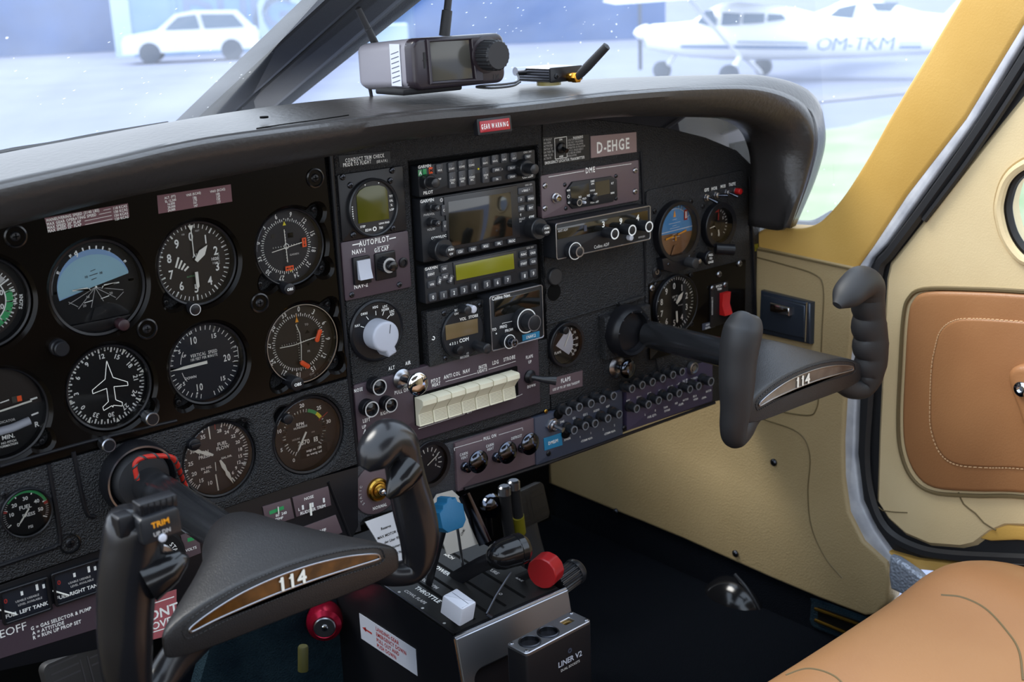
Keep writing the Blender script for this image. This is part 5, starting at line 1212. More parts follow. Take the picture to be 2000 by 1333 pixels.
# right-hand horizon
HR = HC+.001
D = Dial('attitude_indicator', 'colour artificial horizon, bright blue over brown with orange bars, right side', 'dial', (C_R := XZ(1325, 452, HR+.008)), .0345, 'ball_blue', h=HR)
D.d.flat([(-.0345*math.cos(math.radians(a)), -.0345*math.sin(math.radians(a))-.000) for a in range(4, 177, 6)], .0009, 'ball_brown')
D.d.line(-.034, -.0005, .034, .0012, .0008, .0013, 'ink'); D.d.flat([(-.0025, .018), (.0025, .018), (0, .0275)], .0015, 'orange_yellow')
for y_, w in ((.0145, .004), (.010, .011), (.0065, .004), (.0035, .009), (-.005, .004), (-.009, .010), (-.013, .004)): D.d.line(-w, y_, w, y_+.0004, .0005, .0014, 'ink')
D.d.ring(.0285, .0290, .0014, 'ink', a0=-1.2, a1=1.2); D.d.box(.021, .018, .0015, .0055, .0135, .0006, 'red_gloss'); D.d.box(.021, .018, .0020, .002, .009, .0004, 'ink')
for a in (-60, -45, -30, -20, -10, 10, 20, 30, 45, 60): D.tk(a, a+.01, 1, .0290, .0335, .0008)
mb = MB(); mb.prism([(-.019, -.0100), (-.004, -.0075), (-.004, -.0055), (-.019, -.0075)], .003, .0038, 'orange_yellow'); mb.prism([(.004, -.0065), (.020, -.0035), (.020, -.0012), (.004, -.0045)], .003, .0038, 'orange_yellow'); mb.prism([(-.001, -.013), (.001, -.013), (.001, -.007), (-.001, -.007)], .003, .0038, 'orange_yellow'); mb.prism([(-.010, -.034), (.010, -.034), (.0025, -.019), (-.0025, -.019)], .002, .0034, 'ball_brown', .0005); D.part('aircraft_symbol', mb, label='orange aircraft symbol')
D.finish(ring=(0, .0055), gz_=.0095, rz=.0115, ring_m='satin_black')
mb = MB(); mb.prism([(-.034, -.0310), (.031, -.0310), (.026, -.047), (.008, -.053), (-.012, -.053), (-.030, -.046)], .0005, .0110, 'satin_black', .001); mb.screw(-.022, -.040, .011, .0022); mb.screw(.018, -.036, .011, .0022); D.part('lower_housing', mb)
mb = MB(); mb.cyl(.0068, .010, .026, 'rubber', .001, 28, .014, -.0425); D.part('knob', mb)
mb = MB(); mb.lathe([(.0035, .010), (.0035, .020), (.003, .022), (.001, .0225)], 'steel', 16, .0265, -.0425); D.part('knob', mb, label='small silver knob')
D.screws([(-.036, .031), (.0325, .034)], .0036, .0, 'satin_black')
mb = MB(); mb.lathe([(.0085, 0), (.0085, .001), (.0055, .002), (.0050, .0006), (.001, .0006)], 'satin_black', 24, -.0325, -.050); mb.ring(.002, .0034, .001, 'steel', 20, -.0325, -.050, a0=.4, a1=5.4); D.part('latch', mb)
F_ = Face('cage_knob', 'round black knob lettered PULL TO CAGE right of the colour artificial horizon', 'knob', 1388, 505, HR+.020)
mb = MB(); mb.lathe([(.006, -.020), (.006, -.006), (.0098, -.005), (.0098, -.001), (.0088, 0), (.001, 0)], 'satin_black', 32)
for i, t in enumerate(('PULL', 'TO', 'CAGE')): mb.text(t, 0, .0048-.0048*i, .0028, 'ink', .0003)
F_.part('knob_head', mb)
# small gauge
D = Dial('suction_gauge', 'small brown-tinted gauge below the row of toggle switches, right side', 'dial', XZ(1405, 440, HR+.006), .0235, 'dial_brown_sheen', h=HR)
D.tk(-130, 130, 20, .0185, .0215, .0006); D.nm([(-140, '0'), (165, '6'), (-60, '2'), (60, '5')], .0150, .0036); D.d.ring(.017, .0215, .0012, 'ink_red', a0=-.15, a1=.25)
D.hand('needle', 170, hand_pts(.016, .0018, .0, .002)); D.hand('needle', -98, hand_pts(.018, .0010, .0, .003)); D.hand('needle', 5, hand_pts(.017, .0016, .0, .003), m='ink_red')
mb = MB(); mb.lathe([(.0065, .001), (.0065, .004), (.001, .0045)], 'satin_black', 20); D.part('hub', mb)
D.finish(ring=(0, .0075), gz_=.0085, rz=.0105, ring_m='satin_black')
mb = MB(); mb.tube([(-.012, -.030, .010), (.009, -.033, .024)], .0075, 'satin_black', 20); D.part('knob', mb)
D.screws([(-.0265, .029), (.026, -.0270)], .0034, 0., 'satin_black')
# toggles
placard('switch_placard', 'small white lettering GPS HOR MUS TASTE above the toggles', [(1371, 366), (1441, 352), (1442, 361), (1372, 375)], HR, 'wrinkle', [('GPS', 1380, 371, .0042, dict(bold=True, sx=.9)), ('HOR', 1395, 368, .0042, dict(bold=True, sx=.9)), ('MUS', 1412, 364, .0042, dict(bold=True, sx=.9)), ('TASTE', 1430, 360, .0042, dict(bold=True, sx=.85))], .0004)
for k, (a, b, dx, dz) in enumerate([(1378, 386, .006, -.006), (1397, 381, .007, .000), (1418, 376, .006, -.005)]):
    F_ = Face('toggle_switch', ['small toggle switch under the letters GPS', 'small toggle switch under the letters HOR', 'small toggle switch under the letters MUS'][k], 'switch', a, b, HR, 'toggles right of the colour artificial horizon')
    mb = MB(); mb.prism(circle(.0052, 6), 0, .0022, 'steel', .0004); mb.lathe([(.0038, .0022), (.0038, .0055), (.0028, .006), (.001, .006)], 'steel', 18); F_.part('nut', mb)
    mb = MB(); mb.tube([(0, 0, .005), (dx, dz, .016)], [.0016, .0024], 'chrome_dark', 12); F_.part('lever', mb)
F_ = Face('push_button', 'small red push button under the letters TASTE', 'button', 1436, 373, HR)
mb = MB(); mb.prism(circle(.0058, 6), 0, .0022, 'steel', .0004); F_.part('nut', mb); mb = MB(); mb.cyl(.0042, .002, .010, 'red_gloss', .0008, 20); F_.part('cap', mb, label='red cap')
# black lower plate with the second altimeter
U = Unit('altimeter_plate', 'gloss black plate holding the second altimeter and a red rocker, right side', 'plate', (1266, 554), (1462, 650), HR+.002, 'gloss_black', tr=(1450, 510), bl=(1272, 760-60), part='plate', depth=.0018)
U.done(); U.scr([(1273, 563), (1444, 515), (1404, 536)], .0044, 'steel')
D = Dial('altimeter', 'second altimeter in the black plate behind the right yoke shaft', 'dial', XZ(1322, 596, HR+.008), .0385, 'dial_black', h=HR+.0025)
altimeter(D, True); D.finish(ring=(0, .002), ring_m='satin_black', gz_=.006, rz=.007); D.screws([(-.034, .033), (.033, .034), (.034, -.034)], .0036, .000, 'satin_black')
U = Unit('rocker_panel', 'small black switch plate with a red rocker at right edge of the panel', 'switch', (1386, 558), (1420, 632), HR+.0045, 'satin_black', tr=(1424, 549), bl=(1390, 640), part='plate', depth=.002, r=.003)
U.t('PITCH', 1404, 559, .0030); U.t('TRIM', 1405, 565, .0028); U.t('DISCONNECT', 1391, 598, .0028, 'ink_soft', rot=pi/2); U.done(); U.scr([(1391, 563), (1416, 556)], .0034, 'steel')
mb = MB(); x, y = U.l(1413, 592); w, h = .0160, .031; sec = [(-h/2, 0), (-h/2, .010), (-.001, .0045), (h/2, .0062), (h/2, 0)]
mb.loops([[(x+a, y+p[0], p[1]) for p in sec] for a in (-w/2, w/2)], 'red_gloss', smooth=False); U.part('rocker', mb, label='bright red rocker')
placard('data_placard', 'tiny silver sticker with small print below the red rocker', [(1372, 633), (1397, 627), (1397, 639), (1372, 646)], HR+.0022, 'placard_grey', [('CERTIFIED', 1384, 634, .0022, dict(sx=.8)), ('EQUIPMENT', 1384, 640, .0022, dict(sx=.8))])
# door/defrost pull
pull('static_pull_knob', 'polished pull knob with silver collar below the right yoke boot', (1203, 716), (1231, 722), .0145, .0125, .006, 'chrome_dark', 'steel', .024)
# breaker panels
U = Unit('breaker_panel', 'blue-grey breaker panel with two rows of black breakers and a steel toggle', 'breaker panel', (1040, 822), (1226, 845), .010, 'placard_grey', tr=(1206, 762), bl=(1052, 910), r=.0015)
MATS['placard_grey'].node_tree.nodes['Principled BSDF'].inputs['Base Color'].default_value = lin('3c4150')
for t, a, b in (('DME', 1098, 824), ('G/S', 1121, 817), ('G/S 2', 1143, 810), ('AUDIO', 1165, 802), ('ADF', 1187, 794), ('XPNDR', 1108, 858), ('1', 1133, 854), ('1', 1154, 846), ('2', 1178, 839), ('2', 1200, 831)): U.t(t, a, b, .0028, sx=.85)
U.t('-COMM NAV-', 1146, 859, .0028, sx=.85); U.t('-COMM NAV-', 1191, 845, .0028, sx=.85)
U.done(); U.scr([(1219, 836)], .0036, 'satin_black'); U.scr([(1071, 886)], .0036, 'satin_black'); U.scr([(1066, 804)], .003, 'brass')
def breakers(U, tips, r=.0058, z=.016, txt=None):
    for k, (a, b) in enumerate(tips):
        x, y = U.l(a, b, z); mb = MB(); mb.lathe([(r*1.25, 0), (r*1.25, .004), (r*.85, .0045), (r*.85, .009), (r, .0095), (r, z-.0008), (r*.86, z), (r*.70, z), (r*.66, z-.0012), (.0005, z-.0012)], 'plastic_black', 24, x, y); mb.ring(r*.68, r*.93, z+.0001, 'ring_grey', 28, x, y)
        U.part('circuit_breaker', mb)
breakers(U, [(1111, 804), (1132, 796), (1155, 789), (1177, 781), (1199, 774)]); breakers(U, [(1122, 841), (1144, 833), (1163, 828), (1188, 818), (1210, 810)])
U.kn(1093, 810, .0065, .004, m='deep_black', name='button'); U.kn(1107, 848, .0065, .004, m='deep_black', name='button')
mb = MB(); x, y = U.l(1077, 830); mb.prism(circle(.0095, 6, x, y), 0, .0035, 'steel', .0005); mb.lathe([(.0072, .0035), (.0072, .007), (.0055, .008), (.005, .006), (.001, .006)], 'steel', 24, x, y); tx_, ty_ = U.l(1096, 839, .014); mb.tube([(x, y, .006), (tx_, ty_, .018)], [.0022, .0034], 'steel', 14); U.part('toggle_switch', mb, label='steel toggle with hexagonal nut')
dymo('embossed_label', 'blue embossed label on the breaker panel below the steel toggle', (1062, 857), (1099, 870), (1097, 846), (1064, 881), .0104, 'DME/M', .0042)
U = Unit('breaker_panel', 'plum breaker panel lettered ALT, FUEL QTY and FLAPS, partly behind right yoke', 'breaker panel', (1212, 762), (1396, 783), .010, 'placard_violet', tr=(1388, 702), bl=(1236, 838), r=.0015)
MATS['placard_plum']
for t, a, b, s_ in (('MISC', 1227, 783, .0028), ('STALL', 1248, 776, .0028), ('CHT', 1268, 769, .0028), ('OIL', 1289, 763, .0028), ('START', 1309, 756, .0030), ('\u2014REG', 1326, 750, .0028), ('ALT', 1338, 745, .0052), ('OUTPUT\u2014', 1357, 739, .0028), ('L', 1260, 810, .0030), ('R', 1280, 802, .0030), ('TURN', 1300, 796, .0026), ('COORD', 1303, 802, .0026), ('-FUEL QTY-', 1273, 813, .0030), ('IND', 1321, 788, .0026), ('MOTOR', 1339, 781, .0026), ('-FLAPS-', 1330, 790, .0028), ('SEL &', 1357, 774, .0026), ('HORN', 1359, 780, .0026), ('-GEAR-', 1375, 777, .0028), ('MOTOR', 1384, 764, .0026)): U.t(t, a, b, s_, sx=.82)
U.done()
breakers(U, [(1235, 760), (1255, 753), (1275, 747), (1295, 740), (1315, 733), (1333, 727)]); breakers(U, [(1244, 799), (1267, 791), (1287, 783), (1308, 776), (1327, 769), (1348, 761), (1365, 755)]); breakers(U, [(1389, 746)], .0066, .018)
mb = MB(); x, y = U.l(1350, 718); mb.lathe([(.0088, 0), (.0088, .004), (.0080, .006), (.0065, .0065), (.0058, .004), (.0045, .004), (.0040, .006), (.001, .0065)], 'steel', 32, x, y); U.part('push_switch', mb, label='silver-ringed round switch')
# yoke boots
F_ = Face('yoke_housing', 'black square housing with round boot where the right yoke shaft enters the panel', 'housing', 1215, 655, .006)
q = F_.pts([(1168, 618), (1225, 600), (1258, 592), (1262, 672), (1240, 688), (1172, 700)]); mb = MB(); mb.prism(q, 0, .012, 'wrinkle', .002); F_.part('box', mb)
mb = MB(); q = F_.l(1229, 648, .02); mb.lathe([(.034, .010), (.034, .022), (.032, .026), (.029, .030), (.026, .028), (.024, .020), (.001, .020)], 'satin_black', 48, *q)
for i in range(5): a = pi*(.15+.2*i); mb.cyl(.0014, .0285, .0305, 'steel_dark', .0003, 8, q[0]+.0275*math.cos(a), q[1]+.0275*math.sin(a))
F_.part('boot_ring', mb)
mb = MB(); prt_q = F_.pts([(1205, 590), (1252, 576), (1254, 581), (1206, 596)]); mb.prism(prt_q, 0, .006, 'wrinkle', .001); F_.part('lip', mb)
F_ = Face('yoke_housing', 'round black boot with bright rim where the left yoke shaft enters the panel', 'housing', 265, 930, HF)
mb = MB(); q = (0, 0); mb.lathe([(.036, -.004), (.036, .010), (.034, .016), (.0325, .0165), (.030, .012), (.026, .004), (.001, .004)], 'satin_black', 56, *q); mb.ring(.0322, .0340, .0168, 'steel', 56, a0=3.7, a1=7.4); F_.part('boot_ring', mb)
mb = MB(); mb.lathe([(.028, .004), (.028, .014), (.025, .020), (.023, .020)], 'rubber', 40); F_.part('boot', mb)
# ------------------------------------------------------------------ control yokes
mat('badge_silver', 'a09a92', .25, metal=.6, var=('5e5650', 22, .8))
def make_yoke(X, Z, left):
    YH = .294 if left else .279
    lab = 'glossy black control yoke with brown wood 114 badge, in front of the pilot dials' if left else 'black leather control yoke with silver 114 badge, in front of the beige side wall'
    r = thing('control_yoke', lab, 'control yoke', (X, -YH, Z), PANEL_ROT, None)
    gm = 'grip_black' if left else 'rubber'
    # shaft
    mb = MB(); z0 = -YH+(.024 if left else .030)
    mb.lathe([(.0175, z0), (.0175, -.085), (.017, -.0845)], 'tube_black', 40); mb.build('shaft', r)
    # hub body: loft from the shaft to the wide front face
    secs = [(-.098, .0205, .020, -.020, 0.), (-.088, .030, .0255, -.030, .1), (-.066, .041, .0265, -.034, .25), (-.046, .060, .0225, -.037, .5), (-.026, .084, .0165, -.038, .75), (-.010, .102, .0120, -.038, .9), (-.002, .106, .0100, -.0365, .9), (.0, .1035, .0080, -.0345, .9)]
    L = []; N = 56
    for z, w, yt, yb, k in secs:
        ring = []
        for i in range(N):
            a = 2*pi*i/N; c, q = math.cos(a), math.sin(a)
            e = 1.0-.60*k; x = w*math.copysign(abs(c)**(1-.50*k), c); u = abs(x/w)
            top = yt-k*(.0170)*u**2; bot = yb-k*(.003)*u**2
            if q >= 0: y = (top+bot)/2+(top-bot)/2*abs(q)**e
            else: y = (top+bot)/2-(top-bot)/2*abs(q)**e
            ring.append((x, y, z))
        L.append(ring)
    S = [spline([Vector(L[s][i]) for s in range(len(L))], 3) for i in range(N)]
    L2 = [[S[i][s] for i in range(N)] for s in range(len(S[0]))]
    mb = MB(); mb.loops(L2, 'yoke_leather'); hub = mb.build('hub_cover', r)
    # badge
    arc = [(-.0860, -.0165), (-.0845, -.0118), (-.066, -.0050), (-.040, .0008), (-.010, .0035), (.020, .0032), (.050, -.0002), (.072, -.0050), (.0840, -.0090), (.0862, -.0125), (.0845, -.0150), (.060, -.0138), (.020, -.0120), (-.020, -.0122), (-.060, -.0145), (-.082, -.0172)]
    ol = [tuple(p) for p in spline([Vector(p) for p in arc], 5, True)]; ol = ccw(ol)
    mb = MB(); inn = offset_poly(ol, .0016); mb.holed(ol, [inn], -.001, .0022, 'steel', .0004, .0004); b0 = mb.build('badge_frame', r)
    mb = MB()
    def clip(poly, x0, left_side):
        out = []
        for i in range(len(poly)):
            a, b = poly[i-1], poly[i]; ia, ib = (a[0] < x0) == left_side, (b[0] < x0) == left_side
            if ia != ib: t = (x0-a[0])/(b[0]-a[0]); out.append((x0, a[1]+(b[1]-a[1])*t))
            if ib: out.append(b)
        return out
    if left: mb.prism(inn, .0, .0010, 'wood')
    else: mb.prism(inn, .0, .0010, 'badge_silver')
    mb.build('badge_plate', r, ).update_tag()
    mb = MB(); tx = .004 if left else -.010
    for i, ch in enumerate('114'):
        x = tx-.010+.0088*i
        for dz in (.0014, .0020): mb.text(ch, x, -.0045, .0115, 'lum', dz+.0006, bold=True)
        if ch == '1': mb.line(x-.0026, -.0020, x-.0002, .0006, .0014, .0027, 'lum')
    mb.build('numerals', r)
    # stitched edge round the badge
    mb = MB(); sp = offset_poly(ol, -.0042); 
    for i in range(len(sp)):
        a, b = Vector((*sp[i-1], .0005)), Vector((*sp[i], .0005)); n = max(1, int((b-a).length/.0024))
        for k in range(n): mb.tube([a.lerp(b, (k+.1)/n), a.lerp(b, (k+.75)/n)], .0006, 'rubber', 5)
    o = mb.build('stitching', r); o['kind'] = 'stuff'
    # two curved arms and grips
    for sd in (-1, 1):
        P = [(.070, -.026, -.012), (.096, -.040, -.012), (.118, -.0535, -.010), (.136, -.056, -.006), (.1425, -.040, -.003), (.1425, -.010, 0), (.139, .020, 0), (.134, .050, 0), (.128, .076, .001), (.122, .094, .002)]
        R = [(.016, .010), (.015, .0105), (.013, .0125), (.014, .014), (.0175, .0165), (.0205, .018), (.0215, .019), (.0225, .020), (.0230, .0205), (.0215, .020)]
        if sd == 1:
            P += ([(.116, .1030, .003), (.106, .1000, .006), (.096, .0920, .009), (.088, .0840, .010)] if left else [(.114, .1050, .003), (.098, .1030, .005), (.078, .0940, .006), (.062, .0850, .006)]); R += [(.019, .021), (.0185, .020), (.0135, .017), (.0040, .006)]
            P[8] = (.130, .078, .001); P[9] = (.126, .095, .002)
            R = R[:7]+[(.0200, .019), (.0190, .019), (.0200, .020)]+R[10:]
        else:
            if left: P[9] = (.124, .098, .002)
            if not left: P = [(p[0]+(.012*max(0, p[1])/.1 if p[1] > 0 else 0), p[1], p[2]) for p in P]; R[4] = (.0150, .015); R[5] = (.0170, .017); R[8] = (.0240, .021)
            ox_ = 0 if left else .010; P += [(.1225+ox_, .1065, .003), (.1215+ox_, .1095, .003)]; R += [(.014, .014), (.004, .004)]
        dx_ = (.008 if sd == -1 else .015) if left else .019; ky = .86 if left else .86; kn_ = (.72 if sd == 1 else 1.) if left else .80
        P = [(p[0]-dx_*min(1, max(0, (p[0]-.07)/.05)) if j < 10 else p[0]-dx_, p[1]*(ky if p[1] > 0 else kn_), p[2]) for j, p in enumerate(P)]
        pp = spline([Vector((sd*p[0], p[1], p[2])) for p in P], 6); rr = spline([Vector(q) for q in R], 6)
        kr = .84 if (left and sd == 1) else 1.
        rad = [(max(.001, q[0]*kr), max(.001, q[1]*kr)) for q in rr]
        if sd == 1 and not left:      # finger grooves on the inner side
            for i, p in enumerate(pp):
                if -.030 < p.y < .072 and p.x > .105:
                    b = .0012*math.cos(2*pi*(p.y+.018)/.026); rad[i] = (rad[i][0]+b, rad[i][1]); pp[i] = p+Vector((-b*.9, 0, 0))
        mb = MB(); mb.tube(pp, rad, gm, 28, up=(0, 0, 1)); g = mb.build('grip', r)
        if left and sd == -1:
            # trim switch block on top and thumb horn
            mb = MB(); mb.M = Matrix.Translation((-.1080, .086, .010)) @ Matrix.Rotation(.05, 4, 'Z')
            mb.prism(rrect(.030, .020, .003), 0, .018, 'plastic_black', .0015); mb.text('TRIM', 0, .003, .0042, 'orange_yellow', .0184); mb.text('UP DN', 0, -.004, .003, 'ink_soft', .0184); s_ = mb.build('trim_switch', r)
            mb = MB(); mb.M = Matrix.Translation((-.106, .100, .012)); mb.prism(rrect(.028, .009, .001), 0, .012, 'satin_black', .001)
            for i in range(6): mb.line(-.012+.0045*i, -.004, -.012+.0045*i, .004, .0008, .0123, 'steel_dark')
            mb.build('trim_rocker', r)
            mb = MB(); mb.M = Matrix.Translation((-.129, .090, .008)); mb.prism(rrect(.012, .016, .002), 0, .012, 'satin_black', .0015); mb.build('microphone_switch', r)
            mb = MB(); mb.tube([(-.118, .042, .012), (-.101, .048, .016), (-.091, .052, .017), (-.087, .052, .017)], [(.018, .016), (.012, .014), (.007, .008), (.002, .003)], 'shiny_black', 18); mb.build('thumb_rest', r)
            mb = MB(); mb.cyl(.0030, .0275, .0295, 'white_plastic', .0006, 18, -.108, .0775); mb.build('push_button', r)
        if left and sd == 1:
            mb = MB(); mb.tube([(.112, .062, .012), (.100, .057, .018), (.091, .050, .020), (.086, .046, .020)], [(.014, .014), (.012, .012), (.007, .007), (.002, .002)], 'shiny_black', 18); mb.build('thumb_rest', r)
    if not left:
        for a, b in ((-.066, -.035), (-.028, -.018), (.006, -.040)):
            # small vent holes on the upper surface of the hub cover
            y = .0225 if b < -.03 else .0165
    return r
make_yoke(-.098, -.038, True); make_yoke(.583, -.032, False)
# red-black twisted cable hanging from the left boot
pts = spline([PY(268, 938, -.05), PY(264, 906, -.05), PY(285, 893, -.052), PY(330, 892, -.05), PY(345, 905, -.045), PY(356, 935, -.03), PY(365, 955, -.025)], 10)
mb = MB(); mb.tube(pts, .0024, 'cable_red', 10)
hx = []; ac = 0
for i in range(len(pts)-1):
    a, b = pts[i], pts[i+1]; t = (b-a).normalized(); u = t.cross(Vector((0, 1, 0))).normalized(); v = t.cross(u)
    for k in range(6): q = a.lerp(b, k/6); ac += (b-a).length/6; th_ = ac/.012*2*pi; hx.append(q+u*.0019*math.cos(th_)+v*.0019*math.sin(th_))
mb.tube(hx, .0012, 'wire', 6); o = mb.build('twisted_cable'); tag(o, 'red and black twisted cable looping over the left yoke shaft', 'cable')
# ------------------------------------------------------------------ engine-control pedestal
XL_, XR_ = .169, .327; YQ = -.14; ZQ = -.260
ped = thing('pedestal', 'black engine control pedestal with bright metal front under the centre panel', 'pedestal', ((XL_+XR_)/2, .0, FLOOR_Z))
def pp_(name, mb, parent=ped, label=None):
    o = mb.build(name, parent); o.matrix_parent_inverse = Matrix.Translation(-Vector(parent.location)); 
    if label: o['label'] = label
    return o
def hull(mb, A, B, m, smooth=False): return mb.loops([A, B], m, True, True, smooth)
mb = MB(); sec = [(.12, -.243), (0., -.251), (YQ, ZQ), (YQ-.002, ZQ-.006), (YQ-.045, FLOOR_Z), (.12, FLOOR_Z)]
mb.loops([[(XL_, y, z) for y, z in sec], [(XR_-.004, y, z) for y, z in sec]], 'satin_black', smooth=False); pp_('box', mb)
# metal front frame: rim around a black opening
Pf = [PY(882, 1238, YQ-.004), PY(1078, 1152, YQ-.004), PY(1087, 1158, YQ-.004)]
a = Vector((XL_-.002, YQ-.004, ZQ)); b = Vector((XR_, YQ-.004, ZQ)); dn = Vector((0, -.052, -.262)).normalized()
ux = (b-a).normalized(); nz = ux.cross(-dn).normalized()*1
mb = MB(); mb.M = Matrix(((ux.x, -dn.x, nz.x, a.x), (ux.y, -dn.y, nz.y, a.y), (ux.z, -dn.z, nz.z, a.z), (0, 0, 0, 1)))
W_q = (b-a).length
mb.holed([(0, -.25), (W_q, -.25), (W_q, 0), (0, 0)], [rrect(W_q-.030, .185, .012, 6, W_q/2, -.135)], 0, .004, 'alu', .0008, .002)
pp_('metal_front', mb)
mb = MB(); mb.tube([a+Vector((0, 0, .001)), b+Vector((0, 0, .001))], .0018, 'steel', 8); pp_('front_edge', mb)
mb = MB(); mb.tube([a, a+dn*.25], .0016, 'chrome', 8); pp_('side_edge', mb); mb = MB(); mb.tube([b, b+dn*.25], .0022, 'alu', 8); pp_('side_edge', mb)
# quadrant lettering plate on top
def qz(y): return ZQ+(y-YQ)*(-.251-ZQ)/(0-YQ)
mb = MB(); mb.M = Matrix(((1, 0, 0, 0), (0, 1, 0, 0), (0, (-.251-ZQ)/(-YQ), 1, qz(0)+.0008), (0, 0, 0, 1)))
mb.prism([(XL_+.001, YQ+.004), (XR_-.006, YQ+.004), (XR_-.006, .06), (XL_+.001, .06)], -.0005, .0006, 'placard_black')
for t, x, y, s_, m in (('THROTTLE', .198, -.055, .0062, 'ink'), ('PROP RPM', .214, -.035, .0050, 'ink_soft'), ('POWER', .243, -.020, .0062, 'ink'), ('MIXTURE', .288, -.055, .0050, 'ink_soft'), ('COWL FLAPS', .184, -.050, .0045, 'ink_soft'), ('RICH', .270, .000, .005, 'ink'), ('LO', .262, -.105, .004, 'ink_soft'), ('IDLE', .300, -.095, .004, 'ink_soft')): mb.text(t, x, y, s_, m, .0009, rot=-pi/2*.98)
for x, y in ((.176, -.03), (.176, -.075), (.176, -.115)): mb.flat(circle(.0018, 12, x, y), .0010, 'ink_soft')
for x in (.206, .226, .250, .278): mb.flat([(x-.0018, -.13), (x+.0018, -.13), (x+.0018, .04), (x-.0018, .04)], .0010, 'deep_black')
pp_('quadrant_plate', mb)
mb = MB(); mb.tube([(XL_+.002, YQ, ZQ+.002), (XL_+.002, .04, -.247)], .0016, 'steel_dark', 8); pp_('side_trim', mb)
# sticker on the left side
sp_ = [PX(703, 1205, XL_), PX(812, 1262, XL_), PX(812, 1311, XL_), PX(709, 1256, XL_)]
mb = MB(); y0 = max(p.y for p in sp_); y1 = min(p.y for p in sp_); z1 = sum(p.z for p in sp_[:2])/2; z0 = sum(p.z for p in sp_[2:])/2
mb.M = Matrix(((0, 0, -1, XL_-.0002), (-1, 0, 0, y0), (0, 1, 0, (z0+z1)/2), (0, 0, 0, 1)))
w = y0-y1; h = z1-z0; mb.prism([(0, -h/2), (w, -h/2), (w, h/2), (0, h/2)], 0, .0005, 'white_soft')
for i, t in enumerate(('LANDING GEAR', 'EMERGENCY DOWN', 'PULL OUT AND', 'PUSH DOWN')): mb.text(t, w*.30, h*.33-i*h*.22, .0050, 'ink_red', .0007, al='l', sx=.92)
mb.flat([(w*.09, -.0012), (w*.22, -.0012), (w*.22, .0012), (w*.09, .0012)], .0007, 'ink_red'); mb.flat([(w*.04, 0), (w*.11, -.0032), (w*.11, .0032)], .0007, 'ink_red')
o = mb.build('landing_gear_sticker'); tag(o, 'white sticker with red arrow and LANDING GEAR text on the pedestal side', 'sticker')
# levers
def lever(name, label, base, top, knob, shaft_m='satin_black', r=.0035):
    t = thing(name, label, 'lever', base); mb = MB(); d = Vector(top)-Vector(base)
    mb.tube([(0, 0, -.004), d*.5, d], [(r*.55, r*1.6)]*3, shaft_m, 10, up=(0, 1, 0)); mb.build('shaft', t)
    mb = knob(d); mb.build('knob', t); return t
def kb_blue(d):
    mb = MB(); mb.M = Matrix.Translation(d)
    out = [(-.019, -.013), (-.012, -.021), (.012, -.021), (.019, -.013), (.019, .008), (.012, .013), (.0105, .019), (.005, .0185), (.003, .022), (-.003, .0215), (-.005, .0165), (-.0115, .015), (-.013, .010), (-.019, .007)]
    mb.M = mb.M @ Matrix.Rotation(pi/2-.25, 4, 'X'); mb.prism([(x*.86, y*.86) for x, y in out], -.010, .010, 'blue_lever', .0018); return mb
pb = PY(874, 1004, -.085); lever('propeller_lever', 'blue ridged propeller lever in front of the white checklist', (.212, -.035, qz(-.035)), tuple(pb), kb_blue)
def kb_black(d):
    mb = MB(); mb.M = Matrix.Translation(d) @ Matrix.Rotation(pi/2, 4, 'Y') @ Matrix.Rotation(.1, 4, 'X')
    mb.lathe([(.004, -.024), (.010, -.021), (.014, -.016), (.0168, -.008), (.0175, .004), (.0180, .0105), (.0172, .011), (.0172, .0118), (.0180, .0125), (.0178, .020), (.013, .026), (.001, .028)], 'shiny_black', 36); return mb
pb = PY(992, 1080, -.12); lever('throttle_lever', 'glossy black barrel-shaped throttle lever left of the red knob', (.243, -.04, qz(-.04)), tuple(pb+Vector((-.002, 0, 0))), kb_black, r=.006)
def kb_red(d):
    mb = MB(); mb.M = Matrix.Translation(d) @ Matrix.Rotation(-pi/2, 4, 'Y') @ Matrix.Rotation(.35, 4, 'X')
    n = 48; pr = []
    for z in (-.009, .009):
        pr.append([((.0186+.0002*math.cos(12*2*pi*i/n))*math.cos(2*pi*i/n), (.0186+.0002*math.cos(12*2*pi*i/n))*math.sin(2*pi*i/n), z) for i in range(n)])
    q = [[(p[0]*.94, p[1]*.94, -.0105) for p in pr[0]], pr[0], pr[1], [(p[0]*.94, p[1]*.94, .0105) for p in pr[1]]]
    mb.loops(q, 'red_lever', smooth=True); return mb
pb = PY(1066, 1114, -.125); lever('mixture_lever', 'lever with round scalloped red knob on the right of the pedestal', (.300, -.085, qz(-.085)), tuple(pb), kb_red)
def kb_white(d):
    mb = MB(); mb.M = Matrix.Translation(d) @ Matrix.Rotation(.15, 4, 'Z') @ Matrix.Rotation(.25, 4, 'X'); mb.prism(rrect(.022, .030, .002, 3), -.011, .011, 'white_plastic', .0025); mb.line(.001, -.012, .001, .012, .0005, .0112, 'placard_grey'); return mb
pb = PY(895, 1186, -.14); lever('cowl_flap_lever', 'short lever with a white cube knob at the near end of the pedestal', (.190, -.115, qz(-.115)), tuple(pb), kb_white)
F_ = thing('friction_knob', 'dark ribbed cylinder knob on the far side of the red knob', 'knob', tuple(PY(1085, 1145, -.12)), (0, pi/2-.1, .15)); mb = MB(); mb.ribbed(.0150, 0, .034, 'plastic_black', 20, .0018, .002); mb.build('grip', F_); mb = MB(); mb.lathe([(.0158, .032), (.0158, .038), (.013, .042), (.001, .043)], 'plastic_black', 30); mb.build('end_cap', F_)
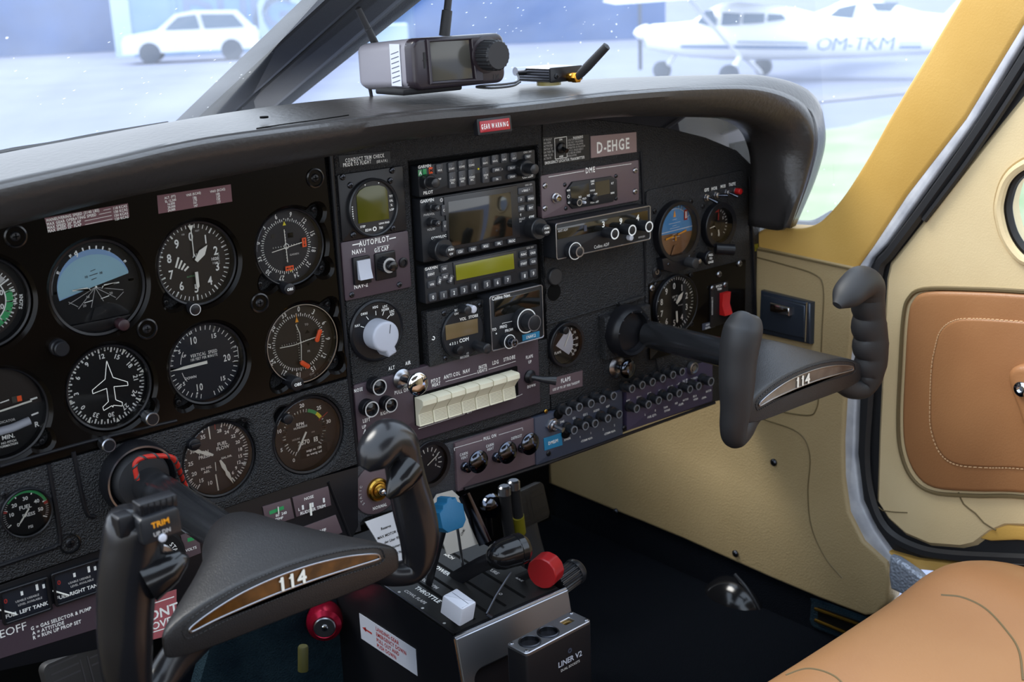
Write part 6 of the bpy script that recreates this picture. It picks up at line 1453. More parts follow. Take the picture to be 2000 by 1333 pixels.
mb = MB(); mb.tube([PY(998, 1118, -.13), PY(968, 1165, -.135), PY(950, 1200, -.14)], .0014, 'steel_dark', 8); mb.tube([PY(950, 1200, -.14), PY(960, 1206, -.142)], .0022, 'steel_dark', 8); o = mb.build('linkage_wire'); tag(o, 'thin steel rod slanting down between black throttle and white cube knob', 'rod')
mb = MB(); mb.tube([PY(893, 1030, -.05), PY(905, 1112, -.04)], .0018, 'steel', 8); o = mb.build('steel_rod'); tag(o, 'thin bright steel rod just right of the blue lever shaft', 'rod')
# black charger block with two round sockets on the pedestal front
zt = ZQ+.012
c4 = [PZ(987, 1262, zt), PZ(1110, 1197, zt), PZ(1161, 1215, zt), PZ(1030, 1281, zt)]
cc = (c4[0]+c4[1]+c4[2]+c4[3])/4; ex = ((c4[1]-c4[0])+(c4[2]-c4[3]))/2; wx = ex.length; ang = math.atan2(ex.y, ex.x); wy = ((c4[0]-c4[3]).length+(c4[1]-c4[2]).length)/2*.92
U_ = thing('socket_block', 'black box with grey top and two round sockets fixed to the pedestal front', 'socket box', tuple(cc), (0, 0, ang))
mb = MB(); mb.prism(rrect(wx, wy, .003), -.075, -.0015, 'satin_black', .0008)
mb.M = Matrix(((1, 0, 0, 0), (0, 0, -1, -wy/2), (0, 1, 0, -.030), (0, 0, 0, 1))); mb.text('LINER V2', .014, .0, .0062, 'white_soft', .0004, bold=True); mb.text('DUAL SOCKETS', .014, -.008, .0028, 'ink_soft', .0004); mb.ring(.0012, .0030, .0004, 'placard_grey', 20, .014, .010); mb.build('housing', U_)
mb = MB(); mb.holed(rrect(wx, wy, .004), [circle(.0115, 32, -wx*.30, 0), circle(.0115, 32, -wx*.02, 0), rrect(.014, .009, .001, 3, wx*.30, .002)], -.0015, .002, 'alu', .0008, .0006); mb.build('top_plate', U_)
for k in (-.30, -.02):
    mb = MB(); mb.lathe([(.0118, -.018), (.0118, .0030), (.0105, .0036), (.0100, .003), (.0100, -.014), (.001, -.014)], 'steel_dark', 32, wx*k, 0); mb.flat(circle(.0099, 28, wx*k, 0), -.004, 'deep_black'); mb.build('socket', U_)
mb = MB(); mb.box(wx*.30, .002, -.002, .0125, .008, .003, 'brass', .0004); mb.build('port', U_)
for sx in (-1, 1):
    for sy in (-1, 1): mb = MB(); mb.screw(sx*(wx/2-.004), sy*(wy/2-.004), .002, .0022, 'steel'); mb.build('screw', U_)
# checklist sleeves
def sleeve(name, label, px, Y, m, text=None, dy=0.):
    q = [PY(a, b, Y-dy*((b-980)/100)) for a, b in px]; n = (q[1]-q[0]).cross(q[-1]-q[0]).normalized(); 
    if n.y > 0: n = -n
    mb = MB(); mb.loops([q, [p+n*.0015 for p in q]], m, smooth=False)
    for (t, a, b, s_) in text or []:
        p = PY(a, b, Y-dy*((b-980)/100))+n*.0018; u = (q[1]-q[0]).normalized(); v = n.cross(u)
        mb.M = Matrix(((u.x, v.x, n.x, p.x), (u.y, v.y, n.y, p.y), (u.z, v.z, n.z, p.z), (0, 0, 0, 1))); mb.text(t, 0, 0, s_, 'ink_black', 0); mb.M = Matrix()
    o = mb.build(name); tag(o, label, 'paper'); return o
sleeve('checklist', 'white typed checklist card hanging left of the yoke grip, below NORMAL', [(712, 1020), (778, 996), (800, 1015), (806, 1070), (796, 1090), (776, 1106), (764, 1104), (738, 1062)], -.012, 'paper', [('Reserve', 752, 1030, .003), ('MAX MOTOR GEAR', 762, 1042, .003), ('der Liter 950', 765, 1054, .003), ('Volumen 95', 773, 1066, .003), ('1960', 780, 1078, .003)], .01)
sleeve('checklist', 'crumpled white paper in clear sleeve behind the blue lever', [(842, 983), (852, 966), (882, 958), (897, 972), (916, 1020), (934, 1062), (872, 1085), (858, 1040)], -.012, 'paper_tan', [('CHK', 902, 1040, .003)], .01)
mb = MB(); mb.tube([PY(905, 968, -.015), PY(925, 1010, -.02), (PY(948, 1062, -.03))], [(.0012, .008)]*3, 'chrome_dark', 8); o = mb.build('clear_sleeve'); tag(o, 'curved shiny plastic sleeve edge right of the crumpled paper', 'sleeve')
# hoses, pedals, knob below the centre panel
for k, (top, mid, bot, m) in enumerate((((985, 955), (990, 1010), (1000, 1080), 'rubber'), ((1003, 944), (1012, 1010), (1018, 1075), 'rubber'))):
    t = thing('hose', ['black hose with silver cap below the panel edge, nearer the blue lever', 'black hose with silver cap and yellow band, nearer the foot pedal'][k], 'hose', tuple(PY(*bot, .06))); l0 = Vector(t.location)
    mb = MB(); mb.tube([PY(*top, .03)-l0, PY(*mid, .045)-l0, (0, 0, 0), (0, .02, -.08)], .0075, m, 14); mb.build('tube', t)
    mb = MB(); P = PY(*top, .03)-l0; mb.M = Matrix.Translation(P); mb.lathe([(.0082, -.008), (.0082, .002), (.006, .004), (.001, .004)], 'steel', 18); mb.build('cap', t)
    if k == 1: mb = MB(); mb.tube([PY(1011, 1008, .044)-l0, PY(1015, 1040, .052)-l0], .0085, 'yellow_band', 14); mb.build('band', t, )['label'] = 'yellow band'
P = PY(957, 988, .05); t = thing('ribbed_knob', 'small dark chrome ribbed knob under the centre panel, left of the two hoses', 'knob', tuple(P), PANEL_ROT); mb = MB(); mb.lathe([(.012, -.01), (.0155, -.004), (.0165, .002), (.014, .008), (.008, .011), (.001, .012)], 'chrome_dark', 30); mb.build('cap', t); mb = MB(); mb.tube([(0, -.01, -.005), (.010, -.05, -.015)], .004, 'steel_dark', 10); mb.build('stem', t)
def pedal(name, label, centre, w, h, tilt, arm_to):
    t = thing(name, label, 'pedal', tuple(centre), (pi/2-tilt, 0, .12)); mb = MB(); mb.prism(rrect(w, h, .008, 5), -.006, .006, 'rubber', .003)
    for s_ in (-1, 1):
        for k in range(3): y = s_*(.010+.008*k); mb.poly_line([(-w*.42, y), (-.006, y)], .0018, .0064, 'steel_dark'); mb.poly_line([(.006, y), (w*.42, y)], .0018, .0064, 'steel_dark')
        mb.line(s_*.004, -h*.35, s_*.004, h*.35, .0016, .0064, 'steel_dark')
    mb.build('pad', t)
    mb = MB(); mb.tube([(0, 0, -.004), (arm_to[0]*.5, arm_to[1]*.5, -.012), (*arm_to, -.015)], [(.016, .004)]*3, 'post_paint', 10); mb.build('arm', t); return t
pedal('rudder_pedal', 'ribbed rudder pedal with grey arm below the vent controls', PY(1030, 990, .18), .075, .055, .25, (.015, -.12))
pedal('rudder_pedal', 'ribbed rudder pedal at the bottom left edge below the left yoke grip', PY(168, 1322, .06), .085, .060, .25, (.0, -.10))
# teal carpeted cover with red anodised knob
mb = MB(); q = [PY(a, b, .10) for a, b in ((596, 1178), (640, 1163), (684, 1160), (694, 1220), (704, 1400), (350, 1480), (420, 1230))]; bk = [p+Vector((0, .02, 0)) for p in q]
mb.loops([q, bk], 'carpet_teal', smooth=False); o = mb.build('carpet_cover'); tag(o, 'dark teal carpeted cover below the left yoke', 'cover')
P = PY(634, 1216, .08); t = thing('selector_knob', 'round red anodised knob with silver centre on the teal carpet', 'knob', tuple(P), (pi/2, 0, -.55)); mb = MB(); mb.lathe([(.019, -.02), (.0215, -.012), (.0220, .002), (.0200, .009), (.0145, .0125), (.0125, .0115), (.001, .0115)], 'red_anod', 44); mb.build('rim', t)
mb = MB(); mb.lathe([(.0130, .011), (.0130, .0135), (.0118, .0145), (.001, .0145)], 'steel', 32); mb.screw(0, 0, .0145, .0040, 'chrome'); mb.build('centre_cap', t)
mb = MB(); mb.M = Matrix.Translation(PY(592, 1288, .02)) @ Matrix.Rotation(.1, 4, 'Y'); mb.lathe([(.006, -.014), (.006, .014), (.005, .016), (.001, .016)], 'yellow_dim', 18); o = mb.build('yellow_cap'); tag(o, 'dim yellow-green cap on the teal cover below the left yoke', 'cap')
# black dome, clip and slot on the right cabin side
XS = XW+.003
P = PX(1436, 1200, XS); t = thing('black_dome', 'glossy black domed cover low on the right-hand side below the kick panel', 'cover', tuple(P), (0, -pi/2, 0)); mb = MB(); mb.lathe([(.062, 0), (.060, .012), (.050, .026), (.034, .036), (.016, .041), (.001, .042)], 'shiny_black', 44); mb.build('dome', t)
mb = MB(); q = [PX(a, b, XS)-P for a, b in ((1440, 1120), (1465, 1150), (1492, 1200), (1494, 1240))]; mb2 = MB(); mb2.M = Matrix.Rotation(pi/2, 4, 'Y'); mb2.tube([p+Vector((-.006, 0, 0)) for p in spline(q, 5)], .003, 'plastic_black', 8); mb2.build('rim', t)
P = PX(1471, 1247, XS-.03); mb = MB(); mb.M = Matrix.Translation(P) @ Matrix.Rotation(-.3, 4, 'X'); mb.box(0, 0, 0, .010, .014, .016, 'white_soft', .002); o = mb.build('white_clip'); tag(o, 'small white clip beside the black dome near the floor', 'clip')
mb = MB(); fr = sp2([(1583, 1178), (1590, 1170), (1700, 1210), (1800, 1250), (1800, 1310), (1640, 1248), (1590, 1228), (1580, 1212)], 3); wall_poly(mb, fr, XS-.001, .01, 'carpet_teal', .003); t = thing('air_outlet', 'slotted air outlet with brass bars at floor level beside the seat', 'vent', tuple(PX(1640, 1210, XS)))
def sub(mb, nm): o = mb.build(nm, t); o.matrix_parent_inverse = Matrix.Translation(-Vector(t.location)); return o
sub(mb, 'frame'); mb = MB(); wall_poly(mb, [(1597, 1186), (1700, 1222), (1790, 1256), (1790, 1292), (1650, 1240), (1597, 1216)], XS-.0018, .002, 'deep_black', .0003); sub(mb, 'opening')
for p0, p1 in (((1592, 1190), (1760, 1250)), ((1592, 1212), (1745, 1276))): mb = MB(); mb.tube([PX(*p0, XS-.004), PX(*p1, XS-.004)], .0026, 'brass', 8); sub(mb, 'bar')
# ashtray on the side wall
XA = XW-.006
t = thing('ashtray', 'chrome-edged dark ashtray set in the beige side wall between the yoke grips', 'ashtray', tuple(PX(1530, 620, XA)))
mb = MB(); wall_poly(mb, [(1484, 568), (1583, 592), (1581, 674), (1480, 652)], XA-.008, .010, 'chrome_reflect', .004); sub(mb, 'frame')
mb = MB(); wall_poly(mb, [(1490, 577), (1572, 597), (1570, 662), (1487, 644)], XA-.012, .006, 'chrome_reflect', .002); sub(mb, 'lid')
mb = MB(); wall_poly(mb, [(1503, 592), (1541, 602), (1540, 618), (1503, 609)], XA-.020, .009, 'chrome', .002); sub(mb, 'pull')
mb = MB(); mb.tube([PX(1576, 592, XA-.010), PX(1573, 668, XA-.010)], .0014, 'chrome', 8); sub(mb, 'edge_strip')
# small olive clip at the sill end
mb = MB(); wall_poly(mb, [(1466, 476), (1472, 478), (1472, 492), (1466, 490)], XW-.012, .01, 'yellow_band', .001); o = mb.build('sill_clip'); tag(o, 'tiny olive green clip at the forward end of the ochre sill', 'clip')

# ------------------------------------------------------------------ copilot seat cushion
from mathutils.bvhtree import BVHTree
YS = -.43
sil = [(1100, 1610), (1300, 1468), (1440, 1375), (1510, 1333), (1640, 1250), (1760, 1170), (1828, 1118), (1872, 1099), (1920, 1096), (1962, 1104), (2000, 1124), (2060, 1180)]
seat = thing('front_seat', 'tan leather front seat cushion in the lower right corner', 'seat', tuple(PY(1700, 1333, YS)+Vector((0, -.15, -.15))))
sl = spline([PY(a, b, YS) for a, b in sil], 6); L = []
for i, p in enumerate(sl):
    t_ = i/(len(sl)-1)
    c = [p+Vector((0, .020, -.20)), p+Vector((0, .030, -.10)), p+Vector((0, .028, -.045)), p+Vector((0, .016, -.014)), p, p+Vector((0, -.030, .006)), p+Vector((0, -.09, .004)), p+Vector((0, -.20, -.006)), p+Vector((0, -.42, -.02)), p+Vector((0, -.42, -.16)), p+Vector((0, -.2, -.22))]
    L.append(spline(c, 3, True))
mb = MB(); mb.loops(L, 'seat_leather'); cu = mb.build('cushion'); cu.parent = seat; cu.matrix_parent_inverse = Matrix.Translation(-Vector(seat.location))
bvh = BVHTree.FromPolygons([tuple(v) for v in mb.v], [tuple(f) for f in mb.f])
def hit(a, b):
    r = Vector(ray(a, b)).normalized(); h = bvh.ray_cast(Vector(CAM_C), r); return (h[0], h[1]) if h[0] else (None, None)
for pxs in ([(1838, 1163), (1880, 1168), (1925, 1190), (1965, 1232), (1990, 1272), (1998, 1330)], [(1535, 1320), (1570, 1308), (1600, 1310), (1630, 1322), (1650, 1340)]):
    q = []
    for s_ in spline([Vector(p) for p in pxs], 8):
        h, n = hit(s_.x, s_.y)
        if h: q.append(h)
    mb = MB(); mb.tube(q, .0012, 'groove', 6); o = mb.build('seam'); o.parent = seat; o.matrix_parent_inverse = Matrix.Translation(-Vector(seat.location))
mb = MB(); mb.box(.55, -.70, -.44, .42, .50, .16, 'carpet_navy', .02); o = mb.build('seat_base'); o.parent = seat; o.matrix_parent_inverse = Matrix.Translation(-Vector(seat.location))

# ------------------------------------------------------------------ things on top of the glareshield
F_ = Face('warning_light', 'small red light lettered GEAR WARNING under the lip of the glareshield', 'warning light', 965, 245, .1015)
mb = MB(); w = F_.rect((932, 240), (999, 250))[2]; mb.prism(rrect(w, .0165, .001), -.006, .0010, 'satin_black', .0004); F_.part('frame', mb)
mb = MB(); mb.prism(rrect(w*.88, .0115, .0006), 0, .0018, 'red_warn', .0003); mb.text('GEAR WARNING', 0, 0, .0048, 'ink', .0021, bold=True, sx=.70); F_.part('lens', mb)
F_.o.rotation_euler = (pi/2-.10, 0, 0)
# avionics display box
YD = -.055
fa, fb, fc, fd = PY(806, 76, YD), PY(983, 64, YD), PY(990, 158, YD), PY(809, 181, YD)
W = ((fb-fa).length+(fc-fd).length)/2; H = ((fa-fd).length+(fb-fc).length)/2; ctr = (fa+fb+fc+fd)/4
dev = thing('traffic_display', 'grey-brown display box with black knob and antennas on top of the glareshield', 'display', tuple(ctr), (pi/2, 0, 0))
mb = MB(); mat('device_shell', '5e565c', .32); mat('device_side', '848086', .42); mat('device_front', '2a2228', .28)
L = []; 
for z, k, r in ((-.110, .90, .008), (-.098, .98, .010), (-.012, 1., .010)): L.append([(x, y*(1 if z > -.02 else .96)-(.004 if z < -.02 else 0), z) for x, y in rrect(W*k, H*k, r, 5)])
mb.loops(L, 'device_side'); mb.build('housing', dev)
mb = MB(); mb.prism(rrect(W, H, .010, 6), -.014, 0, 'device_front', .004, n=3); mb.build('front_bezel', dev)
def dl_(a, b, dz=0.): p = PY(a, b, YD-dz)-ctr; return (p.x, p.z)
q = [dl_(*p) for p in ((837, 82), (914, 78), (922, 153), (842, 159))]; mb = MB(); mb.prism([q[0], q[1], q[2], q[3]], -.001, .0012, 'screen_grey', .0003); mb.build('screen', dev)
q = [dl_(*p) for p in ((831, 77), (934, 71), (942, 158), (838, 165))]; mb = MB(); ii = [dl_(*p) for p in ((837, 82), (918, 77), (926, 153), (843, 160))]; mb.holed(q, [ccw(ii)], -.001, .0030, 'device_front', .0008, .0008); mb.build('screen_surround', dev)
x, y = dl_(972, 108, .022); mb = MB(); mb.ribbed(.0160, 0, .024, 'rubber', 22, .0010, .002, x, y); mb.lathe([(.019, -.001), (.019, .003), (.016, .004)], 'device_front', 30, x, y); mb.build('rotary_knob', dev)
x, y = dl_(829, 118); mb = MB(); mb.box(x, y, .0003, .0022, .016, .0006, 'ink_black'); mb.line(x-.002, y, x+.003, y, .0012, .0007, 'ink_black'); mb.build('card_slot', dev)
x, y = dl_(969, 150); mb = MB(); mb.text('LX', x, y, .005, 'ink_black', .0003); mb.build('lettering', dev)
mb = MB(); mb.M = Matrix(((0, 0, -1, -W/2-.0002), (0, 1, 0, 0), (1, 0, 0, 0), (0, 0, 0, 1))); mb.prism([(-.040, -H*.42), (-.022, -H*.42), (-.022, H*.40), (-.040, H*.40)], 0, .0005, 'white_plastic')
for i in range(7): mb.line(-.038, -H*.36+i*.0048, -.024, -H*.30+i*.0048, .0008, .0007, 'placard_grey')
mb.build('label_strip', dev)
def antenna(p0, p1, r0, r1, nm='antenna'):
    mb = MB(); mb.tube([p0, p0.lerp(p1, .45), p0.lerp(p1, .46), p0.lerp(p1, .97), p1], [r0, r0*.95, r1, r1, r1*.4], 'rubber', 16); o = mb.build(nm, dev); o.parent = dev; o.matrix_parent_inverse = dev.matrix_world.inverted() if False else Matrix(); return o
def dloc(a, b, Y): p = PY(a, b, Y)-ctr; return Vector((p.x, p.z, -p.y))
antenna(dloc(735, 90, .045), dloc(698, 14, .045), .0042, .0036); antenna(dloc(868, 70, .03), dloc(880, -40, .03), .0062, .0042)
mb = MB(); mb.tube(spline([dloc(722, 128, .045), dloc(709, 128, .05), dloc(712, 150, .05), dloc(722, 172, .05), dloc(727, 198, .05)], 6), .0020, 'wire', 8); mb.build('power_cord', dev)
mb = MB(); q = [PY(782, 184, -.045), PY(898, 170, -.045)]; mb.prism(rrect((q[1]-q[0]).length, .05, .006, 4, ((q[0]+q[1])/2-ctr).x, -.0), -.006, 0, 'clear_gum')
mb = MB(); c2 = (q[0]+q[1])/2-ctr; mb.box(c2.x, -H/2-.001, -.03, (q[1]-q[0]).length, .006, .05, 'matte_black', .002); mb.build('base_pad', dev)
# small receiver box
YB = -.045
ba, bb, bc, bd = PY(1076, 136, YB), PY(1138, 139, YB), PY(1137, 164, YB), PY(1076, 167, YB)
c2 = (ba+bb+bc+bd)/4; c2.z += .004; rb = thing('receiver_box', 'small finned black box with gold connector and stub antenna on the glareshield', 'receiver', tuple(c2), (pi/2, 0, 0))
def rl(a, b, Y): p = PY(a, b, Y)-c2; return Vector((p.x, p.z, -p.y))
w, h = (bb-ba).length, ((ba-bd).length+(bb-bc).length)/2
mb = MB(); mb.prism(rrect(w, h, .0015), -.056, -.002, 'alu', .0006)
for i in range(5): mb.box(-w/2-.0004, -h*.38+i*h*.19, -.028, .0016, h*.10, .050, 'satin_black')
mb.build('housing', rb); mb = MB(); mb.prism(rrect(w*1.02, h*1.04, .002), -.002, 0, 'satin_black', .0006); mb.screw(-w*.33, -h*.1, 0, .003, 'satin_black'); mb.build('end_plate', rb)
mb = MB(); x, y = rl(1112, 151, YB).xy; mb.cyl(.0052, 0, .008, 'gold', .0006, 20, x, y); mb.prism(circle(.0062, 6, x, y), .008, .015, 'gold', .0008); mb.build('connector', rb)
mb = MB(); p0, p1 = Vector((x, y, .013)), rl(1187, 88, YB-.05); mb.tube([p0, p0.lerp(p1, .12), p0.lerp(p1, .35), p0.lerp(p1, .8), p0.lerp(p1, .97), p1], [.0036, .0048, .0052, .0048, .0046, .001], 'rubber', 18); mb.build('antenna', rb)
mb = MB(); p0 = rl(1022, 140, YB+.045); mb.tube([p0+Vector((-.012, .001, 0)), p0+Vector((.010, 0, 0))], .0048, 'steel', 16); mb.build('plug', rb)
mb = MB(); mb.lathe([(.014, 0), (.014, .004), (.001, .005)], 'clear_gum', 24); o = mb.build('gum_pad', rb, loc=(-.008, -h/2-.0045, -.022), rot=(-pi/2, 0, 0))
mb = MB(); mb.tube(spline([PY(1010, 142, .0), PY(1012, 158, -.02), PY(990, 164, -.03), PY(950, 167, -.03), PY(930, 170, -.03), PY(960, 172, -.035), PY(1000, 168, -.035), PY(1016, 160, -.03)], 6), .0013, 'wire', 8); o = mb.build('looped_cable'); tag(o, 'thin dark cord looped on the glareshield between the two devices', 'cable')
# ------------------------------------------------------------------ outside: apron, hangars, car, parked aeroplane
def at_range(px, py, d):
    """point seen at this pixel at ground range d"""
    r = ray(px, py); h = math.hypot(r[0], r[1]); return Vector(CAM_C+r*d/h)
GZ = -1.55
g_car = at_range(380, 119, 45.6)
nrm = Vector((0, 0, 1))
def gz(x, y): return GZ
def ground_quad(name, m, pts, dz=0.):
    mb = MB(); mb.add([(x, y, gz(x, y)+dz) for x, y in pts], [tuple(range(len(pts)))], m, False); return struct(name, mb)
gm_ = mat('apron', '737a92', .9, spec=.1, var=('7f869c', .35, .7))
mat('grass', '7a8e6c', 1., spec=.1, var=('9a9c88', 1.2, .9))
mat('tarmac_patch', '6b7690', .9, spec=.1, var=('8e8c92', .6, .8))
ground_quad('floor_apron', 'apron', [(-120, 3), (2.5, 3), (2.5, -60), (220, -60), (220, 160), (-120, 200)])
def gray_xy(px, py):
    """where the ray through a pixel meets the ground"""
    r = ray(px, py); c = Vector(CAM_C); d = Vector(r)
    t = (GZ-c.z)/d.z; return c+d*t
Gp = [(1560, 262), (1660, 248), (1700, 236), (1900, 190), (2500, 150), (2600, 700), (1500, 900), (1300, 560), (1400, 330)]
gp = [gray_xy(a, b) for a, b in Gp]
ground_quad('floor_grass', 'grass', [(p.x, p.y) for p in gp], .015)
Gp = [(1150, 205), (1500, 196), (1900, 160), (1900, 172), (1500, 212), (1150, 222)]
gp = [gray_xy(a, b) for a, b in Gp]
ground_quad('floor_patch', 'tarmac_patch', [(p.x, p.y) for p in gp], .02)
# hangar wall with painted letters behind the car: upright box facing the camera
def facade(name, label, px0, px1, ptop, pbot, d, m, depth=8., d2=None):
    a = at_range(px0, pbot, d); b = at_range(px1, pbot, d2 or d); t = at_range(px0, ptop, d)
    u = (b-a); u.z = 0; L = u.length; u.normalize(); back = Vector((-u.y, u.x, 0))
    if back.dot(Vector((_f[0], _f[1], 0))) < 0: back = -back
    h = t.z-a.z; root = thing(name, label, 'building', tuple(a))
    mb = MB(); z0 = GZ-a.z
    mb.M = Matrix(((u.x, 0, back.x, 0), (u.y, 0, back.y, 0), (0, 1, 0, 0), (0, 0, 0, 1)))
    mb.prism([(0, z0), (L, z0), (L, h), (0, h)], 0, depth, m)
    mb.build('wall', root)
    return root, u, back, a
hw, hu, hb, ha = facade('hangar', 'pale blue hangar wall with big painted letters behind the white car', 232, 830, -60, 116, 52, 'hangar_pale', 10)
mb = MB(); mb.M = Matrix(((hu.x, 0, -hb.x, 0), (hu.y, 0, -hb.y, 0), (0, 1, 0, 0), (0, 0, 0, 1)))
def hloc(px, py):
    r = Vector(ray(px, py)); c = Vector(CAM_C); t = (ha-c).dot(hb)/r.dot(hb); p = c+r*t-ha; return p.dot(hu), p.z
for st, px, py, sz, m in (('GUNS', 640, 32, 2.1, 'hangar_letter'), ('DUIG', 465, 26, 1.25, 'hangar_letter_dim')):
    x, z = hloc(px, py); mb.text(st[:4] if m == 'hangar_letter_dim' else 'GU', x-(.9 if m == 'hangar_letter' else 0), z, sz, m, .03, bold=True)
mb.build('lettering', hw)
mb = MB(); mb.M = Matrix(((hu.x, 0, -hb.x, 0), (hu.y, 0, -hb.y, 0), (0, 1, 0, 0), (0, 0, 0, 1)))
x, z = hloc(250, 60); mb.box(x-.2, 2, .06, .7, 9, .1, 'hangar_letter'); x, z = hloc(345, 60); mb.box(x, 3, .05, .12, 6, .1, 'hangar_pale')
mb.build('corner_trim', hw)
facade('dark_building', 'dark blue hangar in shade at far left beyond the windscreen', -260, 236, -80, 108, 60, 'hangar_hazy_dark', 10)
facade('shed', 'dark blue shed between centre post and parked aeroplane', 812, 1300, -70, 96, 48, 'hangar_hazy_dark', 8)
facade('white_container', 'low white container behind the radio display outside', 705, 800, 52, 117, 45, 'hangar_letter', 3)
# car (side view facing left)
def make_car():
    c = at_range(380, 119, 45.6)
    u = hu.copy(); rot = math.atan2(u.y, u.x)
    r = thing('parked_car', 'white sport utility car parked before the blue hangar', 'car', (c.x, c.y, gz(c.x, c.y)), (0, 0, rot))
    L, W = 4.6, 1.85
    body = [(-2.3, .35), (-2.3, .75), (-2.2, .95), (-1.25, 1.08), (2.2, 1.08), (2.3, .9), (2.3, .38)]
    cab = [(-1.15, 1.06), (-.45, 1.62), (.1, 1.70), (1.6, 1.66), (2.15, 1.06)]
    mb = MB(); mb.M = Matrix(((1, 0, 0, 0), (0, 0, 1, -W/2), (0, 1, 0, 0), (0, 0, 0, 1)))
    mb.prism(body, 0, W, 'car_white', .06); mb.prism(cab, .12, W-.12, 'car_white', .08); mb.build('body', r)
    mb = MB(); mb.M = Matrix(((1, 0, 0, 0), (0, 0, -1, -W/2+.10), (0, 1, 0, 0), (0, 0, 0, 1)))
    mb.flat([(-.85, 1.1), (-.35, 1.52), (.25, 1.58), (.35, 1.1)], .03, 'car_glass'); mb.flat([(.5, 1.1), (.4, 1.58), (1.5, 1.54), (1.85, 1.1)], .03, 'car_glass'); mb.build('side_window', r)
    for x in (-1.4, 1.35):
        for y in (-W/2+.1, W/2-.1):
            mb = MB(); mb.M = Matrix.Translation((x, y, .36)) @ Matrix.Rotation(pi/2, 4, 'X'); mb.lathe([(.36, -.12), (.36, .12), (.24, .13), (.1, .12)], 'tyre', 20); mb.build('wheel', r)
make_car()
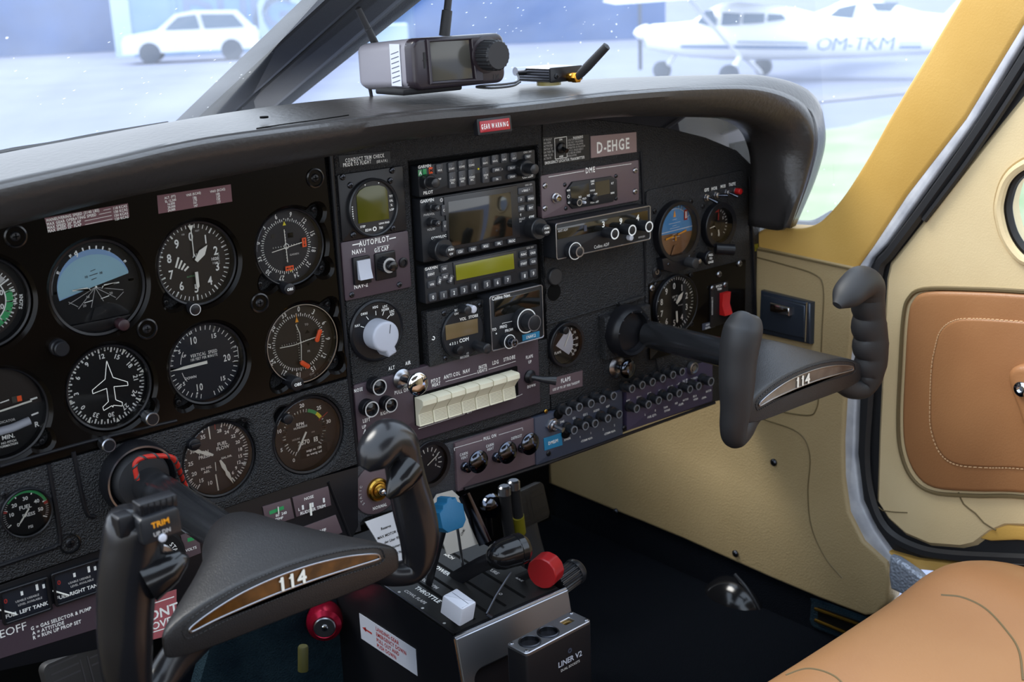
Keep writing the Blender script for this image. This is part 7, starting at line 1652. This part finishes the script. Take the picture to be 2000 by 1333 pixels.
# parked high-wing aeroplane, nose to the left
def make_plane():
    D = 27.
    a = at_range(1240, 60, D+1.2); b = at_range(1870, 60, D-1.2)
    u = (b-a); u.z = 0; u.normalize(); rot = math.atan2(u.y, u.x); back = Vector((-u.y, u.x, 0))
    org = at_range(1290, 100, D); org.z = gz(org.x, org.y)
    r = thing('parked_aeroplane', 'white high-wing light aeroplane lettered OM-TKM parked on the apron', 'aeroplane', tuple(org), (0, 0, rot))
    def loc(px, py, off=0.):
        q = Vector(ray(px, py)); c = Vector(CAM_C); nb = back; t = (org+back*off-c).dot(nb)/q.dot(nb); p = c+q*t-org; return p.dot(u), p.z
    top = [(1262, 60), (1278, 47), (1330, 45), (1372, 40), (1392, 18), (1400, 8), (1440, 4), (1540, 14), (1600, 30), (1700, 42), (1840, 40), (1960, 36)]
    bot = [(1262, 72), (1280, 98), (1310, 106), (1350, 112), (1392, 114), (1420, 116), (1440, 117), (1540, 117), (1600, 115), (1700, 111), (1840, 100), (1960, 92)]
    wd = [.12, .42, .5, .55, .56, .56, .56, .55, .5, .4, .25, .15]
    L = []
    for (t, b, w) in zip(top, bot, wd):
        x, zt = loc(*t); x2, zb = loc(*b); n = 20; hz = (zt-zb)/2
        L.append([((x+x2)/2 if True else x, math.copysign(abs(math.cos(2*pi*k/n))**.7, math.cos(2*pi*k/n))*w, (zt+zb)/2+math.copysign(abs(math.sin(2*pi*k/n))**.7, math.sin(2*pi*k/n))*hz) for k in range(n)])
    mb = MB(); mb.loops(L, 'plane_white'); fus = mb.build('fuselage', r)
    mb = MB(); x, z = loc(1238, 62); x1, z1 = loc(1262, 64)
    mb.M = Matrix.Translation((x1, 0, z1)) @ Matrix.Rotation(-pi/2, 4, 'Y'); mb.lathe([(.18, -.02), (.16, .1), (.1, .22), (.02, x1-x)], 'plane_white', 16); mb.build('spinner', r)
    mb = MB(); x, z = loc(1250, 62)
    mb.box(x, 0, z+.1, .03, .12, 1.8, 'tyre'); mb.build('propeller', r)
    # wing across the top
    mb = MB(); x, z = loc(1400, 2); mb.M = Matrix.Translation((x+.65, 0, z+.06))
    mb.M = Matrix.Translation((x+.75, 0, z+.12)) @ Matrix.Rotation(pi/2, 4, 'X')
    sec = [(-.75, 0), (-.68, .07), (-.4, .12), (.1, .10), (.75, 0), (.1, -.03), (-.5, -.05)]
    mb.prism(sec[::-1], -4.9, 4.9, 'plane_white'); mb.build('wing', r)
    # near-side details: windows, stripe, letters, strut, legs
    yl = -.58
    def near(px, py, y=yl): return loc(px, py, y)
    mb = MB(); mb.M = Matrix(((1, 0, 0, 0), (0, 0, -1, 0), (0, 1, 0, 0), (0, 0, 0, 1)))
    for poly in ([(1360, 46), (1378, 22), (1392, 18), (1400, 40), (1396, 52)], [(1412, 24), (1408, 50), (1444, 48), (1446, 26)], [(1452, 26), (1450, 47), (1492, 44), (1494, 26)], [(1500, 27), (1499, 42), (1536, 38), (1528, 28)]):
        mb.flat([near(*p) for p in poly], .585, 'car_glass')
    mb.build('cabin_window', r)
    mb = MB(); mb.M = Matrix(((1, 0, 0, 0), (0, 0, -1, 0), (0, 1, 0, 0), (0, 0, 0, 1)))
    for (x0, y0, x1, y1, w) in ((1330, 91, 1578, 93, .06), (1440, 82, 1578, 84, .025), (1757, 92, 1800, 92, .05), (1757, 84, 1800, 84, .02)):
        a, b = near(x0, y0), near(x1, y1); mb.line(a[0], a[1], b[0], b[1], w, .60, 'plane_blue')
    a, b = near(1597, 99), near(1744, 97); k = near(1600, 72)
    mb.M = Matrix(((1, .22, 0, (a[0]+b[0])/2), (0, 0, -1, 0), (0, 1, 0, (a[1]+k[1])/2), (0, 0, 0, 1))); mb.text('OM-TKM', 0, 0, (k[1]-a[1])*.95, 'plane_blue', .60, sx=1.08, bold=False)
    mb.build('registration', r)
    mb = MB(); a, b = loc(1380, 8, -1.9), loc(1446, 112, -.55)
    mb.tube([(a[0]-.3, -2.3, a[1]+.22), (b[0], -.55, b[1])], [(.05, .03)]*2, 'plane_white', 8); mb.build('wing_strut', r)
    for (p0, p1, y0, y1) in (((1320, 104), (1293, 142), 0, 0), ((1445, 112), (1424, 146), -.55, -1.15), ((1455, 112), (1490, 146), .55, 1.15)):
        a, b = loc(*p0, y0), loc(*p1, y1)
        mb = MB(); mb.tube([(a[0], y0, a[1]), (b[0], y1, b[1])], .055, 'plane_white', 8); lg = mb.build('landing_gear_leg', r)
        mb = MB(); mb.M = Matrix.Translation((b[0], y1, max(b[1], .19))) @ Matrix.Rotation(pi/2, 4, 'X'); mb.lathe([(.19, -.06), (.19, .06), (.1, .08)], 'tyre', 18); mb.build('wheel', r)
    # tail
    mb = MB(); mb.M = Matrix(((1, 0, 0, 0), (0, 0, -1, .05), (0, 1, 0, 0), (0, 0, 0, 1)))
    mb.prism([loc(1830, 44), loc(1990, 38), loc(2010, -60), loc(1930, -60)], 0, .1, 'plane_white'); mb.build('fin', r)
make_plane()
# second parked aeroplane behind, only its fuselage top and canopy showing above the first
def make_plane2():
    D = 34.; a = at_range(1590, 30, D); b = at_range(1880, 30, D); u = (b-a); u.z = 0; u.normalize(); back = Vector((-u.y, u.x, 0)); org = at_range(1600, 60, D)
    r = thing('parked_aeroplane', 'second white aeroplane behind the first, only its canopy and top visible', 'aeroplane', tuple(org), (0, 0, math.atan2(u.y, u.x)))
    def loc(px, py):
        q = Vector(ray(px, py)); c = Vector(CAM_C); t = (org-c).dot(back)/q.dot(back); p = c+q*t-org; return p.dot(u), p.z
    L = []
    for (x, t, b, w) in ((1590, 26, 70, .2), (1620, 14, 80, .45), (1660, -6, 80, .5), (1700, -4, 80, .5), (1740, 8, 80, .45), (1800, 24, 80, .3), (1900, 34, 76, .2)):
        X, zt = loc(x, t); _, zb = loc(x, b); n = 16
        L.append([(X, math.cos(2*pi*k/n)*w, (zt+zb)/2+math.sin(2*pi*k/n)*(zt-zb)/2) for k in range(n)])
    mb = MB(); mb.loops(L, 'plane_white'); mb.build('fuselage', r)
    mb = MB(); mb.M = Matrix(((1, 0, 0, 0), (0, 0, -1, 0), (0, 1, 0, 0), (0, 0, 0, 1)))
    mb.flat([loc(*p) for p in ((1618, 32), (1640, 14), (1676, 6), (1666, 34))], .53, 'car_glass'); mb.flat([loc(*p) for p in ((1700, 4), (1756, 4), (1740, 22), (1712, 20))], .53, 'car_glass'); mb.build('canopy', r)
make_plane2()
# ------------------------------------------------------------------ repeats of one kind carry a common group
_groups = {'control_yoke': 'control yokes', 'fuel_gauge': 'fuel gauges above the takeoff placard', 'course_indicator': 'course indicators in the flight panel', 'altimeter': 'altimeters', 'attitude_indicator': 'artificial horizons',
           'trim_indicator': 'trim strip gauges', 'breaker_panel': 'breaker panels along the lower edge', 'embossed_label': 'blue embossed labels', 'blanking_cap': 'round caps on the blank panel', 'hose': 'hoses below the panel',
           'rudder_pedal': 'rudder pedals', 'checklist': 'checklists below the panel', 'parked_aeroplane': 'parked aeroplanes', 'yoke_housing': 'yoke shaft housings', 'trim_screw': 'screws in the kick panel', 'suction_gauge': 'small round gauges'}
for o in COL.objects:
    b = o.name.split('.')[0]
    if o.parent is None and b in _groups and 'group' not in o: o['group'] = _groups[b]
